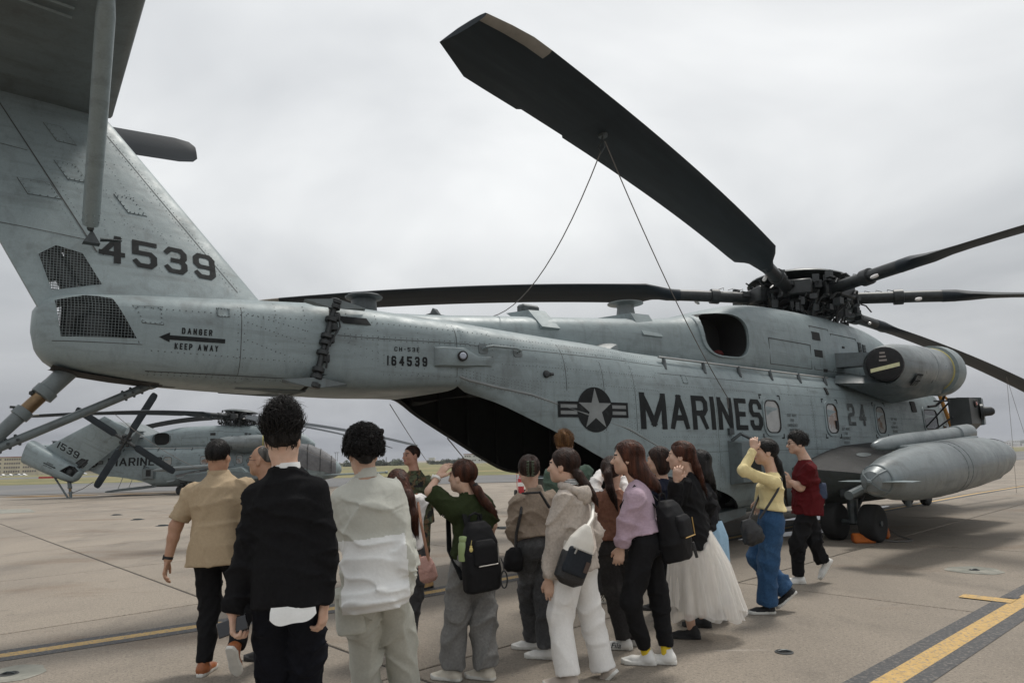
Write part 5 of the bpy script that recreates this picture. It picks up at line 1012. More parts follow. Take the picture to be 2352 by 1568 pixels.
class Field:
    """a box of sample points and signed-distance helpers"""
    def __init__(s, lo, hi, hs):
        s.hs = hs; s.lo = np.array(lo, float) - 2 * hs; n = np.ceil((np.array(hi, float) + 2 * hs - s.lo) / hs).astype(int) + 1
        ax = [s.lo[i] + hs * np.arange(n[i]) for i in range(3)]; s.P = np.stack(np.meshgrid(*ax, indexing='ij'), -1).astype(np.float32); s.n = n
    def cone(s, a, b, ra, rb, cut0=None, cut1=None, sq=None):
        a, b = A3(a), A3(b); d = b - a; L2 = d @ d; p = s.P - a; t = np.clip(p @ d / max(L2, 1e-9), 0, 1)
        q = p - t[..., None] * d
        if sq is not None:   # flatten along direction sq[0] by factor sq[1]
            u = A3(sq[0]); k = (q @ u); q = q + (k * (1 / sq[1] - 1))[..., None] * u
        r = np.linalg.norm(q, axis=-1) - (ra + (rb - ra) * t)
        dn = d / math.sqrt(max(L2, 1e-9))
        if cut0 is not None: r = np.maximum(r, -(p @ dn) - cut0)
        if cut1 is not None: r = np.maximum(r, (p @ dn) - math.sqrt(L2) - cut1)
        return r
    def ell(s, c, rad, M=None):
        p = s.P - A3(c)
        if M is not None: p = p @ np.array(M, float)     # columns of M are the axes
        rad = np.array(rad, float); k = np.linalg.norm(p / rad, axis=-1); return (k - 1) * rad.min() * np.clip(k, .6, 1.6) ** 0
    def column(s, o, axes, secs, n=2.4):
        """stack of superelliptic sections along axes[2]: rows (height, half width, half depth, shift fwd)"""
        p = (s.P - A3(o)) @ np.stack([A3(a) for a in axes], 1); z = p[..., 2]; S = np.array(secs, float); a, b, c = (np.interp(z, S[:, 0], S[:, i]) for i in (1, 2, 3))
        k = (np.abs(p[..., 0] / a) ** n + np.abs((p[..., 1] - c) / b) ** n) ** (1 / n); d = (k - 1) * np.minimum(a, b); return np.maximum(d, np.maximum(S[0, 0] - z, z - S[-1, 0]))
    def mesh(s, d): return nets(d.astype(np.float64), s.lo, s.hs)
def smin(a, b, k): h_ = np.clip(.5 + .5 * (b - a) / k, 0, 1); return b + (a - b) * h_ - k * h_ * (1 - h_)
def smax(a, b, k): return -smin(-a, -b, k)
def waves(P, seed, freq, st=(1, 1, 1), n=5):
    """soft ridged folds: warped sines in several directions"""
    r = np.random.default_rng(seed); Q = P * np.array(st); out = 0
    w = .35 / freq * np.stack([np.sin(Q @ r.normal(size=3) * freq * .5 + r.uniform(0, 6)) for _ in range(3)], -1); Q = Q + w
    for _ in range(n): d = r.normal(size=3); d /= np.linalg.norm(d); out = out + np.sin(Q @ d * freq * r.uniform(.6, 1.5) + r.uniform(0, 6))
    return out / n
def folds(P, seed, freq, st=(1, 1, 1), n=7, D=None, band=.06):
    if D is not None:      # only where the cloth surface can be
        k = np.abs(D) < band; out = np.zeros(D.shape, np.float32); out[k] = folds(P[k], seed, freq, st, n); return out
    return folds_(P, seed, freq, st, n)
def folds_(P, seed, freq, st=(1, 1, 1), n=7):
    """creased cloth: rounded ridges of varying direction that fade in and out"""
    r = np.random.default_rng(seed); Q = P * np.array(st, np.float32); out = 0
    Q = Q + (.45 / freq) * np.stack([np.sin(Q @ r.normal(size=3) * freq * .45 + r.uniform(0, 6)) for _ in range(3)], -1)
    for _ in range(n):
        d = r.normal(size=3); d /= np.linalg.norm(d); m = r.normal(size=3); m /= np.linalg.norm(m)
        rid = (1 - np.abs(np.sin(Q @ d * freq * .5 * r.uniform(.7, 1.3) + r.uniform(0, 6)))) ** 3; mk = np.clip(np.sin(Q @ m * freq * .22 + r.uniform(0, 6)) * .9 + .15, 0, 1); out = out + rid * mk
    return out / n * 3.2
class Geo:
    def __init__(s): s.V = []; s.F = []; s.M = []; s.n = 0
    def add(s, V, Q, mi=0):
        s.V.append(V); s.F += [tuple(int(i) + s.n for i in q) for q in Q]; s.M += ([mi] * len(Q) if np.isscalar(mi) else list(mi)); s.n += len(V)
    def mb(s, m):
        s.V.append(np.array(m.v)); s.F += [tuple(i + s.n for i in f) for f in m.f]; s.M += m.m; s.n += len(m.v)
    def build(s, name, mats, parent, smooth=True):
        me = bpy.data.meshes.new(name); V = np.concatenate(s.V) if s.V else np.zeros((0, 3)); me.from_pydata(V.tolist(), [], s.F)
        for m in (mats if isinstance(mats, (list, tuple)) else [mats]): me.materials.append(m)
        me.polygons.foreach_set('material_index', np.array(s.M, np.int32)); 
        if smooth: me.shade_smooth()
        me.update(); return put(name, me, parent)
def V3(v): return Vector((float(v[0]), float(v[1]), float(v[2])))
def ik(a, b, l1, l2, hint):
    """middle joint of a two-bone limb"""
    a, b, hint = Vector(a), Vector(b), Vector(hint); d = b - a; L = min(d.length, (l1 + l2) * .999); n = d.normalized(); x = (l1 * l1 - l2 * l2 + L * L) / (2 * L); y = math.sqrt(max(0, l1 * l1 - x * x)); k = hint - n * hint.dot(n)
    k = k.normalized() if k.length > 1e-4 else n.orthogonal(); return a + n * x + k * y
def skin_mat(name, c): return mat(name, c, .5, var=.10, vscale=25, spec=.4, bump=.05, bscale=120, col2=(c[0] * .9, c[1] * .68, c[2] * .6), c2amt=.5, c2scale=14, c2lo=.48, c2hi=.7)
SK1 = skin_mat('skin_light', (.56, .37, .275)); SK2 = skin_mat('skin_tan', (.40, .23, .15)); SK3 = skin_mat('skin_ruddy', (.46, .25, .18)); LIP = mat('lips', (.36, .13, .11), .45); EYEM = mat('eye_dark', (.03, .022, .02), .25)
def hair_mat(name, c, c2): 
    m = mat(name, c, .48, var=.45, vscale=46, stretch=(1, 1, .10), spec=.22, col2=c2, c2amt=.8, c2scale=22, c2lo=.42, c2hi=.66, bump=.7, bscale=70, bstretch=(1, 1, .10), detail=3)
    return m
HBLK = hair_mat('hair_black', (.011, .010, .010), (.022, .019, .018)); HBRN = hair_mat('hair_dark_brown', (.022, .012, .009), (.05, .022, .014)); HRED = hair_mat('hair_red_brown', (.034, .013, .008), (.10, .033, .017)); HORG = hair_mat('hair_ginger_brown', (.10, .048, .018), (.26, .13, .05)); HGRY = hair_mat('hair_grizzled', (.05, .045, .04), (.16, .15, .14))
def head_axes(yaw, pitch, tilt=0.0):
    """yaw 0 looks away from the camera, 90 looks left"""
    f = Vector((-math.sin(R_(yaw)) * math.cos(R_(pitch)), math.cos(R_(yaw)) * math.cos(R_(pitch)), math.sin(R_(pitch)))); r = Vector((math.cos(R_(yaw)), math.sin(R_(yaw)), 0)); u = r.cross(f)
    if tilt: r = r * math.cos(R_(tilt)) + u * math.sin(R_(tilt)); u = r.cross(f)
    return r, f, u
def make_head(g, C, ax, S, neck, nr=.055):
    """adds head, face, ears and neck to g; C centre of the head, S scale (1 = 0.225 m tall)"""
    r, f, u = ax; L = lambda x, y, z: A3(C) + S * (x * A3(r) + y * A3(f) + z * A3(u)); M = np.stack([A3(r), A3(f), A3(u)], 1)
    nk = A3(neck); lo = np.minimum(A3(C) - .135 * S, nk - .07); hi = np.maximum(A3(C) + .145 * S, nk + .07); F = Field(lo, hi, .0062)
    E = lambda c, rd: F.ell(L(*c), np.array(rd) * S, M)
    d = E((0, -.014, .032), (.074, .094, .082)); d = smin(d, E((0, .028, -.03), (.057, .066, .078)), .03 * S); d = smin(d, E((0, .060, -.09), (.024, .024, .021)), .03 * S)
    for s in (-1, 1):
        d = smin(d, E((s * .040, .055, -.018), (.026, .028, .024)), .02 * S); d = smin(d, E((s * .045, .005, -.06), (.022, .04, .03)), .03 * S)
    d = smin(d, F.cone(L(-.034, .078, .022), L(.034, .078, .022), .013 * S, .013 * S), .012 * S)
    for s in (-1, 1): d = smax(d, -E((s * .031, .100, -.002), (.017, .014, .011)), .010 * S); d = smin(d, E((s * .031, .076, -.002), (.015, .0125, .0115)), .003)
    d = smin(d, F.cone(L(0, .084, .008), L(0, .107, -.030), .0075 * S, .0135 * S), .010 * S); d = smin(d, E((0, .094, -.034), (.018, .010, .010)), .008 * S)
    d = smin(d, E((0, .082, -.058), (.023, .012, .0065)), .006 * S); d = smin(d, E((0, .080, -.068), (.020, .012, .007)), .006 * S)
    for s in (-1, 1):
        e = E((s * .078, -.012, -.010), (.010, .021, .032)); e = smax(e, -E((s * .090, -.008, -.008), (.008, .012, .019)), .006); d = smin(d, e, .008)
    d = smin(d, F.cone(L(0, -.018, -.045), nk - np.array([0, 0, .03]), .050 * S, nr), .035)
    V, Q = F.mesh(d); loc = (V - A3(C)) @ M / S; cq = loc[Q].mean(1); mi = np.zeros(len(Q), int)
    mi[(np.abs(cq[:, 0]) < .024) & (cq[:, 1] > .078) & (cq[:, 2] < -.053) & (cq[:, 2] > -.073)] = 1
    mi[(np.abs(np.abs(cq[:, 0]) - .031) < .0125) & (cq[:, 1] > .07) & (np.abs(cq[:, 2] + .002) < .0052)] = 2
    mi[(np.abs(np.abs(cq[:, 0]) - .033) < .019) & (cq[:, 1] > .065) & (np.abs(cq[:, 2] - .0245) < .0048)] = 2
    g.add(V, Q, mi)
def make_hand(g, W, fd, pn, S=1.0, curl=.35, right=True, spread=.0, grip=0.0):
    """hand at wrist W pointing along fd, palm facing pn"""
    fd = Vector(fd).normalized(); pn = Vector(pn); pn = (pn - fd * pn.dot(fd)).normalized(); sd = fd.cross(pn)   # sd points to the thumb side for one hand
    if not right: sd = -sd
    L = lambda a, b, c: A3(W) + S * (a * A3(fd) + b * A3(sd) + c * A3(pn)); ctr = L(.09, .01, .02); F = Field(ctr - .125 * S, ctr + .125 * S, .0048); M = np.stack([A3(fd), A3(sd), A3(pn)], 1)
    d = F.cone(L(-.05, 0, 0), L(.01, 0, 0), .027 * S, .025 * S, sq=(pn, .8)); d = smin(d, F.ell(L(.05, 0, 0), np.array((.05, .041, .015)) * S, M), .015); d = smin(d, F.ell(L(.082, 0, .0), np.array((.018, .040, .0125)) * S, M), .01)
    for k, (off, ln) in enumerate(((.030, .070), (.010, .078), (-.010, .073), (-.029, .058))):
        c = curl * (1 + .12 * k) + grip; a = L(.088 - .004 * abs(k - 1), off, 0); p = np.array(a); ang = c * .5; segs = (.42, .32, .26)
        for j, sg in enumerate(segs):
            dr = math.cos(ang) * A3(fd) + math.sin(ang) * A3(pn) + spread * (1.5 - k) * .12 * A3(sd); q = p + dr / np.linalg.norm(dr) * ln * sg * S; d = smin(d, F.cone(p, q, (.0098 - .0008 * j) * S, (.0092 - .0009 * j) * S), .004); p = q; ang += c * (.9 - .1 * j)
    p = L(.018, .032, .004); q = L(.052, .056 - .010 * grip, .016 + .012 * grip); e = L(.084, .058 - .018 * grip, .026 + .022 * grip); d = smin(d, F.cone(p, q, .0145 * S, .0115 * S), .012); d = smin(d, F.cone(q, e, .0108 * S, .0085 * S), .004)
    g.add(*F.mesh(d))
def arm_skin(g, pts, rr, hs=.008):
    lo = np.min([A3(p) for p in pts], 0) - .07; hi = np.max([A3(p) for p in pts], 0) + .07; F = Field(lo, hi, hs); d = None
    for a, b, ra, rb in zip(pts[:-1], pts[1:], rr[:-1], rr[1:]): c = F.cone(a, b, ra, rb); d = c if d is None else smin(d, c, .02)
    g.add(*F.mesh(d))
def strands(mb, pts, rad=.0022):
    """one lock of hair as a tapered three-sided tube"""
    k = len(pts); mb.tube(pts, [rad * (1.0 if i < k - 2 else (.6 if i == k - 2 else .12)) for i in range(k)], 3, cap=False)
PEOPLE = {}
class GeoB(Geo):
    def __init__(s, base): super().__init__(); s.base = A3(base)
    def build(s, name, mats, parent, smooth=True):
        s.V = [np.asarray(v) - s.base for v in s.V]; return super().build(name, mats, parent, smooth)
def garment(F, d, seed, amp, freq, st=(1, 1, 1)):
    return d + amp * waves(F.P, seed, freq, st)
def shoe(root, base, ank, yaw, pitch, sc, mats, soleh=.028, logo=None):
    f = Vector((-math.sin(R_(yaw)), math.cos(R_(yaw)), 0)); r = Vector((math.cos(R_(yaw)), math.sin(R_(yaw)), 0)); u = Vector((0, 0, 1))
    if pitch: f, u = f * math.cos(R_(pitch)) + u * math.sin(R_(pitch)), u * math.cos(R_(pitch)) - f * math.sin(R_(pitch))
    M = np.stack([A3(r), A3(f), A3(u)], 1); A = A3(ank); L = lambda x, y, z: A + sc * (x * A3(r) + y * A3(f) + z * A3(u))
    pts = [L(x, y, z) for x in (-.06, .06) for y in (-.09, .21) for z in (-.09, .05)]; F = Field(np.min(pts, 0), np.max(pts, 0), .0068); loc = (F.P - A) @ M / sc
    d = F.cone(L(0, -.03, -.045), L(.004, .10, -.062), .040 * sc, .032 * sc); d = smin(d, F.cone(L(.004, .10, -.06), L(.006, .155, -.066), .036 * sc, .027 * sc), .02); d = smin(d, F.cone(L(0, -.015, -.04), L(0, -.01, .02), .040 * sc, .036 * sc, cut1=.004), .03)
    x, y, z = loc[..., 0], loc[..., 1], loc[..., 2]; wd = np.interp(y, [-.08, -.05, 0, .06, .12, .16, .185], [.02, .036, .037, .040, .046, .040, .015]); so = (np.maximum(np.abs(x) - wd, np.maximum(-.075 - y, y - .19))) * sc; so = np.maximum(so, np.maximum((-.085 - z), (z + .085 - soleh - .012 * np.clip((y - .1) / .08, 0, 1))) * sc)
    d = smax(d, (-.085 - z) * sc, .004); d2 = np.minimum(d, so + .0015); V, Q = F.mesh(d2); lz = ((V - A) @ M / sc)[Q].mean(1); mi = np.where(lz[:, 2] < -.085 + soleh + .012 * np.clip((lz[:, 1] - .1) / .08, 0, 1) - .003, 1, 0)
    if len(mats) > 2: mi[(mi == 0) & (lz[:, 1] > -.02) & (lz[:, 1] < .09) & (np.abs(((lz[:, 1] * 1.0 + lz[:, 2] * .8) * 45) % 1 - .5) < .22) & (np.abs(lz[:, 0]) > .018)] = 2
    g = GeoB(base); g.add(V, Q, mi); return g.build('shoe', mats, root)
def hair_cap(F, C, M, S, vol, c1=.018, low=-.07, top=0.0, side=0.0, taper=True):
    loc = (F.P - A3(C)) @ M / S; L = lambda x, y, z: A3(C) + S * (M @ np.array((x, y, z)))
    d = F.ell(L(0, -.018, .034 + top * .4), np.array((.080 + vol + side, .100 + vol, .088 + vol + top)) * S, M); d = d + .5 * S * np.clip(-loc[..., 2] - .012, 0, .1) * (1.0 if taper else 0.0); d = smax(d, (.80 * loc[..., 1] - .60 * loc[..., 2] - c1) * S, .012); d = smax(d, (low - loc[..., 2]) * S, .012); return d, loc
def person(key, label, d, yaw, N, Pv, H, head, hyaw, hpitch, arms, legs, top, low, hair, shoes=None, skin=None, male=False, hand=None, base=None, lean=0.0, group='visitors walking past the helicopter', torso_dd=0.0, tilt=0.0, hs=.0105, girth=1.0, sw=None):
    skin = skin or SK1; sc = H / 1.65
    Np = at(N[0], N[1], d + torso_dd + (N[2] if len(N) > 2 else 0)); Pp = at(Pv[0], Pv[1], d + (Pv[2] if len(Pv) > 2 else 0)); fx = Vector((-math.sin(R_(yaw)), math.cos(R_(yaw)), 0)); rx = Vector((math.cos(R_(yaw)), math.sin(R_(yaw)), 0)); ux = (Np - Pp).normalized(); Lt = (Np - Pp).length
    fo = (fx - ux * fx.dot(ux)).normalized(); ro = fo.cross(ux)
    b0 = base or Vector((Pp.x, Pp.y, 0)); b0 = Vector((b0.x, b0.y, gz(b0.x, b0.y))); root = empty('person', b0); tag(root, label, 'person', group)
    Hc = at(head[0], head[1], d + torso_dd + (head[2] if len(head) > 2 else 0)); hx = head_axes(hyaw, hpitch, tilt); S = H * .137 / .225 * (.97 if male else 1.05); M = np.stack([A3(a) for a in hx], 1)
    kw = (1.07 if male else .95) * sc * girth; sw = sw or (.185 if male else .158) * sc * (1 + (girth - 1) * .7)
    sh = {s: Np - ux * ((.125 if male else .115) * sc + top.get('drop', 0)) + ro * (sw if s == 'R' else -sw) for s in 'LR'}
    info = dict(root=root, base=b0, N=Np, P=Pp, f=fo, r=ro, u=ux, C=Hc, hx=hx, S=S, sh=sh, sc=sc)
    # ---- skin: head, neck, arms and hands
    g = GeoB(b0); make_head(g, Hc, hx, S, Np, .058 * sc * (1.12 if male else .95))
    F = Field(np.minimum(A3(Pp), A3(Np)) - .16 * sc, np.maximum(A3(Pp), A3(Np)) + .16 * sc, .02)
    g.add(*F.mesh(F.column(Pp, (ro, fo, ux), [(-.05, .10 * sc, .07 * sc, 0), (.2 * sc, .09 * sc, .06 * sc, 0), (Lt - .06, .11 * sc, .06 * sc, 0), (Lt, .05, .05, 0)])))
    wr = {}
    for s in 'LR':
        a = arms.get(s)
        if a is None: continue
        E = at(a[0][0], a[0][1], d + a[0][2]); W = at(a[1][0], a[1][1], d + a[1][2]); wr[s] = (E, W); rr = [.043 * sc, .040 * sc, .031 * sc, .024 * sc] if not male else [.05 * sc, .047 * sc, .04 * sc, .03 * sc]
        arm_skin(g, [sh[s], E, E.lerp(W, .35), W], rr)
        hd = (hand or {}).get(s, {}); fd = (W - E).normalized()
        if 'dir' in hd: fd = Vector(hd['dir'])
        pn = Vector(hd.get('palm', (-ro if s == 'R' else ro) + fo * .2)); make_hand(g, W + fd * .012, fd, pn, S=sc * (1.0 if male else .93), curl=hd.get('curl', .45), right=hd.get('thumb', s == 'R'), grip=hd.get('grip', 0), spread=hd.get('spread', .5))
        info['W' + s] = W; info['E' + s] = E; info['fd' + s] = fd
    ank = {}; hip = {s: Pp + ro * ((.082 if s == 'R' else -.082) * sc) for s in 'LR'}; knee = {}
    for s in 'LR':
        L_ = legs[s]
        if L_[0] == 'g': p = gat(L_[1], L_[2]); ank[s] = (Vector((p.x, p.y, p.z + .086 * sc)), L_[3], 0)
        else: ank[s] = (at(L_[1], L_[2], d + L_[3]), L_[4], L_[5])
        kn = L_[-1] if isinstance(L_[-1], tuple) else None
        knee[s] = at(kn[0], kn[1], d + kn[2]) if kn else ik(hip[s], ank[s][0], .25 * H, .235 * H, fx)
    info.update(ank=ank, knee=knee, hip=hip)
    if low.get('bare'):
        for s in 'LR': arm_skin(g, [hip[s], knee[s], knee[s].lerp(ank[s][0], .3), ank[s][0]], [.07 * sc, .05 * sc, .054 * sc, .036 * sc])
    body = g.build('body', [skin, LIP, EYEM], root)
    # ---- top garment
    hem, lo_, sl = top.get('hem', .0) * sc, top.get('loose', .012), top.get('sleeve', 1.0); ch = top.get('chest', 1.0)
    secs = [(hem, (.163 + lo_ * 1.2 + top.get('flare', 0)) * kw, (.118 + lo_ * 1.2) * kw, -.008), (max(hem + .02, .02), (.160 + lo_) * kw, (.118 + lo_) * kw, -.006), (Lt * .36, (.138 + lo_) * kw, (.098 + lo_) * kw, .0), (Lt * .64, (.155 + lo_ * .9) * kw * ch, (.112 + lo_ * .8) * kw * ch, .006 * sc), (Lt * .80, (.145 + lo_ * .5) * kw, (.098 + lo_ * .5) * kw, .0), (Lt * .88, (.116 + lo_ * .3) * kw, (.084 + lo_ * .3) * kw, -.002), (Lt * .955, .084 * kw, .070 * kw, -.004), (Lt * 1.03, .060 * kw, .060 * kw, .0)]
    secs = sorted(secs); ext = [A3(Pp + ux * hem), A3(Np)]; ext += [A3(v) for p in wr.values() for v in p]; ext += [A3(v) for v in sh.values()]
    ext2 = [e + s * np.array((.2, .2, .12)) * kw for e in ext[:2] for s in (-1, 1)] + [e + s * .085 for e in ext[2:] for s in (-1, 1)]
    F = Field(np.min(ext2, 0), np.max(ext2, 0), hs); D = F.column(Pp, (ro, fo, ux), secs, 2.3); sl_r = top.get('sr', (.064, .055, .043)); Da = None
    for s in 'LR':
        if s not in wr: D = smin(D, F.cone(sh[s], sh[s] - ux * .02, sl_r[0] * sc, sl_r[0] * sc), .04); continue
        E, W = wr[s]; k = sl
        if k <= .5: e1 = sh[s].lerp(E, max(.15, k * 2)); c = F.cone(sh[s], e1, sl_r[0] * sc, sl_r[1] * sc, cut1=.0)
        else:
            e2 = E.lerp(W, (k - .5) * 2); fr = (k - .5) * 2; c = smin(F.cone(sh[s], E, sl_r[0] * sc, sl_r[1] * sc), F.cone(E, e2, sl_r[1] * sc, (sl_r[1] + (sl_r[2] - sl_r[1]) * fr) * sc, cut1=.006), .02)
        Da = c if Da is None else np.minimum(Da, c)
    if top.get('blouson'): D = smin(D, F.column(Pp, (ro, fo, ux), [(hem + .012, .15 * kw, .12 * kw, 0), (hem + .05, (.185 + lo_) * kw, (.15 + lo_) * kw, -.01), (hem + .12, (.18 + lo_) * kw, (.145 + lo_) * kw, 0)]), .05)
    sd = sum(ord(c) * 7 for c in key); fa = top.get('fold', .006); ff = top.get('ff', 26)
    wv = folds(F.P, sd, ff * 2.0, top.get('fst', (1, 1, 1.1)), D=D); D = D - 4.2 * fa * wv + 1.2 * fa
    D = smax(D, (hem - ((F.P - A3(Pp)) @ A3(ux))), .006)
    if Da is not None: D = smin(D, Da - 5.0 * fa * folds(F.P, sd + 3, ff * 2.6, D=Da) + 1.4 * fa, .05)
    nk = F.cone(Np + ux * .0, Np + ux * .2, .062 * sc * (1.1 if male else 1), .06 * sc); D = smax(D, -nk - .0, .01) if top.get('open', True) else D
    V, Q = F.mesh(D); g = GeoB(b0); mi = 0
    if top.get('mat2') and len(top['mat2']) > 1:      # a second cloth below a line across the body
        hz = ((V[Q].mean(1) - A3(Pp)) @ A3(ux)); dist = np.full(len(Q), 9.0)
        for s in wr: E, W = wr[s]; c = V[Q].mean(1) - A3(sh[s]); dist = np.minimum(dist, np.linalg.norm(np.cross(c, A3((W - sh[s]).normalized())), axis=1))
        mi = np.where((hz < top['mat2'][1] * sc) & (np.abs((V[Q].mean(1) - A3(Pp)) @ A3(ro)) < .2 * kw), 1, 0)
    if top.get('sleeve_mat'):
        c = V[Q].mean(1); lat = np.abs((c - A3(Pp)) @ A3(ro)); best = np.full(len(Q), 9.0)
        for s in wr:
            for a, b, t0 in ((sh[s], wr[s][0], .28), (wr[s][0], wr[s][1], 0)):
                a_, b_ = A3(a), A3(b); dd_ = b_ - a_; t = (c - a_) @ dd_ / (dd_ @ dd_); q = np.linalg.norm(c - a_ - np.clip(t, t0, 1)[:, None] * dd_, axis=1); best = np.minimum(best, np.where(t > t0, q, 9))
        mi = np.where(best < sl_r[0] * sc * 1.25, 1, 0); top['mat2'] = (top['sleeve_mat'],)
    g.add(V, Q, mi); g.build(top.get('name', 'top'), [top['mat']] + ([top['mat2'][0]] if top.get('mat2') else []), root)
    if top.get('collar'):
        c = MB(); cm, chh = top['collar']; rings = []
        for z, k in ((-.02, .98), (.0, .96), (chh, .92), (chh, .86), (-.01, .88)): rings.append([A3(Np + ux * z) + kw * k * .072 * (math.cos(w) * A3(ro) + math.sin(w) * A3(fo)) - A3(b0) for w in np.linspace(0, 2 * math.pi, 20, endpoint=False)])
        c.loft(rings, True); c.build('collar', cm, root, 60)
    # ---- trousers or skirt
    if low.get('mat') is not None and not low.get('skirt'):
        rh, rk, ra = low.get('r', (.095, .07, .05)); ends = {s: ank[s][0].lerp(knee[s], low.get('crop', -.02)) for s in 'LR'}; wz = low.get('waist', .12 if top.get('hem', 0) > -.05 else .0) * sc
        ps = [A3(Pp + ux * wz)] + [A3(x) for s in 'LR' for x in (hip[s], knee[s], ends[s])]; F = Field(np.min(ps, 0) - (ra + .04), np.max(ps, 0) + np.array((.19, .19, .02)) * kw, hs); lo2 = np.min(ps, 0)
        pk = .86 if top.get('hem', 0) < -.05 else 1.0; D = F.column(Pp, (ro, fo, ux), [(-.10 * sc, .150 * kw * pk, .118 * kw * pk, -.012), (.0, .165 * kw * pk, .128 * kw * pk, -.012), (.08 * sc, .150 * kw, .112 * kw, -.004), (wz, .138 * kw, .098 * kw, 0)], 2.2)
        am = low.get('fold', .007); zt = F.P[..., 2]; lg = []
        for k_, s in enumerate('LR'):
            e = smin(F.cone(hip[s] - ux * .02, knee[s], rh * sc, rk * sc), F.cone(knee[s], ends[s], rk * sc, ra * sc, cut1=.0), .03); low_w = np.clip(1.15 - np.abs(zt - A3(knee[s])[2]) / .55, .35, 1)
            lg.append(e - 4.2 * am * low_w * folds(F.P, sd + 9 + k_, low.get('ff', 24) * 2.0, low.get('fst', (1, 1, .8)), D=e) + 1.2 * am)
        D = smin(D - .7 * am * folds(F.P, sd + 21, 34, D=D) + .4 * am, smin(lg[0], lg[1], .010), .035)
        D = smax(D, ((F.P - A3(Pp)) @ A3(ux)) - wz, .004)
        for s in 'LR':
            kk = (knee[s] - ends[s]).normalized()
        V, Q = F.mesh(D); g = GeoB(b0); g.add(V, Q); g.build('trousers', low['mat'], root)
    if shoes is not None:
        for s in 'LR': shoe(root, b0, ank[s][0], ank[s][1], ank[s][2], sc * 1.0, shoes)
    # ---- hair
    ht = hair['t']; hm = hair['mat']; r_, f_, u_ = hx; LL = lambda x, y, z: V3(A3(Hc) + S * (M @ np.array((x, y, z)))); g = GeoB(b0); rg = random.Random(sd); mb = MB()
    vol = hair.get('vol', .006) + (0 if male else .007); ext = [A3(Hc) - .15 * S, A3(Hc) + .16 * S]; chain = []
    if 'tail' in hair:
        for (x, y, dd, rad) in hair['tail']: chain.append((at(x, y, d + torso_dd + dd), rad))
        ext += [A3(c) - rr_ * 1.4 for c, rr_ in chain] + [A3(c) + rr_ * 1.4 for c, rr_ in chain]
    F = Field(np.min(ext, 0), np.max(ext, 0), .0066); low_ = hair.get('low', -.072); D, loc = hair_cap(F, Hc, M, S, vol, hair.get('c1', .018), low_, hair.get('top', 0), hair.get('side', 0), ht in ('spiky', 'curly', 'short', 'crop'))
    if ht == 'long': D = smin(D, F.ell(LL(0, -.045, -.03), np.array((.078, .072, .10)) * S, M), .02)
    if ht == 'bob':
        e = F.ell(LL(0, -.03, -.035), np.array((.092, .090, .105)) * S, M); e = smax(e, (.95 * loc[..., 1] - .2 * loc[..., 2] - .012) * S, .01); D = smin(D, e, .02)
    if ht == 'bun': D = smin(D, F.ell(LL(0, -.095, .03), np.array((.045, .035, .055)) * S, M), .02)
    prev = None
    for i in range(len(chain) - 1):
        (a, ra_), (b, rb_) = chain[i], chain[i + 1]; D = smin(D, F.cone(a, b, ra_, rb_), .012 if ht == 'pony' else .035)
    am = hair.get('amp', .0035)
    if ht == 'curly': D = D + .050 * waves(F.P, sd, 62, n=6) + .026 * waves(F.P, sd + 1, 130, n=5)
    else: D = D + am * waves(loc * S, sd, 120, hair.get('st', (1, .35, .35)), 5)
    V, Q = F.mesh(D); g.add(V, Q)
    # loose locks that break the outline
    nl = int(hair.get('locks', 60) * 2.2); rs = LL
    for i in range(nl):
        if ht in ('spiky', 'curly', 'short', 'crop'):
            w, v = rg.uniform(0, 6.283), rg.uniform(-.25, 1.0); dr = Vector((math.cos(w) * math.sqrt(max(0, 1 - v * v)), math.sin(w) * math.sqrt(max(0, 1 - v * v)), v))
            if .8 * dr.y - .6 * dr.z > .25: continue
            ra3 = (.080 + vol + hair.get('side', 0), .100 + vol, .088 + vol + hair.get('top', 0)); p0 = LL(dr.x * ra3[0] * .93, -.018 + dr.y * ra3[1] * .93, .034 + hair.get('top', 0) * .4 + dr.z * ra3[2] * .93); ln = hair.get('len', .03) * rg.uniform(.5, 1.25)
            ow = (r_ * dr.x + f_ * dr.y + u_ * dr.z).normalized(); ns_ = hair.get('noise', .7); tg = Vector((rg.gauss(0, ns_), rg.gauss(0, ns_), rg.gauss(0, ns_) + hair.get('up', -.6))); tg = (tg - ow * tg.dot(ow)).normalized(); k = hair.get('lift', .5)
            if ht == 'curly':
                side2 = ow.cross(tg); pts = [p0 + ow * (.5 * ln * (.6 + j / 4)) + tg * (ln * .45 * math.cos(j * 1.5)) + side2 * (ln * .45 * math.sin(j * 1.5)) for j in range(6)]
            else: pts = [p0, p0 + (ow * k + tg * .6) * ln * .45, p0 + (ow * k * .9 + tg) * ln * .8, p0 + (ow * k * .6 + tg * 1.2) * ln * 1.1]
            strands(mb, pts, hair.get('sr', .004) * (1.0 if ht == 'curly' else .6))
        elif len(chain) > 1:
            i0 = rg.uniform(0, .5) * (len(chain) - 1); w = rg.uniform(0, 6.283); pts = []
            for q in range(5):
                t_ = min(len(chain) - 1.001, i0 + (len(chain) - 1 - i0) * q / 4); j = int(t_); fr = t_ - j; c = chain[j][0].lerp(chain[j + 1][0], fr); rad = chain[j][1] + (chain[j + 1][1] - chain[j][1]) * fr; o = Vector((math.cos(w), math.sin(w), .0)) * rad * (.95 + .25 * (q / 4) * rg.uniform(-.3, 1.2)); pts.append(c + o - Vector((0, 0, .012 * q * rg.random())))
            pts.append(pts[-1] + (pts[-1] - pts[-2]) * rg.uniform(.1, .6)); strands(mb, pts, .002)
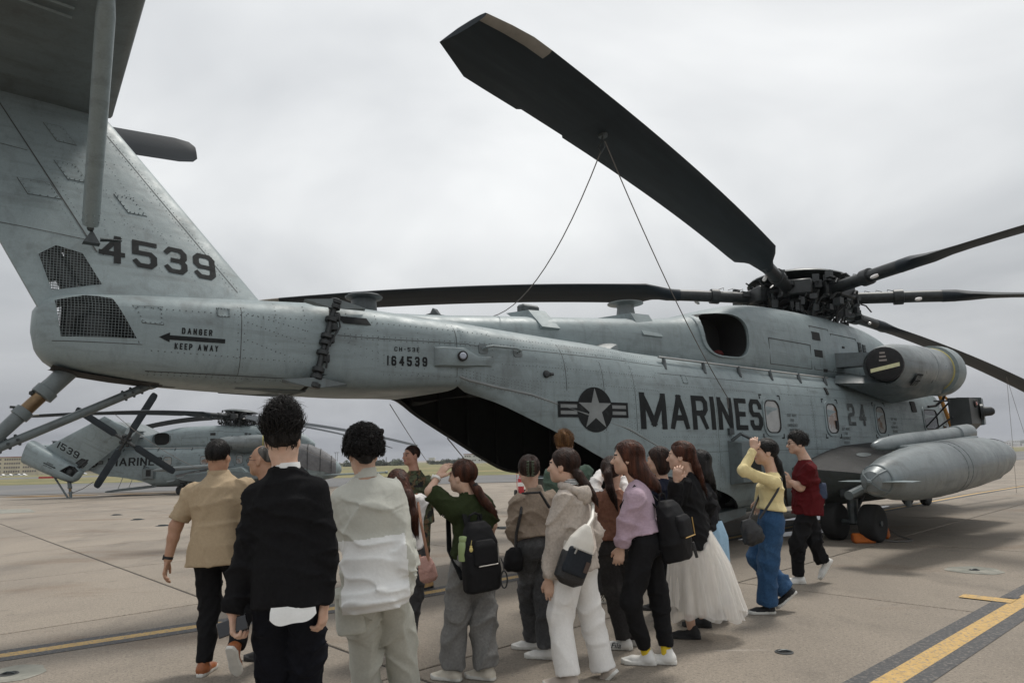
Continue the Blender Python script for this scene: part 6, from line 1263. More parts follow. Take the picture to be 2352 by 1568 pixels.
    ra3 = np.array((.080 + vol + hair.get('side', 0), .100 + vol, .088 + vol + hair.get('top', 0))); ctr = np.array((0, -.018, .034 + hair.get('top', 0) * .4)); tgt = {'pony': (0, -.93, .12), 'bun': (0, -.95, .1), 'long': (0, -.45, -.9), 'bob': (0, -.4, -.9)}.get(ht)
    if 'tie' in hair: q_ = (A3(at(hair['tie'][0], hair['tie'][1], d + torso_dd + hair['tie'][2])) - A3(Hc)) @ M / S - ctr; tgt = q_ / np.linalg.norm(q_)
    for i in range(hair.get('comb', 150) * 2):
        w, v = rg.uniform(0, 6.283), rg.uniform(-.5, 1.0); dr = np.array((math.cos(w) * math.sqrt(max(0, 1 - v * v)), math.sin(w) * math.sqrt(max(0, 1 - v * v)), v))
        if .8 * dr[1] * .1 - .6 * (dr[2] * .09 + .034) > hair.get('c1', .018) - .004: continue
        if ht in ('bald', 'curly') or hm is HGRY: break
        if tgt is None: c0 = np.array((rg.gauss(0, .1), -.35, .93)); t_ = dr + (dr - c0 * .9) * .55 + np.array((rg.gauss(0, .15), rg.gauss(0, .15), rg.gauss(0, .15)))
        else: t_ = np.array(tgt) + np.array((dr[0] * (.5 if ht in ('long', 'bob') else .12), 0, 0))
        pts = []
        for q in range(5):
            e = dr + (t_ - dr) * q / 4 * (.75 if tgt is not None else 1.0); e = e / np.linalg.norm(e); pts.append(V3(A3(Hc) + S * (M @ (ctr + e * ra3 * 1.004))))
        strands(mb, pts, .0024)
    if mb.n: g.mb(mb)
    g.build('hair', hm, root)
    if 'tie' in hair:
        t = MB(); c = at(hair['tie'][0], hair['tie'][1], d + torso_dd + hair['tie'][2]) - b0; dn = (chain[1][0] - chain[0][0]).normalized(); t.lathe(c, dn, [(-.012, .016), (-.01, .024), (.01, .024), (.012, .016)], 12); t.build('hair_tie', HBLK, root)
    PEOPLE[key] = info; return info
# cloth materials
def cloth(name, c, rough=.85, fine=.15, sheen=.0, bump=.25, bs=90, c2=None, a2=0, s2=3, bst=None): return mat(name, c, rough, var=fine, vscale=60, sheen=0.0 if max(c) < .06 else sheen * .3, wr=.28, wscale=8, bump=bump, bscale=bs, spec=.12, col2=c2 or c, c2amt=a2, c2scale=s2, bstretch=bst)
KHAKI = cloth('khaki_shirt_cotton', (.40, .31, .205), .8, .08); BLKN = cloth('black_fine_knit', (.0095, .0095, .0105), .9, .25, .15, .4, 160, bst=(1, 1, .4)); BLKT = cloth('black_twill', (.012, .012, .013), .85, .2, .15); INDIGO = cloth('indigo_denim', (.008, .009, .013), .85, .25, .15)
GREIGE = cloth('greige_nylon', (.50, .50, .445), .65, .05, .1, .15); OFFW = cloth('white_nylon', (.74, .745, .73), .6, .04, .1, .12); CARGO = cloth('sage_cargo_cotton', (.48, .48, .425), .8, .08)
GREENK = cloth('dark_green_knit', (.026, .035, .014), .9, .2, .2, .5, 110); GREYD = cloth('grey_melange_denim', (.18, .178, .172), .85, .22, .2, .3, 120, (.13, .128, .125), .5, 6); TAUPE = cloth('taupe_wool', (.27, .215, .165), .95, .15, .4, .5, 120)
WASHB = cloth('washed_black_denim', (.060, .061, .063), .85, .25, .15, .3, 120, (.14, .142, .145), .7, 4); OAT = cloth('oatmeal_fleece', (.44, .385, .335), .95, .2, .4, .4, 140); WHITED = cloth('white_denim', (.74, .725, .70), .85, .05, .1, .2); SWGRN = cloth('moss_sweatshirt', (.085, .125, .095), .9, .15, .3)
CABLE = cloth('brown_cable_knit', (.185, .088, .058), .95, .2, .4, .9, 46, bst=(1, 1, .25)); BLOUSE = cloth('white_blouse', (.70, .68, .66), .7, .05); CHARD = cloth('charcoal_denim', (.036, .034, .034), .85, .25, .15, .3, 120, (.07, .066, .064), .6, 5); LILAC = cloth('lilac_rib_knit', (.43, .32, .385), .95, .12, .4, .6, 70, bst=(.3, .3, 2.2)); NAVY = cloth('navy_cotton', (.014, .017, .030), .85)
YELK = cloth('pale_yellow_knit', (.74, .62, .33), .9, .06, .3, .2); JEAN = cloth('blue_denim', (.030, .075, .155), .85, .25, .15, .3, 130, (.07, .14, .25), .6, 3.5); MAROON = cloth('maroon_cotton', (.085, .008, .010), .85, .12); DARKC = cloth('dark_shirt', (.02, .02, .022), .85)
def camo():
    m = bpy.data.materials.new('woodland_camouflage'); m.use_nodes = True; t = m.node_tree; b = t.nodes['Principled BSDF']; b.inputs['Roughness'].default_value = .9
    tcn = N(t, 'ShaderNodeTexCoord'); vm = N(t, 'ShaderNodeVectorMath', operation='SNAP'); vm.inputs[1].default_value = (.012, .012, .012); link(t, tcn.outputs['Object'], vm.inputs[0]); cur = None
    for sc_, lo, col, off in ((9, .0, (.052, .058, .030), 0), (11, .52, (.125, .078, .040), 3), (13, .55, (.085, .10, .055), 7), (12, .57, (.012, .012, .011), 12)):
        if cur is None: rgb = N(t, 'ShaderNodeRGB'); rgb.outputs[0].default_value = (*col, 1); cur = rgb.outputs[0]; continue
        mp = N(t, 'ShaderNodeMapping'); link(t, vm.outputs[0], mp.inputs[0]); mp.inputs['Location'].default_value = (off, off, off); nz = N(t, 'ShaderNodeTexNoise', inp={'Scale': sc_, 'Detail': 2.0}); link(t, mp.outputs[0], nz.inputs['Vector'])
        gt = N(t, 'ShaderNodeMath', operation='GREATER_THAN'); link(t, nz.outputs['Fac'], gt.inputs[0]); gt.inputs[1].default_value = lo; mxn = N(t, 'ShaderNodeMixRGB'); link(t, gt.outputs[0], mxn.inputs[0]); link(t, cur, mxn.inputs[1]); mxn.inputs[2].default_value = (*col, 1); cur = mxn.outputs[0]
    link(t, cur, b.inputs['Base Color']); return m
CAMO = camo()
SWHITE = mat('white_leather', (.68, .67, .64), .5, var=.08, vscale=20); SSOLE = mat('white_rubber_sole', (.62, .61, .57), .6, var=.1, vscale=20); SBROWN = mat('cognac_leather', (.27, .085, .025), .5, var=.25, vscale=25); SBLK = mat('black_mesh_shoe', (.014, .014, .015), .8); SBLKS = mat('black_rubber', (.02, .02, .02), .75); STAN = mat('tan_suede_boot', (.33, .20, .085), .9, var=.15, vscale=20); SCREAM = mat('cream_suede', (.60, .555, .47), .8, var=.1, vscale=20); STAUP = mat('taupe_suede', (.42, .36, .31), .85)
down = lambda: {}
person('beige', 'man in beige short-sleeved shirt and black trousers walking away at the left', 5.3, 0, (502, 1085), (502, 1254), 1.68, (502, 1049), -4, 0, {'L': ((404, 1208, .0), (386, 1284, -.02)), 'R': ((585, 1205, 0), (592, 1285, .05))},
       {'L': ('g', 468, 1549, 2), 'R': ('a', 543, 1484, -.24, -4, -58)}, dict(mat=KHAKI, hem=-.13, loose=.022, sleeve=.42, sr=(.074, .074, .05), fold=.006, ff=22, collar=(KHAKI, .016), name='shirt', flare=.005), dict(mat=BLKT, r=(.105, .08, .062)), dict(t='crop', mat=HBLK, vol=.004, low=-.045, locks=260, len=.022, sr=.003, lift=.35, top=.008), [SBROWN, SSOLE], SK2, True, girth=1.06, hand={'L': dict(curl=.5, palm=(1, .3, 0))})
person('black', 'man in black sweater with white shirt tail showing, nearest the camera', 3.5, -3, (657, 1070), (664, 1330), 1.72, (651, 1008), 4, 4, {'L': ((567, 1258, .0), (534, 1400, -.02)), 'R': ((750, 1254, .0), (744, 1376, .02))},
       {'L': ('g', 630, 1738, 2), 'R': ('g', 692, 1733, -4)}, dict(mat=BLKN, hem=-.115, loose=.02, sr=(.064, .058, .046), fold=.006, ff=17, name='sweater', collar=(OFFW, .016)), dict(mat=INDIGO, r=(.10, .09, .08)), dict(t='spiky', mat=HBLK, vol=.008, top=.046, low=-.125, side=.0, locks=700, len=.06, sr=.0045, up=.9, noise=.45, lift=.45, amp=.006, c1=.03, comb=260), [SBLK, SBLKS], SK1, True, sw=.15, girth=.90, hs=.0085, hand={'L': dict(curl=.55, grip=.5, palm=(1, .1, 0), dir=(.12, .02, -1)), 'R': dict(curl=.6, palm=(-1, .2, 0))})
person('jacket', 'man with curly dark hair in pale greige and white blouson jacket, back turned', 4.2, 12, (840, 1088), (858, 1298), 1.66, (834, 1043), 20, 4, {'L': ((796, 1236, .03), (818, 1262, .26)), 'R': ((930, 1284, -.02), (922, 1332, .18))},
       {'L': ('g', 842, 1624, 14), 'R': ('g', 930, 1608, 10)}, dict(mat=GREIGE, mat2=(OFFW, .165), hem=-.235, loose=.036, sr=(.076, .072, .058), fold=.009, ff=15, blouson=True, collar=(GREIGE, .035), name='jacket'), dict(mat=CARGO, r=(.118, .105, .10), fold=.011, ff=17), dict(t='curly', mat=HBLK, vol=.010, top=.024, side=.002, low=-.125, locks=760, len=.045, sr=.004, c1=.03), [SCREAM, SSOLE], SK1, True, sw=.15, girth=.90, hs=.0085, hand={'L': dict(curl=.6), 'R': dict(curl=.6)})
person('pinkbag', 'woman with long brown hair half hidden behind the pale jacket, carrying a pink bag', 5.7, 8, (921, 1128), (936, 1258), 1.49, (914, 1112), 10, 0, {'R': ((953, 1212, .02), (950, 1262, .12)), 'L': ((905, 1215, 0), (900, 1265, .1))},
       {'L': ('a', 915, 1478, .1, 5, -20), 'R': ('g', 944, 1500, 5)}, dict(mat=BLOUSE, hem=-.02, loose=.02, name='blouse'), dict(mat=WASHB, r=(.10, .075, .055)), dict(t='long', mat=HRED, tail=[(920, 1108, -.08, .068), (932, 1146, -.12, .068), (945, 1184, -.13, .05), (956, 1214, -.13, .016)], locks=90), [SCREAM, SSOLE])
person('marine', 'man in woodland camouflage uniform and tan boots facing the camera', 8.4, 158, (953, 1084), (957, 1176), 1.70, (944, 1046), 132, 2, {'R': ((916, 1140, .0), (948, 1150, -.26)), 'L': ((1000, 1142, -.02), (966, 1152, -.28))},
       {'L': ('g', 984, 1350, 150), 'R': ('g', 945, 1349, 165)}, dict(mat=CAMO, hem=-.13, loose=.022, sr=(.075, .068, .05), fold=.007, name='uniform_blouse', collar=(CAMO, .02)), dict(mat=CAMO, r=(.11, .09, .075), crop=.12), dict(t='crop', mat=HBRN, vol=.002, low=-.02, c1=.014, locks=120, len=.012, sr=.003, lift=.3), [STAN, SBLKS], SK3, True, girth=1.06, hand={'R': dict(curl=.5, palm=(0, 1, 0)), 'L': dict(curl=.5, palm=(0, 1, 0))}, group='uniformed hosts')
person('green', 'woman in dark green sweater with black backpack shading her eyes with one hand', 5.0, 42, (1074, 1130), (1084, 1280), 1.49, (1061, 1094), 62, 2, {'L': ((988, 1128, -.10), (1004, 1096, -.02)), 'R': ((1130, 1205, .12), (1118, 1262, .2))},
       {'L': ('g', 1040, 1562, 68), 'R': ('g', 1118, 1560, 66)}, dict(mat=GREENK, hem=.0, loose=.016, sleeve=.5, sr=(.085, .075, .05), fold=.006, name='sweater'), dict(mat=GREYD, r=(.112, .105, .105), fold=.012, ff=17, crop=-.0), dict(t='pony', mat=HRED, vol=.002, low=-.06, tail=[(1084, 1110, -.04, .022), (1096, 1124, -.05, .032), (1112, 1148, -.05, .03), (1124, 1160, -.05, .022), (1138, 1170, -.05, .006)], tie=(1091, 1115, -.05), locks=80), [SCREAM, SSOLE], hand={'L': dict(dir=(.62, .1, .75), palm=(.4, .7, -.5), curl=.35, spread=1.0), 'R': dict(curl=.5)})
person('taupe', 'woman in taupe wool sweater and washed black jeans with a hair claw', 5.5, 30, (1224, 1120), (1230, 1252), 1.52, (1215, 1080), 4, 2, {'L': ((1182, 1212, -.05), (1196, 1258, .12)), 'R': ((1270, 1208, .06), (1262, 1258, .16))},
       {'L': ('g', 1224, 1490, 78), 'R': ('g', 1256, 1512, 76)}, dict(mat=TAUPE, hem=.08, loose=.022, sr=(.078, .078, .055), fold=.008, ff=18, name='sweater'), dict(mat=WASHB, r=(.10, .085, .082), waist=.16), dict(t='bun', mat=HBRN, vol=.002, low=-.05, locks=0), [SWHITE, SSOLE], hand={'L': dict(curl=.7)})
person('hoodie', 'woman in oatmeal hoodie and white trousers with a ponytail', 4.9, 62, (1310, 1106), (1324, 1274), 1.56, (1293, 1070), 66, 3, {'L': ((1272, 1222, -.12), (1259, 1328, -.10)), 'R': ((1362, 1222, .15), (1350, 1305, .2))},
       {'L': ('g', 1306, 1580, 68), 'R': ('a', 1386, 1534, .08, 66, -42)}, dict(mat=OAT, hem=-.10, loose=.03, sr=(.078, .070, .052), fold=.009, ff=17, name='hoodie'), dict(mat=WHITED, r=(.105, .09, .095), fold=.007, ff=16, crop=-.02), dict(t='pony', mat=HBRN, vol=.002, low=-.055, tail=[(1311, 1073, -.05, .022), (1328, 1090, -.05, .036), (1346, 1115, -.05, .036), (1358, 1130, -.05, .026), (1370, 1142, -.05, .006)], tie=(1318, 1078, -.05), locks=80), [STAUP, SSOLE], hand={'L': dict(curl=.4, palm=(.2, 1, 0), dir=(.1, .0, -1))})
person('ginger', 'man with ginger-brown hair in green sweatshirt, mostly hidden behind the hoodie', 7.4, 6, (1303, 1056), (1312, 1176), 1.75, (1297, 1020), -8, 0, {'R': ((1350, 1128, .0), (1364, 1172, .05)), 'L': ((1262, 1130, 0), (1258, 1175, 0))},
       {'L': ('g', 1296, 1380, 8), 'R': ('g', 1386, 1384, 72)}, dict(mat=SWGRN, hem=-.1, loose=.02, name='sweatshirt'), dict(mat=CHARD, r=(.105, .085, .07)), dict(t='short', mat=HORG, vol=.014, top=.012, low=-.06, locks=260, len=.04, sr=.0035, up=.2), [SCREAM, SSOLE, SBLK], SK1, True)
person('cable', 'woman in brown cable-knit vest over a white blouse, arms raised to her face', 5.65, -4, (1409, 1118), (1411, 1244), 1.51, (1405, 1082), -14, 3, {'L': ((1366, 1112, .10), (1383, 1086, .22)), 'R': ((1442, 1128, .14), (1428, 1098, .24))},
       {'L': ('g', 1434, 1491, 74), 'R': ('a', 1452, 1462, .14, 70, -20)}, dict(mat=CABLE, sleeve_mat=BLOUSE, hem=.02, loose=.022, sr=(.068, .062, .045), fold=.006, name='vest'), dict(mat=CHARD, r=(.10, .085, .075)), dict(t='pony', mat=HBRN, vol=.002, low=-.06, tail=[(1398, 1068, -.10, .024), (1396, 1088, -.14, .034), (1400, 1118, -.15, .032), (1410, 1140, -.15, .022), (1416, 1154, -.15, .006)], locks=80), [SWHITE, SSOLE])
person('lilac', 'woman in lilac rib sweater and black trousers with a black backpack', 5.2, 72, (1460, 1100), (1482, 1242), 1.61, (1440, 1052), 76, 2, {'L': ((1440, 1196, -.13), (1427, 1256, -.10)), 'R': ((1490, 1195, .15), (1470, 1248, .25))},
       {'L': ('g', 1486, 1526, 74, (1448, 1382, -.10)), 'R': ('g', 1532, 1524, 72, (1516, 1380, .08))}, dict(mat=LILAC, hem=.06, loose=.022, sr=(.072, .074, .060), fold=.006, ff=17, name='sweater'), dict(mat=BLKT, r=(.105, .078, .058), crop=.10), dict(t='long', mat=HRED, vol=.006, low=-.08, tail=[(1448, 1052, .0, .085), (1468, 1080, -.02, .07), (1488, 1102, -.03, .055), (1502, 1112, -.03, .04), (1514, 1118, -.03, .012)], locks=120), [SWHITE, SSOLE], hand={'L': dict(curl=.5, palm=(.2, 1, 0))})
person('navy', 'woman with a dark bob and navy top behind the lilac sweater', 6.6, 58, (1522, 1094), (1527, 1206), 1.58, (1511, 1058), 60, 0, {'L': ((1500, 1160, -.05), (1510, 1205, .1)), 'R': ((1550, 1160, .1), (1545, 1205, .15))},
       {'L': ('g', 1516, 1402, 66), 'R': ('g', 1548, 1400, 66)}, dict(mat=NAVY, hem=-.05, loose=.016, name='top'), dict(mat=BLKT, r=(.1, .08, .065)), dict(t='bob', mat=HBRN, vol=.008, low=-.12, locks=0), [SBLK, SBLKS])
person('tulle', 'woman in black blazer and long white tulle skirt', 5.9, 58, (1580, 1084), (1592, 1222), 1.59, (1563, 1048), 66, 2, {'L': ((1546, 1158, -.14), (1553, 1106, -.2)), 'R': ((1630, 1160, .14), (1610, 1200, .2))},
       {'L': ('g', 1590, 1466, 74), 'R': ('g', 1616, 1440, 72)}, dict(mat=BLKT, hem=-.135, loose=.026, sr=(.075, .068, .055), fold=.007, name='blazer', flare=.015), dict(bare=True), dict(t='pony', mat=HRED, vol=.003, low=-.06, tail=[(1577, 1032, -.03, .024), (1590, 1046, -.04, .034), (1600, 1072, -.04, .034), (1609, 1096, -.04, .026), (1620, 1118, -.04, .006)], locks=90), [SBLK, SBLKS], hand={'L': dict(curl=.7)})
person('blueskirt', 'woman with long dark hair and light blue skirt behind the black blazer', 6.5, 58, (1616, 1100), (1622, 1212), 1.51, (1604, 1064), 62, 0, {'L': ((1600, 1160, -.05), (1600, 1205, .05)), 'R': ((1642, 1165, .1), (1635, 1205, .15))},
       {'L': ('g', 1624, 1428, 72), 'R': ('g', 1652, 1424, 72)}, dict(mat=DARKC, hem=-.02, loose=.02, name='top'), dict(bare=True), dict(t='long', mat=HBLK, tail=[(1612, 1066, -.03, .07), (1622, 1088, -.05, .06), (1632, 1104, -.05, .04), (1642, 1114, -.05, .01)], locks=80), [SBLK, SSOLE])
person('yellow', 'woman in pale yellow cardigan and wide blue jeans holding a hand to her forehead', 6.7, 80, (1773, 1080), (1770, 1193), 1.60, (1757, 1038), 84, 4, {'L': ((1705, 1080, -.18), (1731, 1034, -.14)), 'R': ((1748, 1120, .18), (1742, 1150, .28))},
       {'L': ('g', 1764, 1409, 88), 'R': ('a', 1804, 1354, .12, 84, -38)}, dict(mat=YELK, hem=.09, loose=.014, sr=(.062, .052, .040), fold=.0045, ff=20, name='cardigan'), dict(mat=JEAN, r=(.108, .095, .105), waist=.15, fold=.009, ff=16, crop=-.02), dict(t='pony', mat=HBLK, vol=.003, low=-.06, tail=[(1779, 1046, .0, .024), (1788, 1064, .0, .032), (1795, 1092, .0, .032), (1800, 1118, .0, .022), (1806, 1140, .0, .006)], locks=80), [SBLK, SSOLE], hand={'L': dict(dir=(.12, .05, 1), palm=(.3, .9, 0), curl=.75)})
person('maroon', 'man in maroon T-shirt and black trousers walking left beside the sponson', 8.1, 80, (1849, 1052), (1853, 1156), 1.73, (1830, 1018), 84, 0, {'L': ((1838, 1118, -.14), (1816, 1106, -.12)), 'R': ((1858, 1112, .16), (1828, 1112, .22))},
       {'L': ('g', 1835, 1340, 84, (1831, 1246, -.05)), 'R': ('a', 1889, 1288, .1, 84, -55, (1868, 1240, .06))}, dict(mat=MAROON, hem=-.12, loose=.024, sleeve=.40, sr=(.08, .078, .05), fold=.008, ff=19, name='t_shirt'), dict(mat=BLKT, r=(.105, .085, .072), fold=.010), dict(t='short', mat=HBLK, vol=.016, top=.008, low=-.07, locks=240, len=.04, sr=.0035, c1=.026), [SWHITE, SSOLE], SK1, True, hand={'L': dict(curl=.8, palm=(0, .6, .5))})
person('bald', 'balding man with glasses seen in profile between the two foremost men', 5.2, 72, (616, 1099), (620, 1262), 1.64, (602, 1057), 80, 2, {'L': ((596, 1190, -.1), (588, 1250, -.1)), 'R': ((640, 1190, .1), (640, 1250, .1))},
       {'L': ('g', 606, 1518, 70), 'R': ('g', 642, 1516, 70)}, dict(mat=DARKC, hem=-.1, loose=.018, name='shirt'), dict(mat=BLKT), dict(t='crop', mat=HGRY, vol=-.006, low=-.05, c1=-.035, locks=0), [SBLK, SBLKS], SK2, True)
# ---------------------------------------------------------------- clothing details
def child(P_, name, mb, m, sm=50): 
    mb.v = [tuple(Vector(v) - P_['base']) for v in mb.v]; return mb.build(name, m, P_['root'], sm)
def field_obj(P_, name, F, D, m, parent=None):
    V, Q = F.mesh(D); g = GeoB(P_['base']); g.add(V, Q); return g.build(name, m, P_['root'])
p = PEOPLE['black']; st = MB(); rings = []
for q in range(29):
    f = q / 28; a = R_(-100 + 62 * f); o = p['r'] * (math.cos(a) * .19) + p['f'] * (math.sin(a) * .148); zb = -.128 - .058 * (math.sin(math.pi * (.12 + .8 * f)) ** 1.2) - .012 * math.sin(2 * math.pi * f * 1.3 + .6); rings.append([p['P'] + o * 1.0 + p['u'] * (-.10), p['P'] + o * (1.065 + .012 * math.sin(f * 14)) + p['u'] * ((zb - .09) / 2), p['P'] + o * (1.09 + .016 * math.sin(f * 14)) + p['u'] * zb])
st.loft(rings, closed=False); child(p, 'shirt_tail', st, OFFW, 60)
p = PEOPLE['hoodie']; c0 = p['N']; F = Field(A3(c0) - .24, A3(c0) + .17, .009); M_ = np.stack([A3(p['r']), A3(p['f']), A3(p['u'])], 1)
D = F.ell(c0 - p['f'] * .105 - p['u'] * .075, (.105, .055, .085), M_); prev = None
for q in range(15):
    w = 2 * math.pi * q / 14; pt = c0 + p['r'] * (.098 * math.cos(w)) + p['f'] * (.092 * math.sin(w) - .03) + p['u'] * (-.015 - .055 * (.5 - .5 * math.sin(w)) * (1 if math.sin(w) < 0 else .8))
    if prev is not None: D = smin(D, F.cone(prev, pt, .030, .030), .015)
    prev = pt
D = smax(D, -F.ell(c0 - p['f'] * .06 - p['u'] * .015, (.07, .07, .05), M_), .015); D = D - .012 * folds(F.P, 4, 42) + .006; field_obj(p, 'hood', F, D, OAT)
sc_ = MB(); sc_.loft([[c0 + p['r'] * (k * math.cos(w)) + p['f'] * (k * math.sin(w) - .006) + p['u'] * z for w in np.linspace(0, 6.283, 18, endpoint=False)] for k, z in ((.078, -.02), (.068, .015), (.062, .02))], True)
def stripes():
    m = bpy.data.materials.new('striped_cotton'); m.use_nodes = True; t = m.node_tree; b = t.nodes['Principled BSDF']; tcn = N(t, 'ShaderNodeTexCoord'); wv = N(t, 'ShaderNodeTexWave', inp={'Scale': 32.0}); wv.bands_direction = 'Z'; link(t, tcn.outputs['Object'], wv.inputs['Vector']); rp = N(t, 'ShaderNodeValToRGB'); rp.color_ramp.interpolation = 'CONSTANT'; rp.color_ramp.elements[0].color = (.02, .02, .02, 1); rp.color_ramp.elements[1].color = (.7, .7, .68, 1); rp.color_ramp.elements[1].position = .55; link(t, wv.outputs['Fac'], rp.inputs[0]); link(t, rp.outputs[0], b.inputs['Base Color']); b.inputs['Roughness'].default_value = .9; return m
child(p, 'striped_collar', sc_, stripes())
# tulle skirt with its slip, blown to the right
def tulle():
    m = bpy.data.materials.new('white_tulle'); m.use_nodes = True; t = m.node_tree; b = t.nodes['Principled BSDF']; b.inputs['Base Color'].default_value = (.86, .83, .79, 1); b.inputs['Roughness'].default_value = .9
    tr = N(t, 'ShaderNodeBsdfTransparent'); tl = N(t, 'ShaderNodeBsdfTranslucent'); tl.inputs[0].default_value = (.86, .84, .80, 1); a = N(t, 'ShaderNodeMixShader'); a.inputs[0].default_value = .4; link(t, b.outputs[0], a.inputs[1]); link(t, tl.outputs[0], a.inputs[2])
    tcn = N(t, 'ShaderNodeTexCoord'); nz = N(t, 'ShaderNodeTexNoise', inp={'Scale': 18.0, 'Detail': 3.0}); mp = N(t, 'ShaderNodeMapping'); mp.inputs['Scale'].default_value = (1, 1, .12); link(t, tcn.outputs['Object'], mp.inputs[0]); link(t, mp.outputs[0], nz.inputs['Vector']); r = N(t, 'ShaderNodeMapRange', inp={'From Min': .3, 'From Max': .7, 'To Min': .42, 'To Max': .72}); link(t, nz.outputs['Fac'], r.inputs[0])
    x = N(t, 'ShaderNodeMixShader'); link(t, r.outputs[0], x.inputs[0]); link(t, tr.outputs[0], x.inputs[1]); link(t, a.outputs[0], x.inputs[2]); link(t, x.outputs[0], t.nodes['Material Output'].inputs[0]); return m
def skirt(P_, name, m, rows, d, ruf=.03, seed=1, n=96):
    rg = random.Random(seed); ph = [rg.uniform(0, 6.28) for _ in range(4)]; rings = []
    for j, (vx, vy, hw, hd) in enumerate(rows):
        c = at(vx, vy, d); k = j / (len(rows) - 1); rr = []
        for i in range(n):
            w = 2 * math.pi * i / n; b_ = 1 + ruf * k * 3 * (.5 * math.sin(9 * w + ph[0] + 1.2 * k) + .35 * math.sin(15 * w + ph[1]) + .3 * math.sin(23 * w + ph[2] - k)); z = (-.03 * k * math.sin(3 * w + ph[3]) - .012 * k * math.sin(11 * w)); rr.append(c + Vector((hw * b_ * math.cos(w), hd * b_ * math.sin(w), z)))
        rings.append(rr)
    mb = MB(); mb.loft(rings, True); return child(P_, name, mb, m, 60)
p = PEOPLE['tulle']; TUL = tulle(); SLIP = cloth('cream_satin_slip', (.76, .72, .66), .6, .04)
skirt(p, 'slip', SLIP, [(1590, 1218, .15, .12), (1594, 1255, .185, .15), (1592, 1310, .20, .17), (1590, 1360, .205, .18), (1588, 1392, .205, .18)], 5.9, .018, 2)
skirt(p, 'tulle_skirt', TUL, [(1590, 1216, .15, .12), (1598, 1255, .20, .16), (1606, 1300, .255, .20), (1613, 1350, .285, .22), (1619, 1398, .305, .24), (1622, 1410, .315, .25)], 5.9, .035, 3)
skirt(p, 'tulle_underlayer', TUL, [(1590, 1220, .148, .12), (1604, 1290, .23, .19), (1618, 1360, .28, .22), (1626, 1404, .30, .24)], 5.9, .05, 5)
p = PEOPLE['blueskirt']; skirt(p, 'skirt', cloth('light_blue_cotton', (.30, .45, .58), .8, .06), [(1622, 1195, .14, .11), (1624, 1230, .185, .15), (1622, 1300, .21, .17), (1620, 1390, .22, .18)], 6.5, .03, 6)
for k, lo in (('lilac', 1),):
    p = PEOPLE[k]
    for s in 'LR':
        mb = MB(); a = p['ank'][s][0]; b = a.lerp(p['knee'][s], .14); mb.tube([a - Vector((0, 0, .02)), a, b], [.036, .037, .036], 14); child(p, 'sock', mb, mat('yellow_sock', (.72, .52, .03), .9, var=.1))
# cargo pocket on the pale trousers
p = PEOPLE['jacket']; kn = p['knee']['L']; hp = p['hip']['L']; c0 = hp.lerp(kn, .62) - p['r'] * .07 - p['f'] * .085; F = Field(A3(c0) - .15, A3(c0) + .15, .009); ud = (hp - kn).normalized(); M_ = (p['r'], p['f'], ud)
D = F.column(c0, M_, [(-.115, .075, .035, 0), (-.09, .082, .042, 0), (.07, .082, .04, 0), (.08, .086, .046, 0), (.105, .084, .038, 0)], 4) - .010 * folds(F.P, 8, 38) + .004; field_obj(p, 'cargo_pocket', F, D, CARGO)
# hair claw
p = PEOPLE['taupe']; r_, f_, u_ = p['hx']; S = p['S']; CL = mat('moss_green_acetate', (.045, .06, .03), .3, var=.3); hb = p['C'] - f_ * (.128 * S) + u_ * (.02 * S)
for s in (-1, 1):
    cl = MB()
    for j in range(6): z = (.055 - .022 * j) * S; cl.box(hb + r_ * (s * .020 * S) + u_ * z - f_ * (.004), (.022, .012, .014), bev=.003)
    cl.tube([hb + r_ * (s * .012 * S) + u_ * (.062 * S), hb + r_ * (s * .016 * S) - f_ * .012, hb + r_ * (s * .012 * S) - u_ * (.062 * S)], .005, 6); child(p, 'hair_claw', cl, CL)
# glasses
for k in ('bald', 'maroon'):
    p = PEOPLE[k]; r_, f_, u_ = p['hx']; S = p['S']; L = lambda x, y, z: p['C'] + (r_ * x + f_ * y + u_ * z) * S; gm = MB()
    for s in (-1, 1):
        gm.tube([L(s * .033 + .021 * math.cos(w), .098, .0 + .017 * math.sin(w)) for w in np.linspace(0, 6.283, 13)], .0018, 5); gm.tube([L(s * .055, .096, .004), L(s * .077, .05, .004), L(s * .080, -.012, .0)], .0018, 5)
    gm.tube([L(-.012, .1, .002), L(.012, .1, .002)], .0016, 5); child(p, 'glasses', gm, FABBLK)
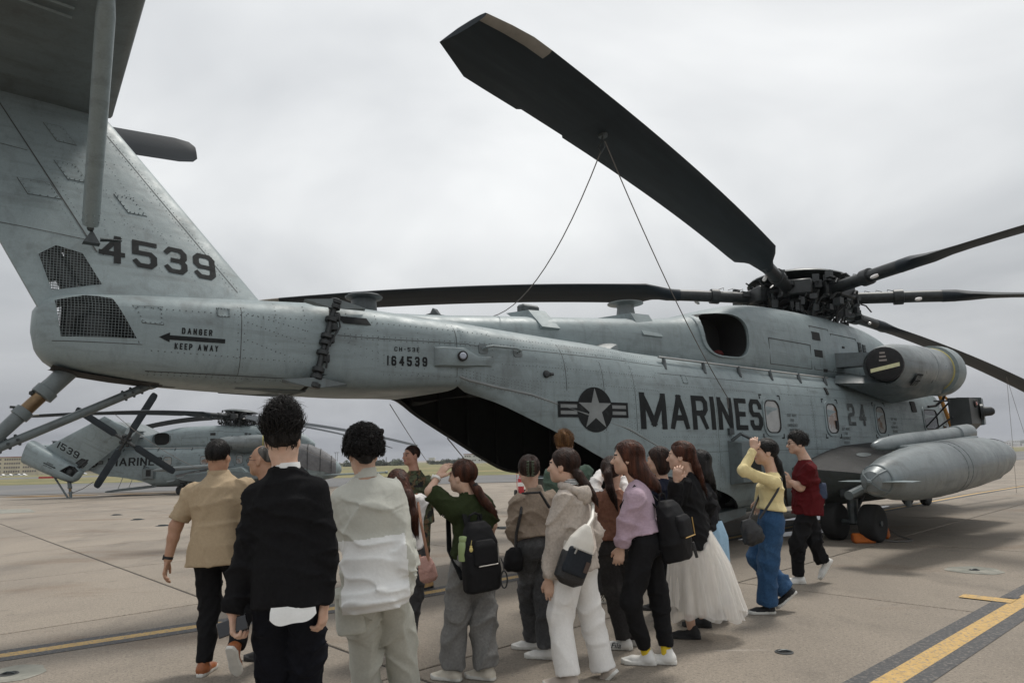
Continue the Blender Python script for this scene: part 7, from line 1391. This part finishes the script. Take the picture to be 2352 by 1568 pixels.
# ---------------------------------------------------------------- things people carry
def own(name, mb, m, label, cat, base, sm=40, group=None):
    mb.v = [tuple(Vector(v) - base) for v in mb.v]; o = mb.build(name, m, None, sm); o.location = base; tag(o, label, cat, group); return o
def sdf_thing(name, F, D, m, root, base):
    V, Q = F.mesh(D); g = GeoB(base); g.add(V, Q); return g.build(name, m, root)
ZIP = mat('zip_metal', (.3, .29, .27), .5, .6); NYL = cloth('black_nylon', (.011, .011, .012), .6, .15, 0, .2); LEATH = mat('black_leather', (.013, .013, .014), .4, var=.3, vscale=30, bump=.3, bscale=90)
def backpack(key, label, c, ax, w, h_, dp, soft, zipm):
    P_ = PEOPLE[key]; r, b, u = ax; root = empty('backpack', c - u * (h_ / 2)); tag(root, label, 'backpack'); bs = c - u * (h_ / 2); F = Field(A3(c) - .36, A3(c) + .36, .0085)
    D = F.column(c, ax, [(-h_ / 2, w * .40, dp * .34, 0), (-h_ * .46, w * .47, dp * .46, 0), (-h_ * .2, w * .5, dp * .5, .005), (h_ * .2, w * .46, dp * .42, 0), (h_ * .4, w * .36, dp * .32, -.01), (h_ * .5, w * .22, dp * .2, -.02)], 3.0); D = D - soft * folds(F.P, 12, 30) + soft * .5; sdf_thing('pack_body', F, D, NYL, root, bs)
    D = F.column(c - u * (h_ * .0) + b * (dp * .42), ax, [(-h_ * .12, w * .30, dp * .16, 0), (-h_ * .10, w * .33, dp * .2, 0), (h_ * .16, w * .30, dp * .18, 0), (h_ * .24, w * .24, dp * .12, -.01)], 3.5); sdf_thing('front_pocket', F, D, NYL, root, bs)
    z = MB(); z.tube([c + b * (dp * .64) + r * x - u * (h_ * .115) for x in np.linspace(-w * .26, w * .26, 6)], .004, 5); z.tube([c + b * (dp * .60) + r * (w * .30) + u * y for y in np.linspace(-h_ * .1, h_ * .17, 6)], .0035, 5); z.v = [tuple(Vector(v) - bs) for v in z.v]; z.build('zip', zipm, root)
    for s in 'LR':
        sg = 1 if s == 'R' else -1; m = MB(); shp = P_['sh'][s]; pr = P_['r']; m_ = []; tp = c + u * (h_ * .36) + r * (w * .16 * sg) - b * (dp * .35); mid = shp - pr * (sg * .055) + P_['u'] * .075; frt = shp - pr * (sg * .05) + P_['f'] * .125 - P_['u'] * .06; und = shp - pr * (sg * .01) + P_['f'] * .08 - P_['u'] * .28; bt = c - u * (h_ * .30) + r * (w * .42 * sg) - b * (dp * .3)
        pts = [tp, tp.lerp(mid, .55) - P_['f'] * .01, mid, frt, und, bt]; fine = []
        for i in range(len(pts) - 1):
            for q in range(4): fine.append(pts[i].lerp(pts[i + 1], q / 4))
        fine.append(pts[-1]); sv = []
        for i, q in enumerate(fine):
            t = (fine[min(i + 1, len(fine) - 1)] - fine[max(0, i - 1)]).normalized(); wd = pr - t * pr.dot(t); wd = wd.normalized() * .018; nn = t.cross(wd).normalized() * .005; sv += [q + wd + nn - bs, q - wd + nn - bs, q - wd - nn - bs, q + wd - nn - bs]
        m.add(sv, [(4 * i + a, 4 * i + (a + 1) % 4, 4 * i + 4 + (a + 1) % 4, 4 * i + 4 + a) for i in range(len(fine) - 1) for a in range(4)]); m.build('shoulder_strap', NYL, root, 60)
    hd = MB(); t0 = c + u * (h_ * .47) - b * (dp * .25); hd.tube([t0 - r * .05, t0 - r * .04 + u * .05, t0 + u * .065, t0 + r * .04 + u * .05, t0 + r * .05], .009, 6); hd.v = [tuple(Vector(v) - bs) for v in hd.v]; hd.build('carry_loop', NYL, root)
    return root, bs
P_ = PEOPLE['green']; u = P_['u']; b = (-P_['f'] + Vector((0, -.25, 0))); b = (b - u * b.dot(u)).normalized(); r = u.cross(b) * -1; r = b.cross(u) * -1
cB = at(1103, 1276, 4.80); bp, bs = backpack('green', 'black nylon backpack with a green bottle in its side pocket', cB, (r, b, u), .285, .46, .16, .006, ZIP)
if r.x > 0: rl = -r
else: rl = r
bt = MB(); c = at(1065, 1288, 4.74); bt.lathe(c, (0, 0, 1), [(0, .030), (.01, .035), (.095, .036), (.115, .033), (.125, .028), (.13, .031), (.155, .030), (.16, .026), (.163, 0)], 18); own('water_bottle', bt, mat('sage_green_enamel', (.27, .35, .16), .35, var=.05), 'sage green water bottle in the backpack side pocket', 'bottle', c)
ch = MB(); c = at(1082, 1262, 4.70); ch.ball(c, .014, 8, sq=(1, .5, 1.3)); ch.ball(c + Vector((0, 0, .02)), .009, 8, sq=(1, .6, 1)); ch.tube([c + Vector((0, 0, .03)), c + Vector((.005, 0, .06))], .002, 4); own('charm', ch, mat('pale_yellow_enamel', (.62, .50, .18), .4), 'small pale yellow charm on the black backpack zip', 'charm', c)
cd = MB(); c = at(1158, 1330, 4.78); cd.tube([c + Vector((.035 * math.cos(w) * .6, 0, .055 * math.sin(w))) for w in np.linspace(0, 6.283, 18)], .005, 6); cd.tube([c + Vector((0, 0, .055)), c + Vector((-.005, 0, .10)), c + Vector((-.02, 0, .14))], .004, 5); own('coil_strap', cd, FABBLK, 'coiled key strap dangling beside the black backpack', 'strap', c)
P_ = PEOPLE['lilac']; u = P_['u']; b = (-P_['f'] + Vector((0, -.45, 0)) - u * .0); b = (b - u * b.dot(u)).normalized(); r = u.cross(b)
cB = at(1546, 1216, 5.14); backpack('lilac', 'black backpack with gold zips on the woman in lilac', cB, (r, b, u), .30, .43, .20, .012, mat('gold_zip', (.55, .36, .12), .3, .8))
tg_ = MB(); c = at(1596, 1262, 5.0); tg_.box(c, (.022, .012, .11), Matrix.Rotation(R_(-12), 3, 'Y'), bev=.003); own('leather_tag', tg_, LEATH, 'black leather tag hanging from the gold-zipped backpack', 'tag', c)
# sling bag
P_ = PEOPLE['hoodie']; c = at(1326, 1272, 4.66); ux = (at(1350, 1205, 4.68) - at(1305, 1330, 4.66)).normalized(); b = Vector((.35, -.93, 0)); b = (b - ux * b.dot(ux)).normalized(); r = ux.cross(b); bs = c - Vector((0, 0, .2)); root = empty('sling_bag', bs); tag(root, 'white and black sling bag across the oatmeal hoodie', 'bag'); F = Field(A3(c) - .26, A3(c) + .26, .008)
CRM = mat('cream_leather', (.66, .63, .57), .45, var=.06, vscale=20)
D = F.column(c, (r, b, ux), [(-.205, .05, .03, 0), (-.17, .105, .05, 0), (-.02, .11, .055, 0), (.09, .088, .045, 0), (.16, .05, .03, 0), (.20, .02, .015, 0)], 2.6); V, Q = F.mesh(D); loc = ((V[Q].mean(1) - A3(c)) @ A3(ux)); g = GeoB(bs); g.add(V, Q, np.where(loc < .0, 1, 0)); g.build('bag_body', [CRM, LEATH], root)
D = F.column(c + b * .03 - ux * .03, (r, b, ux), [(-.10, .085, .03, 0), (-.08, .09, .036, 0), (.05, .088, .034, 0), (.07, .08, .026, 0)], 3.5); V, Q = F.mesh(D); g = GeoB(bs); g.add(V, Q); g.build('front_pocket', cloth('dark_slate_leather', (.022, .026, .032), .5), root)
z = MB(); z.tube([c + b * .07 + r * x + ux * .035 for x in np.linspace(-.075, .075, 5)], .004, 5); z.tube([c + b * .072 + r * -.05 + ux * .035, c + b * .075 + r * -.055 + ux * .0], .006, 5); z.v = [tuple(Vector(v) - bs) for v in z.v]; z.build('zip', ZIP, root)
pa = MB(); pa.add([c + b * .0715 + r * x + ux * y - bs for x, y in ((.045, -.09), (.075, -.09), (.075, -.02), (.045, -.02))], [(0, 1, 2, 3)]); pa.build('brand_patch', mat('brown_patch', (.07, .045, .035), .6), root, 0)
sp_ = MB(); sp_.tube([c + ux * .18, at(1360, 1190, 4.74), at(1362, 1160, 4.86), P_['sh']['R'] + P_['u'] * .07 - P_['r'] * .05], .014, 6); sp_.tube([c - ux * .12 - r * .09, at(1290, 1290, 4.76), P_['P'] + P_['u'] * .12 - P_['r'] * .16], .013, 6); sp_.v = [tuple(Vector(v) - bs) for v in sp_.v]; sp_.build('strap', CRM, root)
def soft_bag(name, label, c, hw, hh, hd, m, strap, seed, tilt=0.0, smat=None):
    root = empty(name, c - Vector((0, 0, hh))); bs = c - Vector((0, 0, hh)); tag(root, label, 'bag'); F = Field(A3(c) - max(hw, hh) * 1.3, A3(c) + max(hw, hh) * 1.3, .0075); u = Vector((math.sin(tilt), 0, math.cos(tilt))); r = Vector((math.cos(tilt), 0, -math.sin(tilt)))
    D = F.column(c, (r, Vector((0, 1, 0)), u), [(-hh, hw * .65, hd * .6, 0), (-hh * .7, hw, hd, 0), (0, hw * .95, hd, 0), (hh * .7, hw * .75, hd * .6, 0), (hh, hw * .5, hd * .3, 0)], 2.4) - .012 * folds(F.P, seed, 55, (1.6, 1, .7)) + .005; V, Q = F.mesh(D); g = GeoB(bs); g.add(V, Q); g.build('bag_body', m, root)
    s = MB(); s.tube(strap, .0115, 6); s.v = [tuple(Vector(v) - bs) for v in s.v]; s.build('strap', smat or m, root); return root
P_ = PEOPLE['yellow']; soft_bag('shoulder_bag', 'slouchy black bag at the hip of the woman in yellow', at(1726, 1220, 6.48), .105, .12, .06, LEATH, [at(1745, 1190, 6.46), at(1765, 1160, 6.46), at(1785, 1128, 6.5), at(1796, 1100, 6.56), P_['sh']['R'] + P_['u'] * .07 + P_['r'] * -.02, at(1755, 1110, 6.9), at(1722, 1190, 6.6)], 3, -.35)
P_ = PEOPLE['maroon']; soft_bag('crossbody_bag', 'small navy bag with a white stripe behind the maroon T-shirt', at(1886, 1127, 8.02), .07, .10, .055, mat('navy_canvas', (.03, .045, .085), .8, var=.15), [at(1886, 1108, 8.0), at(1876, 1088, 7.98), at(1862, 1062, 8.0), P_['sh']['L'] + P_['u'] * .07 + P_['r'] * .06, at(1845, 1065, 8.15)], 9, .25, FABBLK)
P_ = PEOPLE['pinkbag']; soft_bag('handbag', 'quilted pink handbag hanging on a brown strap', at(981, 1306, 5.5), .078, .10, .055, mat('pink_quilt', (.48, .27, .225), .6, var=.12, vscale=30, bump=.4, bscale=45), [at(985, 1288, 5.48), at(976, 1245, 5.5), at(967, 1200, 5.52), P_['sh']['R'] + P_['u'] * .06 - P_['r'] * .02, at(955, 1180, 5.85), at(965, 1285, 5.6)], 14, -.2, mat('tan_strap', (.30, .15, .09), .6))
P_ = PEOPLE['taupe']; soft_bag('handbag', 'small black bag hanging at the side of the taupe sweater', at(1180, 1284, 5.36), .075, .09, .05, NYL, [at(1184, 1262, 5.36), at(1186, 1225, 5.36), at(1196, 1180, 5.34), P_['sh']['L'] + P_['u'] * .07 + P_['r'] * .05, at(1240, 1130, 5.3), at(1262, 1165, 5.35)], 17, .1, LEATH)
# phone held by the man in black
P_ = PEOPLE['black']; W = P_['WL']; ph = MB(); c = at(534, 1437, 3.47); Rm = Matrix.Rotation(R_(72), 3, 'X') @ Matrix.Rotation(R_(18), 3, 'Y'); ph.box(c, (.145, .010, .072), Matrix.Rotation(R_(-12), 3, 'X') @ Matrix.Rotation(R_(-18), 3, 'Y'), bev=.004); own('mobile_phone', ph, mat('phone_glass', (.012, .012, .014), .08, spec=.8), 'black mobile phone in the left hand of the man in black', 'phone', c)
for k, s, m, lab in (('beige', 'L', FABBLK, 'black smart watch on the bare left wrist of the man in beige'), ('green', 'L', SWHITE, 'white wrist watch on the raised arm of the woman in green')):
    P_ = PEOPLE[k]; W, E = P_['W' + s], P_['E' + s]; dr = (W - E).normalized(); c = W - dr * .012; w = MB(); w.lathe(c - dr * .011, dr, [(0, .028), (.002, .033), (.02, .033), (.022, .028)], 18); sd = Vector((-1, -.4, 0)); sd = (sd - dr * sd.dot(dr)).normalized(); w.lathe(c + sd * .028, sd, [(0, .019), (.01, .019), (.011, .016)], 14); own('wrist_watch', w, m, lab, 'watch', c)
# lettering on the white sneaker
P_ = PEOPLE['cable']; cu = bpy.data.curves.new('lettering', 'FONT'); cu.body = 'Fila'; cu.size = .058; cu.align_x = 'CENTER'; cu.shear = .25; cu.extrude = .0008
to = bpy.data.objects.new('tmp', cu); COL.objects.link(to); me = bpy.data.meshes.new_from_object(to.evaluated_get(bpy.context.evaluated_depsgraph_get())); bpy.data.objects.remove(to); me.materials.clear(); me.materials.append(MARK)
A_, yw, _p = P_['ank']['L']; ff_ = Vector((-math.sin(R_(yw)), math.cos(R_(yw)), 0)); sd_ = Vector((-math.cos(R_(yw)), -math.sin(R_(yw)), 0)); c = A_ + ff_ * .06 + sd_ * .047 + Vector((0, 0, -.058)); o = put('lettering', me, P_['root']); o.matrix_local = Matrix.Translation(c - P_['base']) @ Matrix((-ff_, Vector((0, 0, 1)), sd_)).transposed().to_4x4() @ Matrix.Rotation(R_(-28), 4, 'X')
# ---------------------------------------------------------------- wheel chocks with their rope
def chock(c, rz, label):
    root = empty('wheel_chock', c, rz); tag(root, label, 'chock', 'orange wheel chocks'); m = MB(); m.box((0, 0, .075), (.34, .15, .15), bev=.022); m.build('block', ORANGE, root, 30)
    d = MB(); d.box((.1, -.0755, .085), (.055, .004, .06), bev=.001); d.build('logo_plate', BLACK, root)
    for x in (-.165, .165): e = MB(); e.box((x, 0, .075), (.03, .11, .11), bev=.01); e.build('end_cap', mat('orange_dark', (.36, .08, .012), .6), root)
    return root
chock(Vector((5.57, 11.42, 0)), R_(-6), 'orange wheel chock in front of the outer main wheel'); chock(Vector((6.20, 11.98, 0)), R_(58), 'orange wheel chock behind the outer main wheel, partly turned')
rp = MB(); rp.tube([(5.74, 11.44, .06), (5.9, 11.40, .03), (6.05, 11.36, .015), (6.22, 11.36, .014), (6.36, 11.45, .014), (6.38, 11.58, .02), (6.30, 11.78, .06), (6.25, 11.9, .14)], .014, 8); tag(rp.build('chock_rope', ROPE), 'grey rope joining the two orange wheel chocks', 'rope')
rp = MB(); c = gat(1150, 1212); rp.tube([(c.x + .35 * math.cos(w) * (1 + .2 * math.sin(2 * w)) + .05 * w, c.y + .10 * math.sin(w * 1.0), gz(c.x, c.y) + .014) for w in np.linspace(0, 9.5, 40)], .012, 6); tag(rp.build('coiled_rope', FABBLK), 'black rope lying loosely coiled on the concrete behind the green sweater', 'rope')
# fire bottle on its cart
c = gat(1197, 1139); root = empty('extinguisher_cart', (c.x, c.y, c.z), R_(20)); root.scale = (.8, .8, .8); tag(root, 'red wheeled fire extinguisher standing on the apron behind the taupe sweater', 'extinguisher')
m = MB(); m.lathe((.0, .0, .12), (0, 0, 1), [(0, .05), (.03, .15), (.75, .15), (.85, .09), (.9, .03), (.97, .03)], 18); m.build('bottle', REDP, root)
m = MB(); m.lathe((.0, .0, .5), (0, 0, 1), [(0, .1515), (.2, .1515)], 18); m.build('label_band', WHITEP, root)
for s in (-1, 1): m = MB(); m.lathe((s * .27, .05, .17), (1, 0, 0), [(-.04, .09), (-.04, .165), (.04, .165), (.04, .09)], 18); w = m.build('wheel', RUBBER, root); m = MB(); m.lathe((s * .27, .05, .17), (1, 0, 0), [(-.03, .03), (-.03, .09), (.03, .09), (.03, .03)], 12); m.build('rim', REDP, w)
m = MB(); m.tube([(-.27, .05, .17), (.27, .05, .17)], .015, 6); m.tube([(-.18, .05, .17), (-.18, .1, .9), (-.16, .14, 1.15), (.16, .14, 1.15), (.18, .1, .9), (.18, .05, .17)], .014, 6); m.build('frame', REDP, root)
# red ground cart far right
c = gat(2306, 1046); root = empty('ground_cart', (c.x, c.y, c.z), R_(35)); tag(root, 'small red ground cart far off beyond the fuel tank', 'cart'); m = MB(); m.box((0, 0, .55), (1.5, .8, .5), bev=.06); m.build('body', REDP, root)
m = MB(); m.tube([(-.7, -.35, .8), (-.6, -.35, 1.5), (-.6, .35, 1.5), (-.7, .35, .8)], .04, 6); m.tube([(.6, -.35, .8), (.55, -.35, 1.3), (-.6, -.35, 1.45)], .04, 6); m.build('hoop', REDP, root)
for x in (-.5, .5):
    for y in (-.42, .42): m = MB(); m.lathe((x, y, .28), (0, 1, 0), [(-.07, .1), (-.07, .28), (.07, .28), (.07, .1)], 16); m.build('wheel', RUBBER, root)
# ---------------------------------------------------------------- far side of the field
CREAM = mat('cream_render', (.56, .50, .37), .85, var=.1, vscale=.25, col2=(.42, .38, .30), c2amt=.4, c2scale=.15); WIN = mat('far_window', (.12, .10, .095), .4); REDR = mat('dull_red_roof_edge', (.28, .12, .09), .8); BWHITE = mat('pale_render', (.62, .62, .60), .8, var=.08, vscale=.2)
def building(label, p0, p1, hgt, dep, wallm, rows, cols, roofm, ww=.9, wh=1.0, base=.15, tagn='building'):
    """facade from p0 (left) to p1 (right) on the ground"""
    d = Vector((p1.x - p0.x, p1.y - p0.y, 0)); L = d.length; d.normalize(); n = Vector((-d.y, d.x, 0)); g0 = min(gz(p0.x, p0.y), gz(p1.x, p1.y)); root = empty('building', (p0.x, p0.y, g0), math.atan2(d.y, d.x)); tag(root, label, 'building')
    m = MB(); m.box((L / 2, dep / 2, hgt / 2), (L, dep, hgt)); m.build('wall', wallm, root, 0); m = MB(); m.box((L / 2, dep / 2, hgt + .2), (L + .8, dep + .8, .45)); m.build('roof', roofm, root, 0)
    wm = MB(); wm.box((0, 0, 0), (ww, .12, wh)); wme = wm.mesh('window', WIN, 0); sm = MB(); sm.box((0, 0, 0), (ww + .3, .2, .12)); sme = sm.mesh('sill', wallm, 0)
    for r in range(rows):
        for c in range(cols):
            if c % 8 == 3 and cols > 10: continue
            x = (c + .7) * (L * .97) / cols; z = hgt * (base + (r + .5) * (1 - base) / rows); o = put('window', wme, root); o.location = (x, -.03, z); s_ = put('sill', sme, o); s_.location = (0, -.04, -wh / 2 - .1)
    return root
b1 = building('long cream four-storey barracks with rows of small windows at the left', Vector((at(-60, 1090, 395).x, 395, 0)), Vector((at(86, 1090, 395).x, 395, 0)), 10.6, 14, CREAM, 4, 26, REDR)
building('windowless cream end block of the barracks behind the folded tail', Vector((at(86.6, 1090, 394).x, 394, 0)), Vector((at(109, 1090, 394).x, 394, 0)), 10.2, 16, CREAM, 1, 1, REDR, base=.6)
building('low cream shed behind the folded tail section', Vector((at(112, 1090, 380).x, 380, 0)), Vector((at(152, 1090, 380).x, 380, 0)), 5.2, 12, CREAM, 1, 3, CREAM, 2.5, 1.6)
r2 = building('low cream hangar with pale doors right of the folded tail', Vector((at(176, 1088, 360).x, 360, 0)), Vector((at(232, 1088, 360).x, 360, 0)), 5.6, 14, CREAM, 1, 3, BWHITE, 4.0, 3.0)
building('long white low building far off right of the uniformed man', Vector((at(1078, 1070, 470).x, 470, 0)), Vector((at(1150, 1070, 470).x, 470, 0)), 3.8, 12, BWHITE, 1, 14, BWHITE, 1.0, .9)
building('white two-storey building with a red roof edge far off above the first', Vector((at(1066, 1070, 520).x, 520, 0)), Vector((at(1128, 1070, 520).x, 520, 0)), 6.4, 12, BWHITE, 2, 12, REDR, 1.2, .9)
building('small white hut far off among the trees', Vector((at(985, 1070, 480).x, 480, 0)), Vector((at(996, 1070, 480).x, 480, 0)), 4.2, 8, BWHITE, 1, 2, BWHITE)
bx = MB(); p = at(138, 1090, 330); bx.box((0, 0, 1.35), (5.6, 2.4, 2.7), bev=.05); o = bx.build('shipping_container', mat('bright_blue_paint', (.03, .22, .42), .5, var=.1), None, 20); o.location = (p.x, 330, gz(0, 330)); tag(o, 'bright blue container standing by the cream shed', 'container')
def far_car(vx, d, m, lab):
    p = at(vx, 1090, d); root = empty('parked_car', (p.x, d, gz(0, d)), 0); tag(root, lab, 'car', 'cars parked by the barracks'); prof = [(-2.1, .3), (-2.15, .75), (-1.7, .9), (-1.1, 1.4), (.5, 1.42), (1.2, .95), (2.05, .8), (2.15, .3)]
    m_ = MB(); n = len(prof); m_.add([(x, -.85, z) for x, z in prof] + [(x, .85, z) for x, z in prof], [tuple(range(n)), tuple(range(n, 2 * n))[::-1]] + [(i, (i + 1) % n, n + (i + 1) % n, n + i) for i in range(n)]); m_.build('body', m, root, 20)
    g_ = MB(); g_.add([(x, -.86, z) for x, z in ((-1.35, .95), (-1.0, 1.32), (.45, 1.34), (.95, .96))], [(0, 1, 2, 3)]); g_.build('side_glass', GLASSD, root, 0)
    for x in (-1.3, 1.35): w = MB(); w.lathe((x, -.8, .32), (0, 1, 0), [(-.1, .15), (-.1, .32), (.1, .32), (.1, .15)], 14); w.build('wheel', RUBBER, root)
SILV = mat('silver_car_paint', (.55, .56, .57), .3, .3)
far_car(4, 372, WHITEP, 'white parked car at the far left edge before the barracks'); far_car(21, 372, WHITEP, 'white parked car second from the left before the barracks'); far_car(40, 372, SILV, 'silver parked car third from the left before the barracks'); far_car(52, 374, WHITEP, 'white parked car fourth from the left before the barracks')
far_car(188, 345, SILV, 'silver parked car before the low hangar'); 
mk = MB(); p = at(116, 1106, 190); mk.box((0, 0, .25), (6.5, .4, .5)); o = mk.build('barrier', REDP, None, 0); o.location = (p.x, 190, gz(0, 190)); tag(o, 'low red barrier on the grass edge at the left', 'barrier')
# lattice masts and lamp poles on the skyline
def mast(vx, top, d, lab):
    p = at(vx, 1070, d); g0 = gz(0, d); hgt = at(vx, top, d).z - g0; root = empty('lattice_mast', (p.x, d, g0)); tag(root, lab, 'mast', 'masts on the skyline'); w = hgt * .09
    for sx in (-1, 1):
        for sy in (-1, 1): m = MB(); m.tube([(sx * w, sy * w, 0), (sx * w * .15, sy * w * .15, hgt)], .16, 4); m.build('leg', HUBG, root)
    m = MB()
    for k in range(7):
        a, b = hgt * k / 7, hgt * (k + 1) / 7; wa, wb = w * (1 - .85 * k / 7), w * (1 - .85 * (k + 1) / 7)
        for s in (-1, 1): m.tube([(-wa * s, -wa, a), (wb * s, -wb, b)], .08, 3)
    tag(m.build('bracing', HUBG, root), kind='stuff')
    for z in (.72, .84, .95): m = MB(); m.tube([(-w * 1.1, 0, hgt * z), (w * 1.1, 0, hgt * z)], .12, 4); m.build('cross_arm', HUBG, root)
mast(887, 1049, 900, 'lattice pylon left of the uniformed man on the skyline'); mast(1094, 1046, 1000, 'lattice pylon right of the hanging rod on the skyline'); mast(996, 1050, 1100, 'lattice pylon between the uniformed man and the rod')
for vx, lab in ((770, 'lamp pole just right of the tarped nose on the skyline'), (775, 'second lamp pole right of the tarped nose on the skyline')):
    p = at(vx, 1070, 420); m = MB(); m.tube([(0, 0, 0), (0, 0, 9.0)], .12, 6); m.tube([(-.9, 0, 9), (.9, 0, 9)], .14, 5); o = m.build('lamp_pole', HUBG); o.location = (p.x, 420, gz(0, 420)); tag(o, lab, 'lamp pole', 'lamp poles on the skyline')
# trees and scrub: leaf clumps through each crown's volume
LEAF = mat('far_foliage', (.055, .068, .036), .9, var=.5, vscale=.5, objrand=.35)
def tree_mesh(seed, w, hh):
    rg = random.Random(seed); m = MB()
    for k in range(14):
        c = Vector((rg.uniform(-w, w), rg.uniform(-w, w) * .6, hh * rg.uniform(.25, .85) * (1 - .35 * abs(rg.uniform(-1, 1))))); rr = rg.uniform(.22, .42) * hh
        for j in range(46):
            v = Vector((rg.gauss(0, 1), rg.gauss(0, 1), rg.gauss(0, .8))).normalized() * rr * rg.uniform(.55, 1.1); p = c + v; a = Vector((rg.gauss(0, 1), rg.gauss(0, 1), rg.gauss(0, 1))).normalized() * rr * .3; b = a.orthogonal().normalized() * rr * .25
            if p.z < .05: continue
            m.add([p - a, p + b, p + a, p - b], [(0, 1, 2, 3)])
    return m.mesh('crown', LEAF, 0, False)
TM = [tree_mesh(s, 3.2, 4.2) for s in range(4)]; tk_ = MB(); tk_.tube([(0, 0, 0), (.1, 0, 1.0), (0, .1, 2.2)], [.25, .2, .08], 6); TKM = tk_.mesh('trunk', mat('bark', (.08, .06, .045), .9))
spots = [(762, 430), (772, 440), (800, 440), (815, 450), (868, 430), (876, 420), (884, 450), (896, 440), (906, 430), (914, 420), (922, 430), (1002, 450), (1012, 440), (1022, 450), (1032, 460), (1046, 460), (1140, 450), (1152, 440), (1160, 450), (244, 360), (252, 370), (262, 372), (172, 372), (990, 455), (1056, 470)]
for i, (vx, d) in enumerate(sorted(spots)):
    p = at(vx, 1080, d); root = empty('scrub_tree', (p.x, d, gz(0, d)), random.uniform(0, 6)); s = random.uniform(.55, 1.05); root.scale = (s * 1.2, s, s); tag(root, 'low dark scrub tree far off ' + ('behind the folded tail of the far helicopter' if vx < 300 else 'just right of the tarped helicopter nose' if vx < 830 else 'left of the uniformed man' if vx < 930 else 'between the uniformed man and the white building' if vx < 1070 else 'right of the long white building'), 'tree', 'scrub trees beyond the grass'); put('crown', TM[i % 4], root); put('trunk', TKM, root)
# wooded coast and town on the right horizon
hl = MB(); xs = np.linspace(250, 2600, 120); rgn = np.random.default_rng(4); top = 10 + 7 * np.sin(xs * .006) + 4 * np.sin(xs * .021 + 1) + rgn.uniform(0, 3, 120); vs = []
for x, t in zip(xs, top): vs += [(x, 1450, -3), (x, 1460, t * .8), (x, 1520, t), (x, 1600, -3)]
hl.add(vs, [(4 * i + k, 4 * i + k + 1, 4 * i + 5 + k, 4 * i + 4 + k) for i in range(119) for k in range(3)]); tag(hl.build('wooded_hills', mat('wooded_hillside', (.05, .06, .045), .95, var=.4, vscale=.03), None, 0), kind='structure')
for vx, vy, wd, dd in ((2270, 1014, 26, 1440), (2300, 1016, 20, 1430), (2326, 1011, 16, 1440), (2338, 1018, 40, 1420), (2250, 1019, 30, 1410)):
    p = at(vx, 1022, dd); t = at(vx, vy, dd); building('pale tower block on the far coast at %s' % {2270: 'left of the tether', 2300: 'the red cart', 2326: 'its tallest point', 2338: 'the right edge', 2250: 'the tank nose'}[vx], Vector((p.x, dd, 0)), Vector((p.x + wd, dd, 0)), max(4, t.z - gz(0, dd)), 15, BWHITE, 2, 4, BWHITE, 3, 2)
# ---------------------------------------------------------------- moist air over the field
hzb = MB(); hzb.box((0, 1480, 14), (6040, 3080, 38)); hz_o = hzb.mesh('haze', bpy.data.materials.new('haze_air'), 0); hzm = hz_o.materials[0]; hzm.use_nodes = True; t = hzm.node_tree
for n in list(t.nodes):
    if n.type != 'OUTPUT_MATERIAL': t.nodes.remove(n)
pv = N(t, 'ShaderNodeVolumePrincipled'); pv.inputs['Color'].default_value = (.86, .88, .92, 1); pv.inputs['Density'].default_value = .00022; link(t, pv.outputs[0], t.nodes['Material Output'].inputs['Volume'])
tag(put('haze', hz_o), kind='stuff')
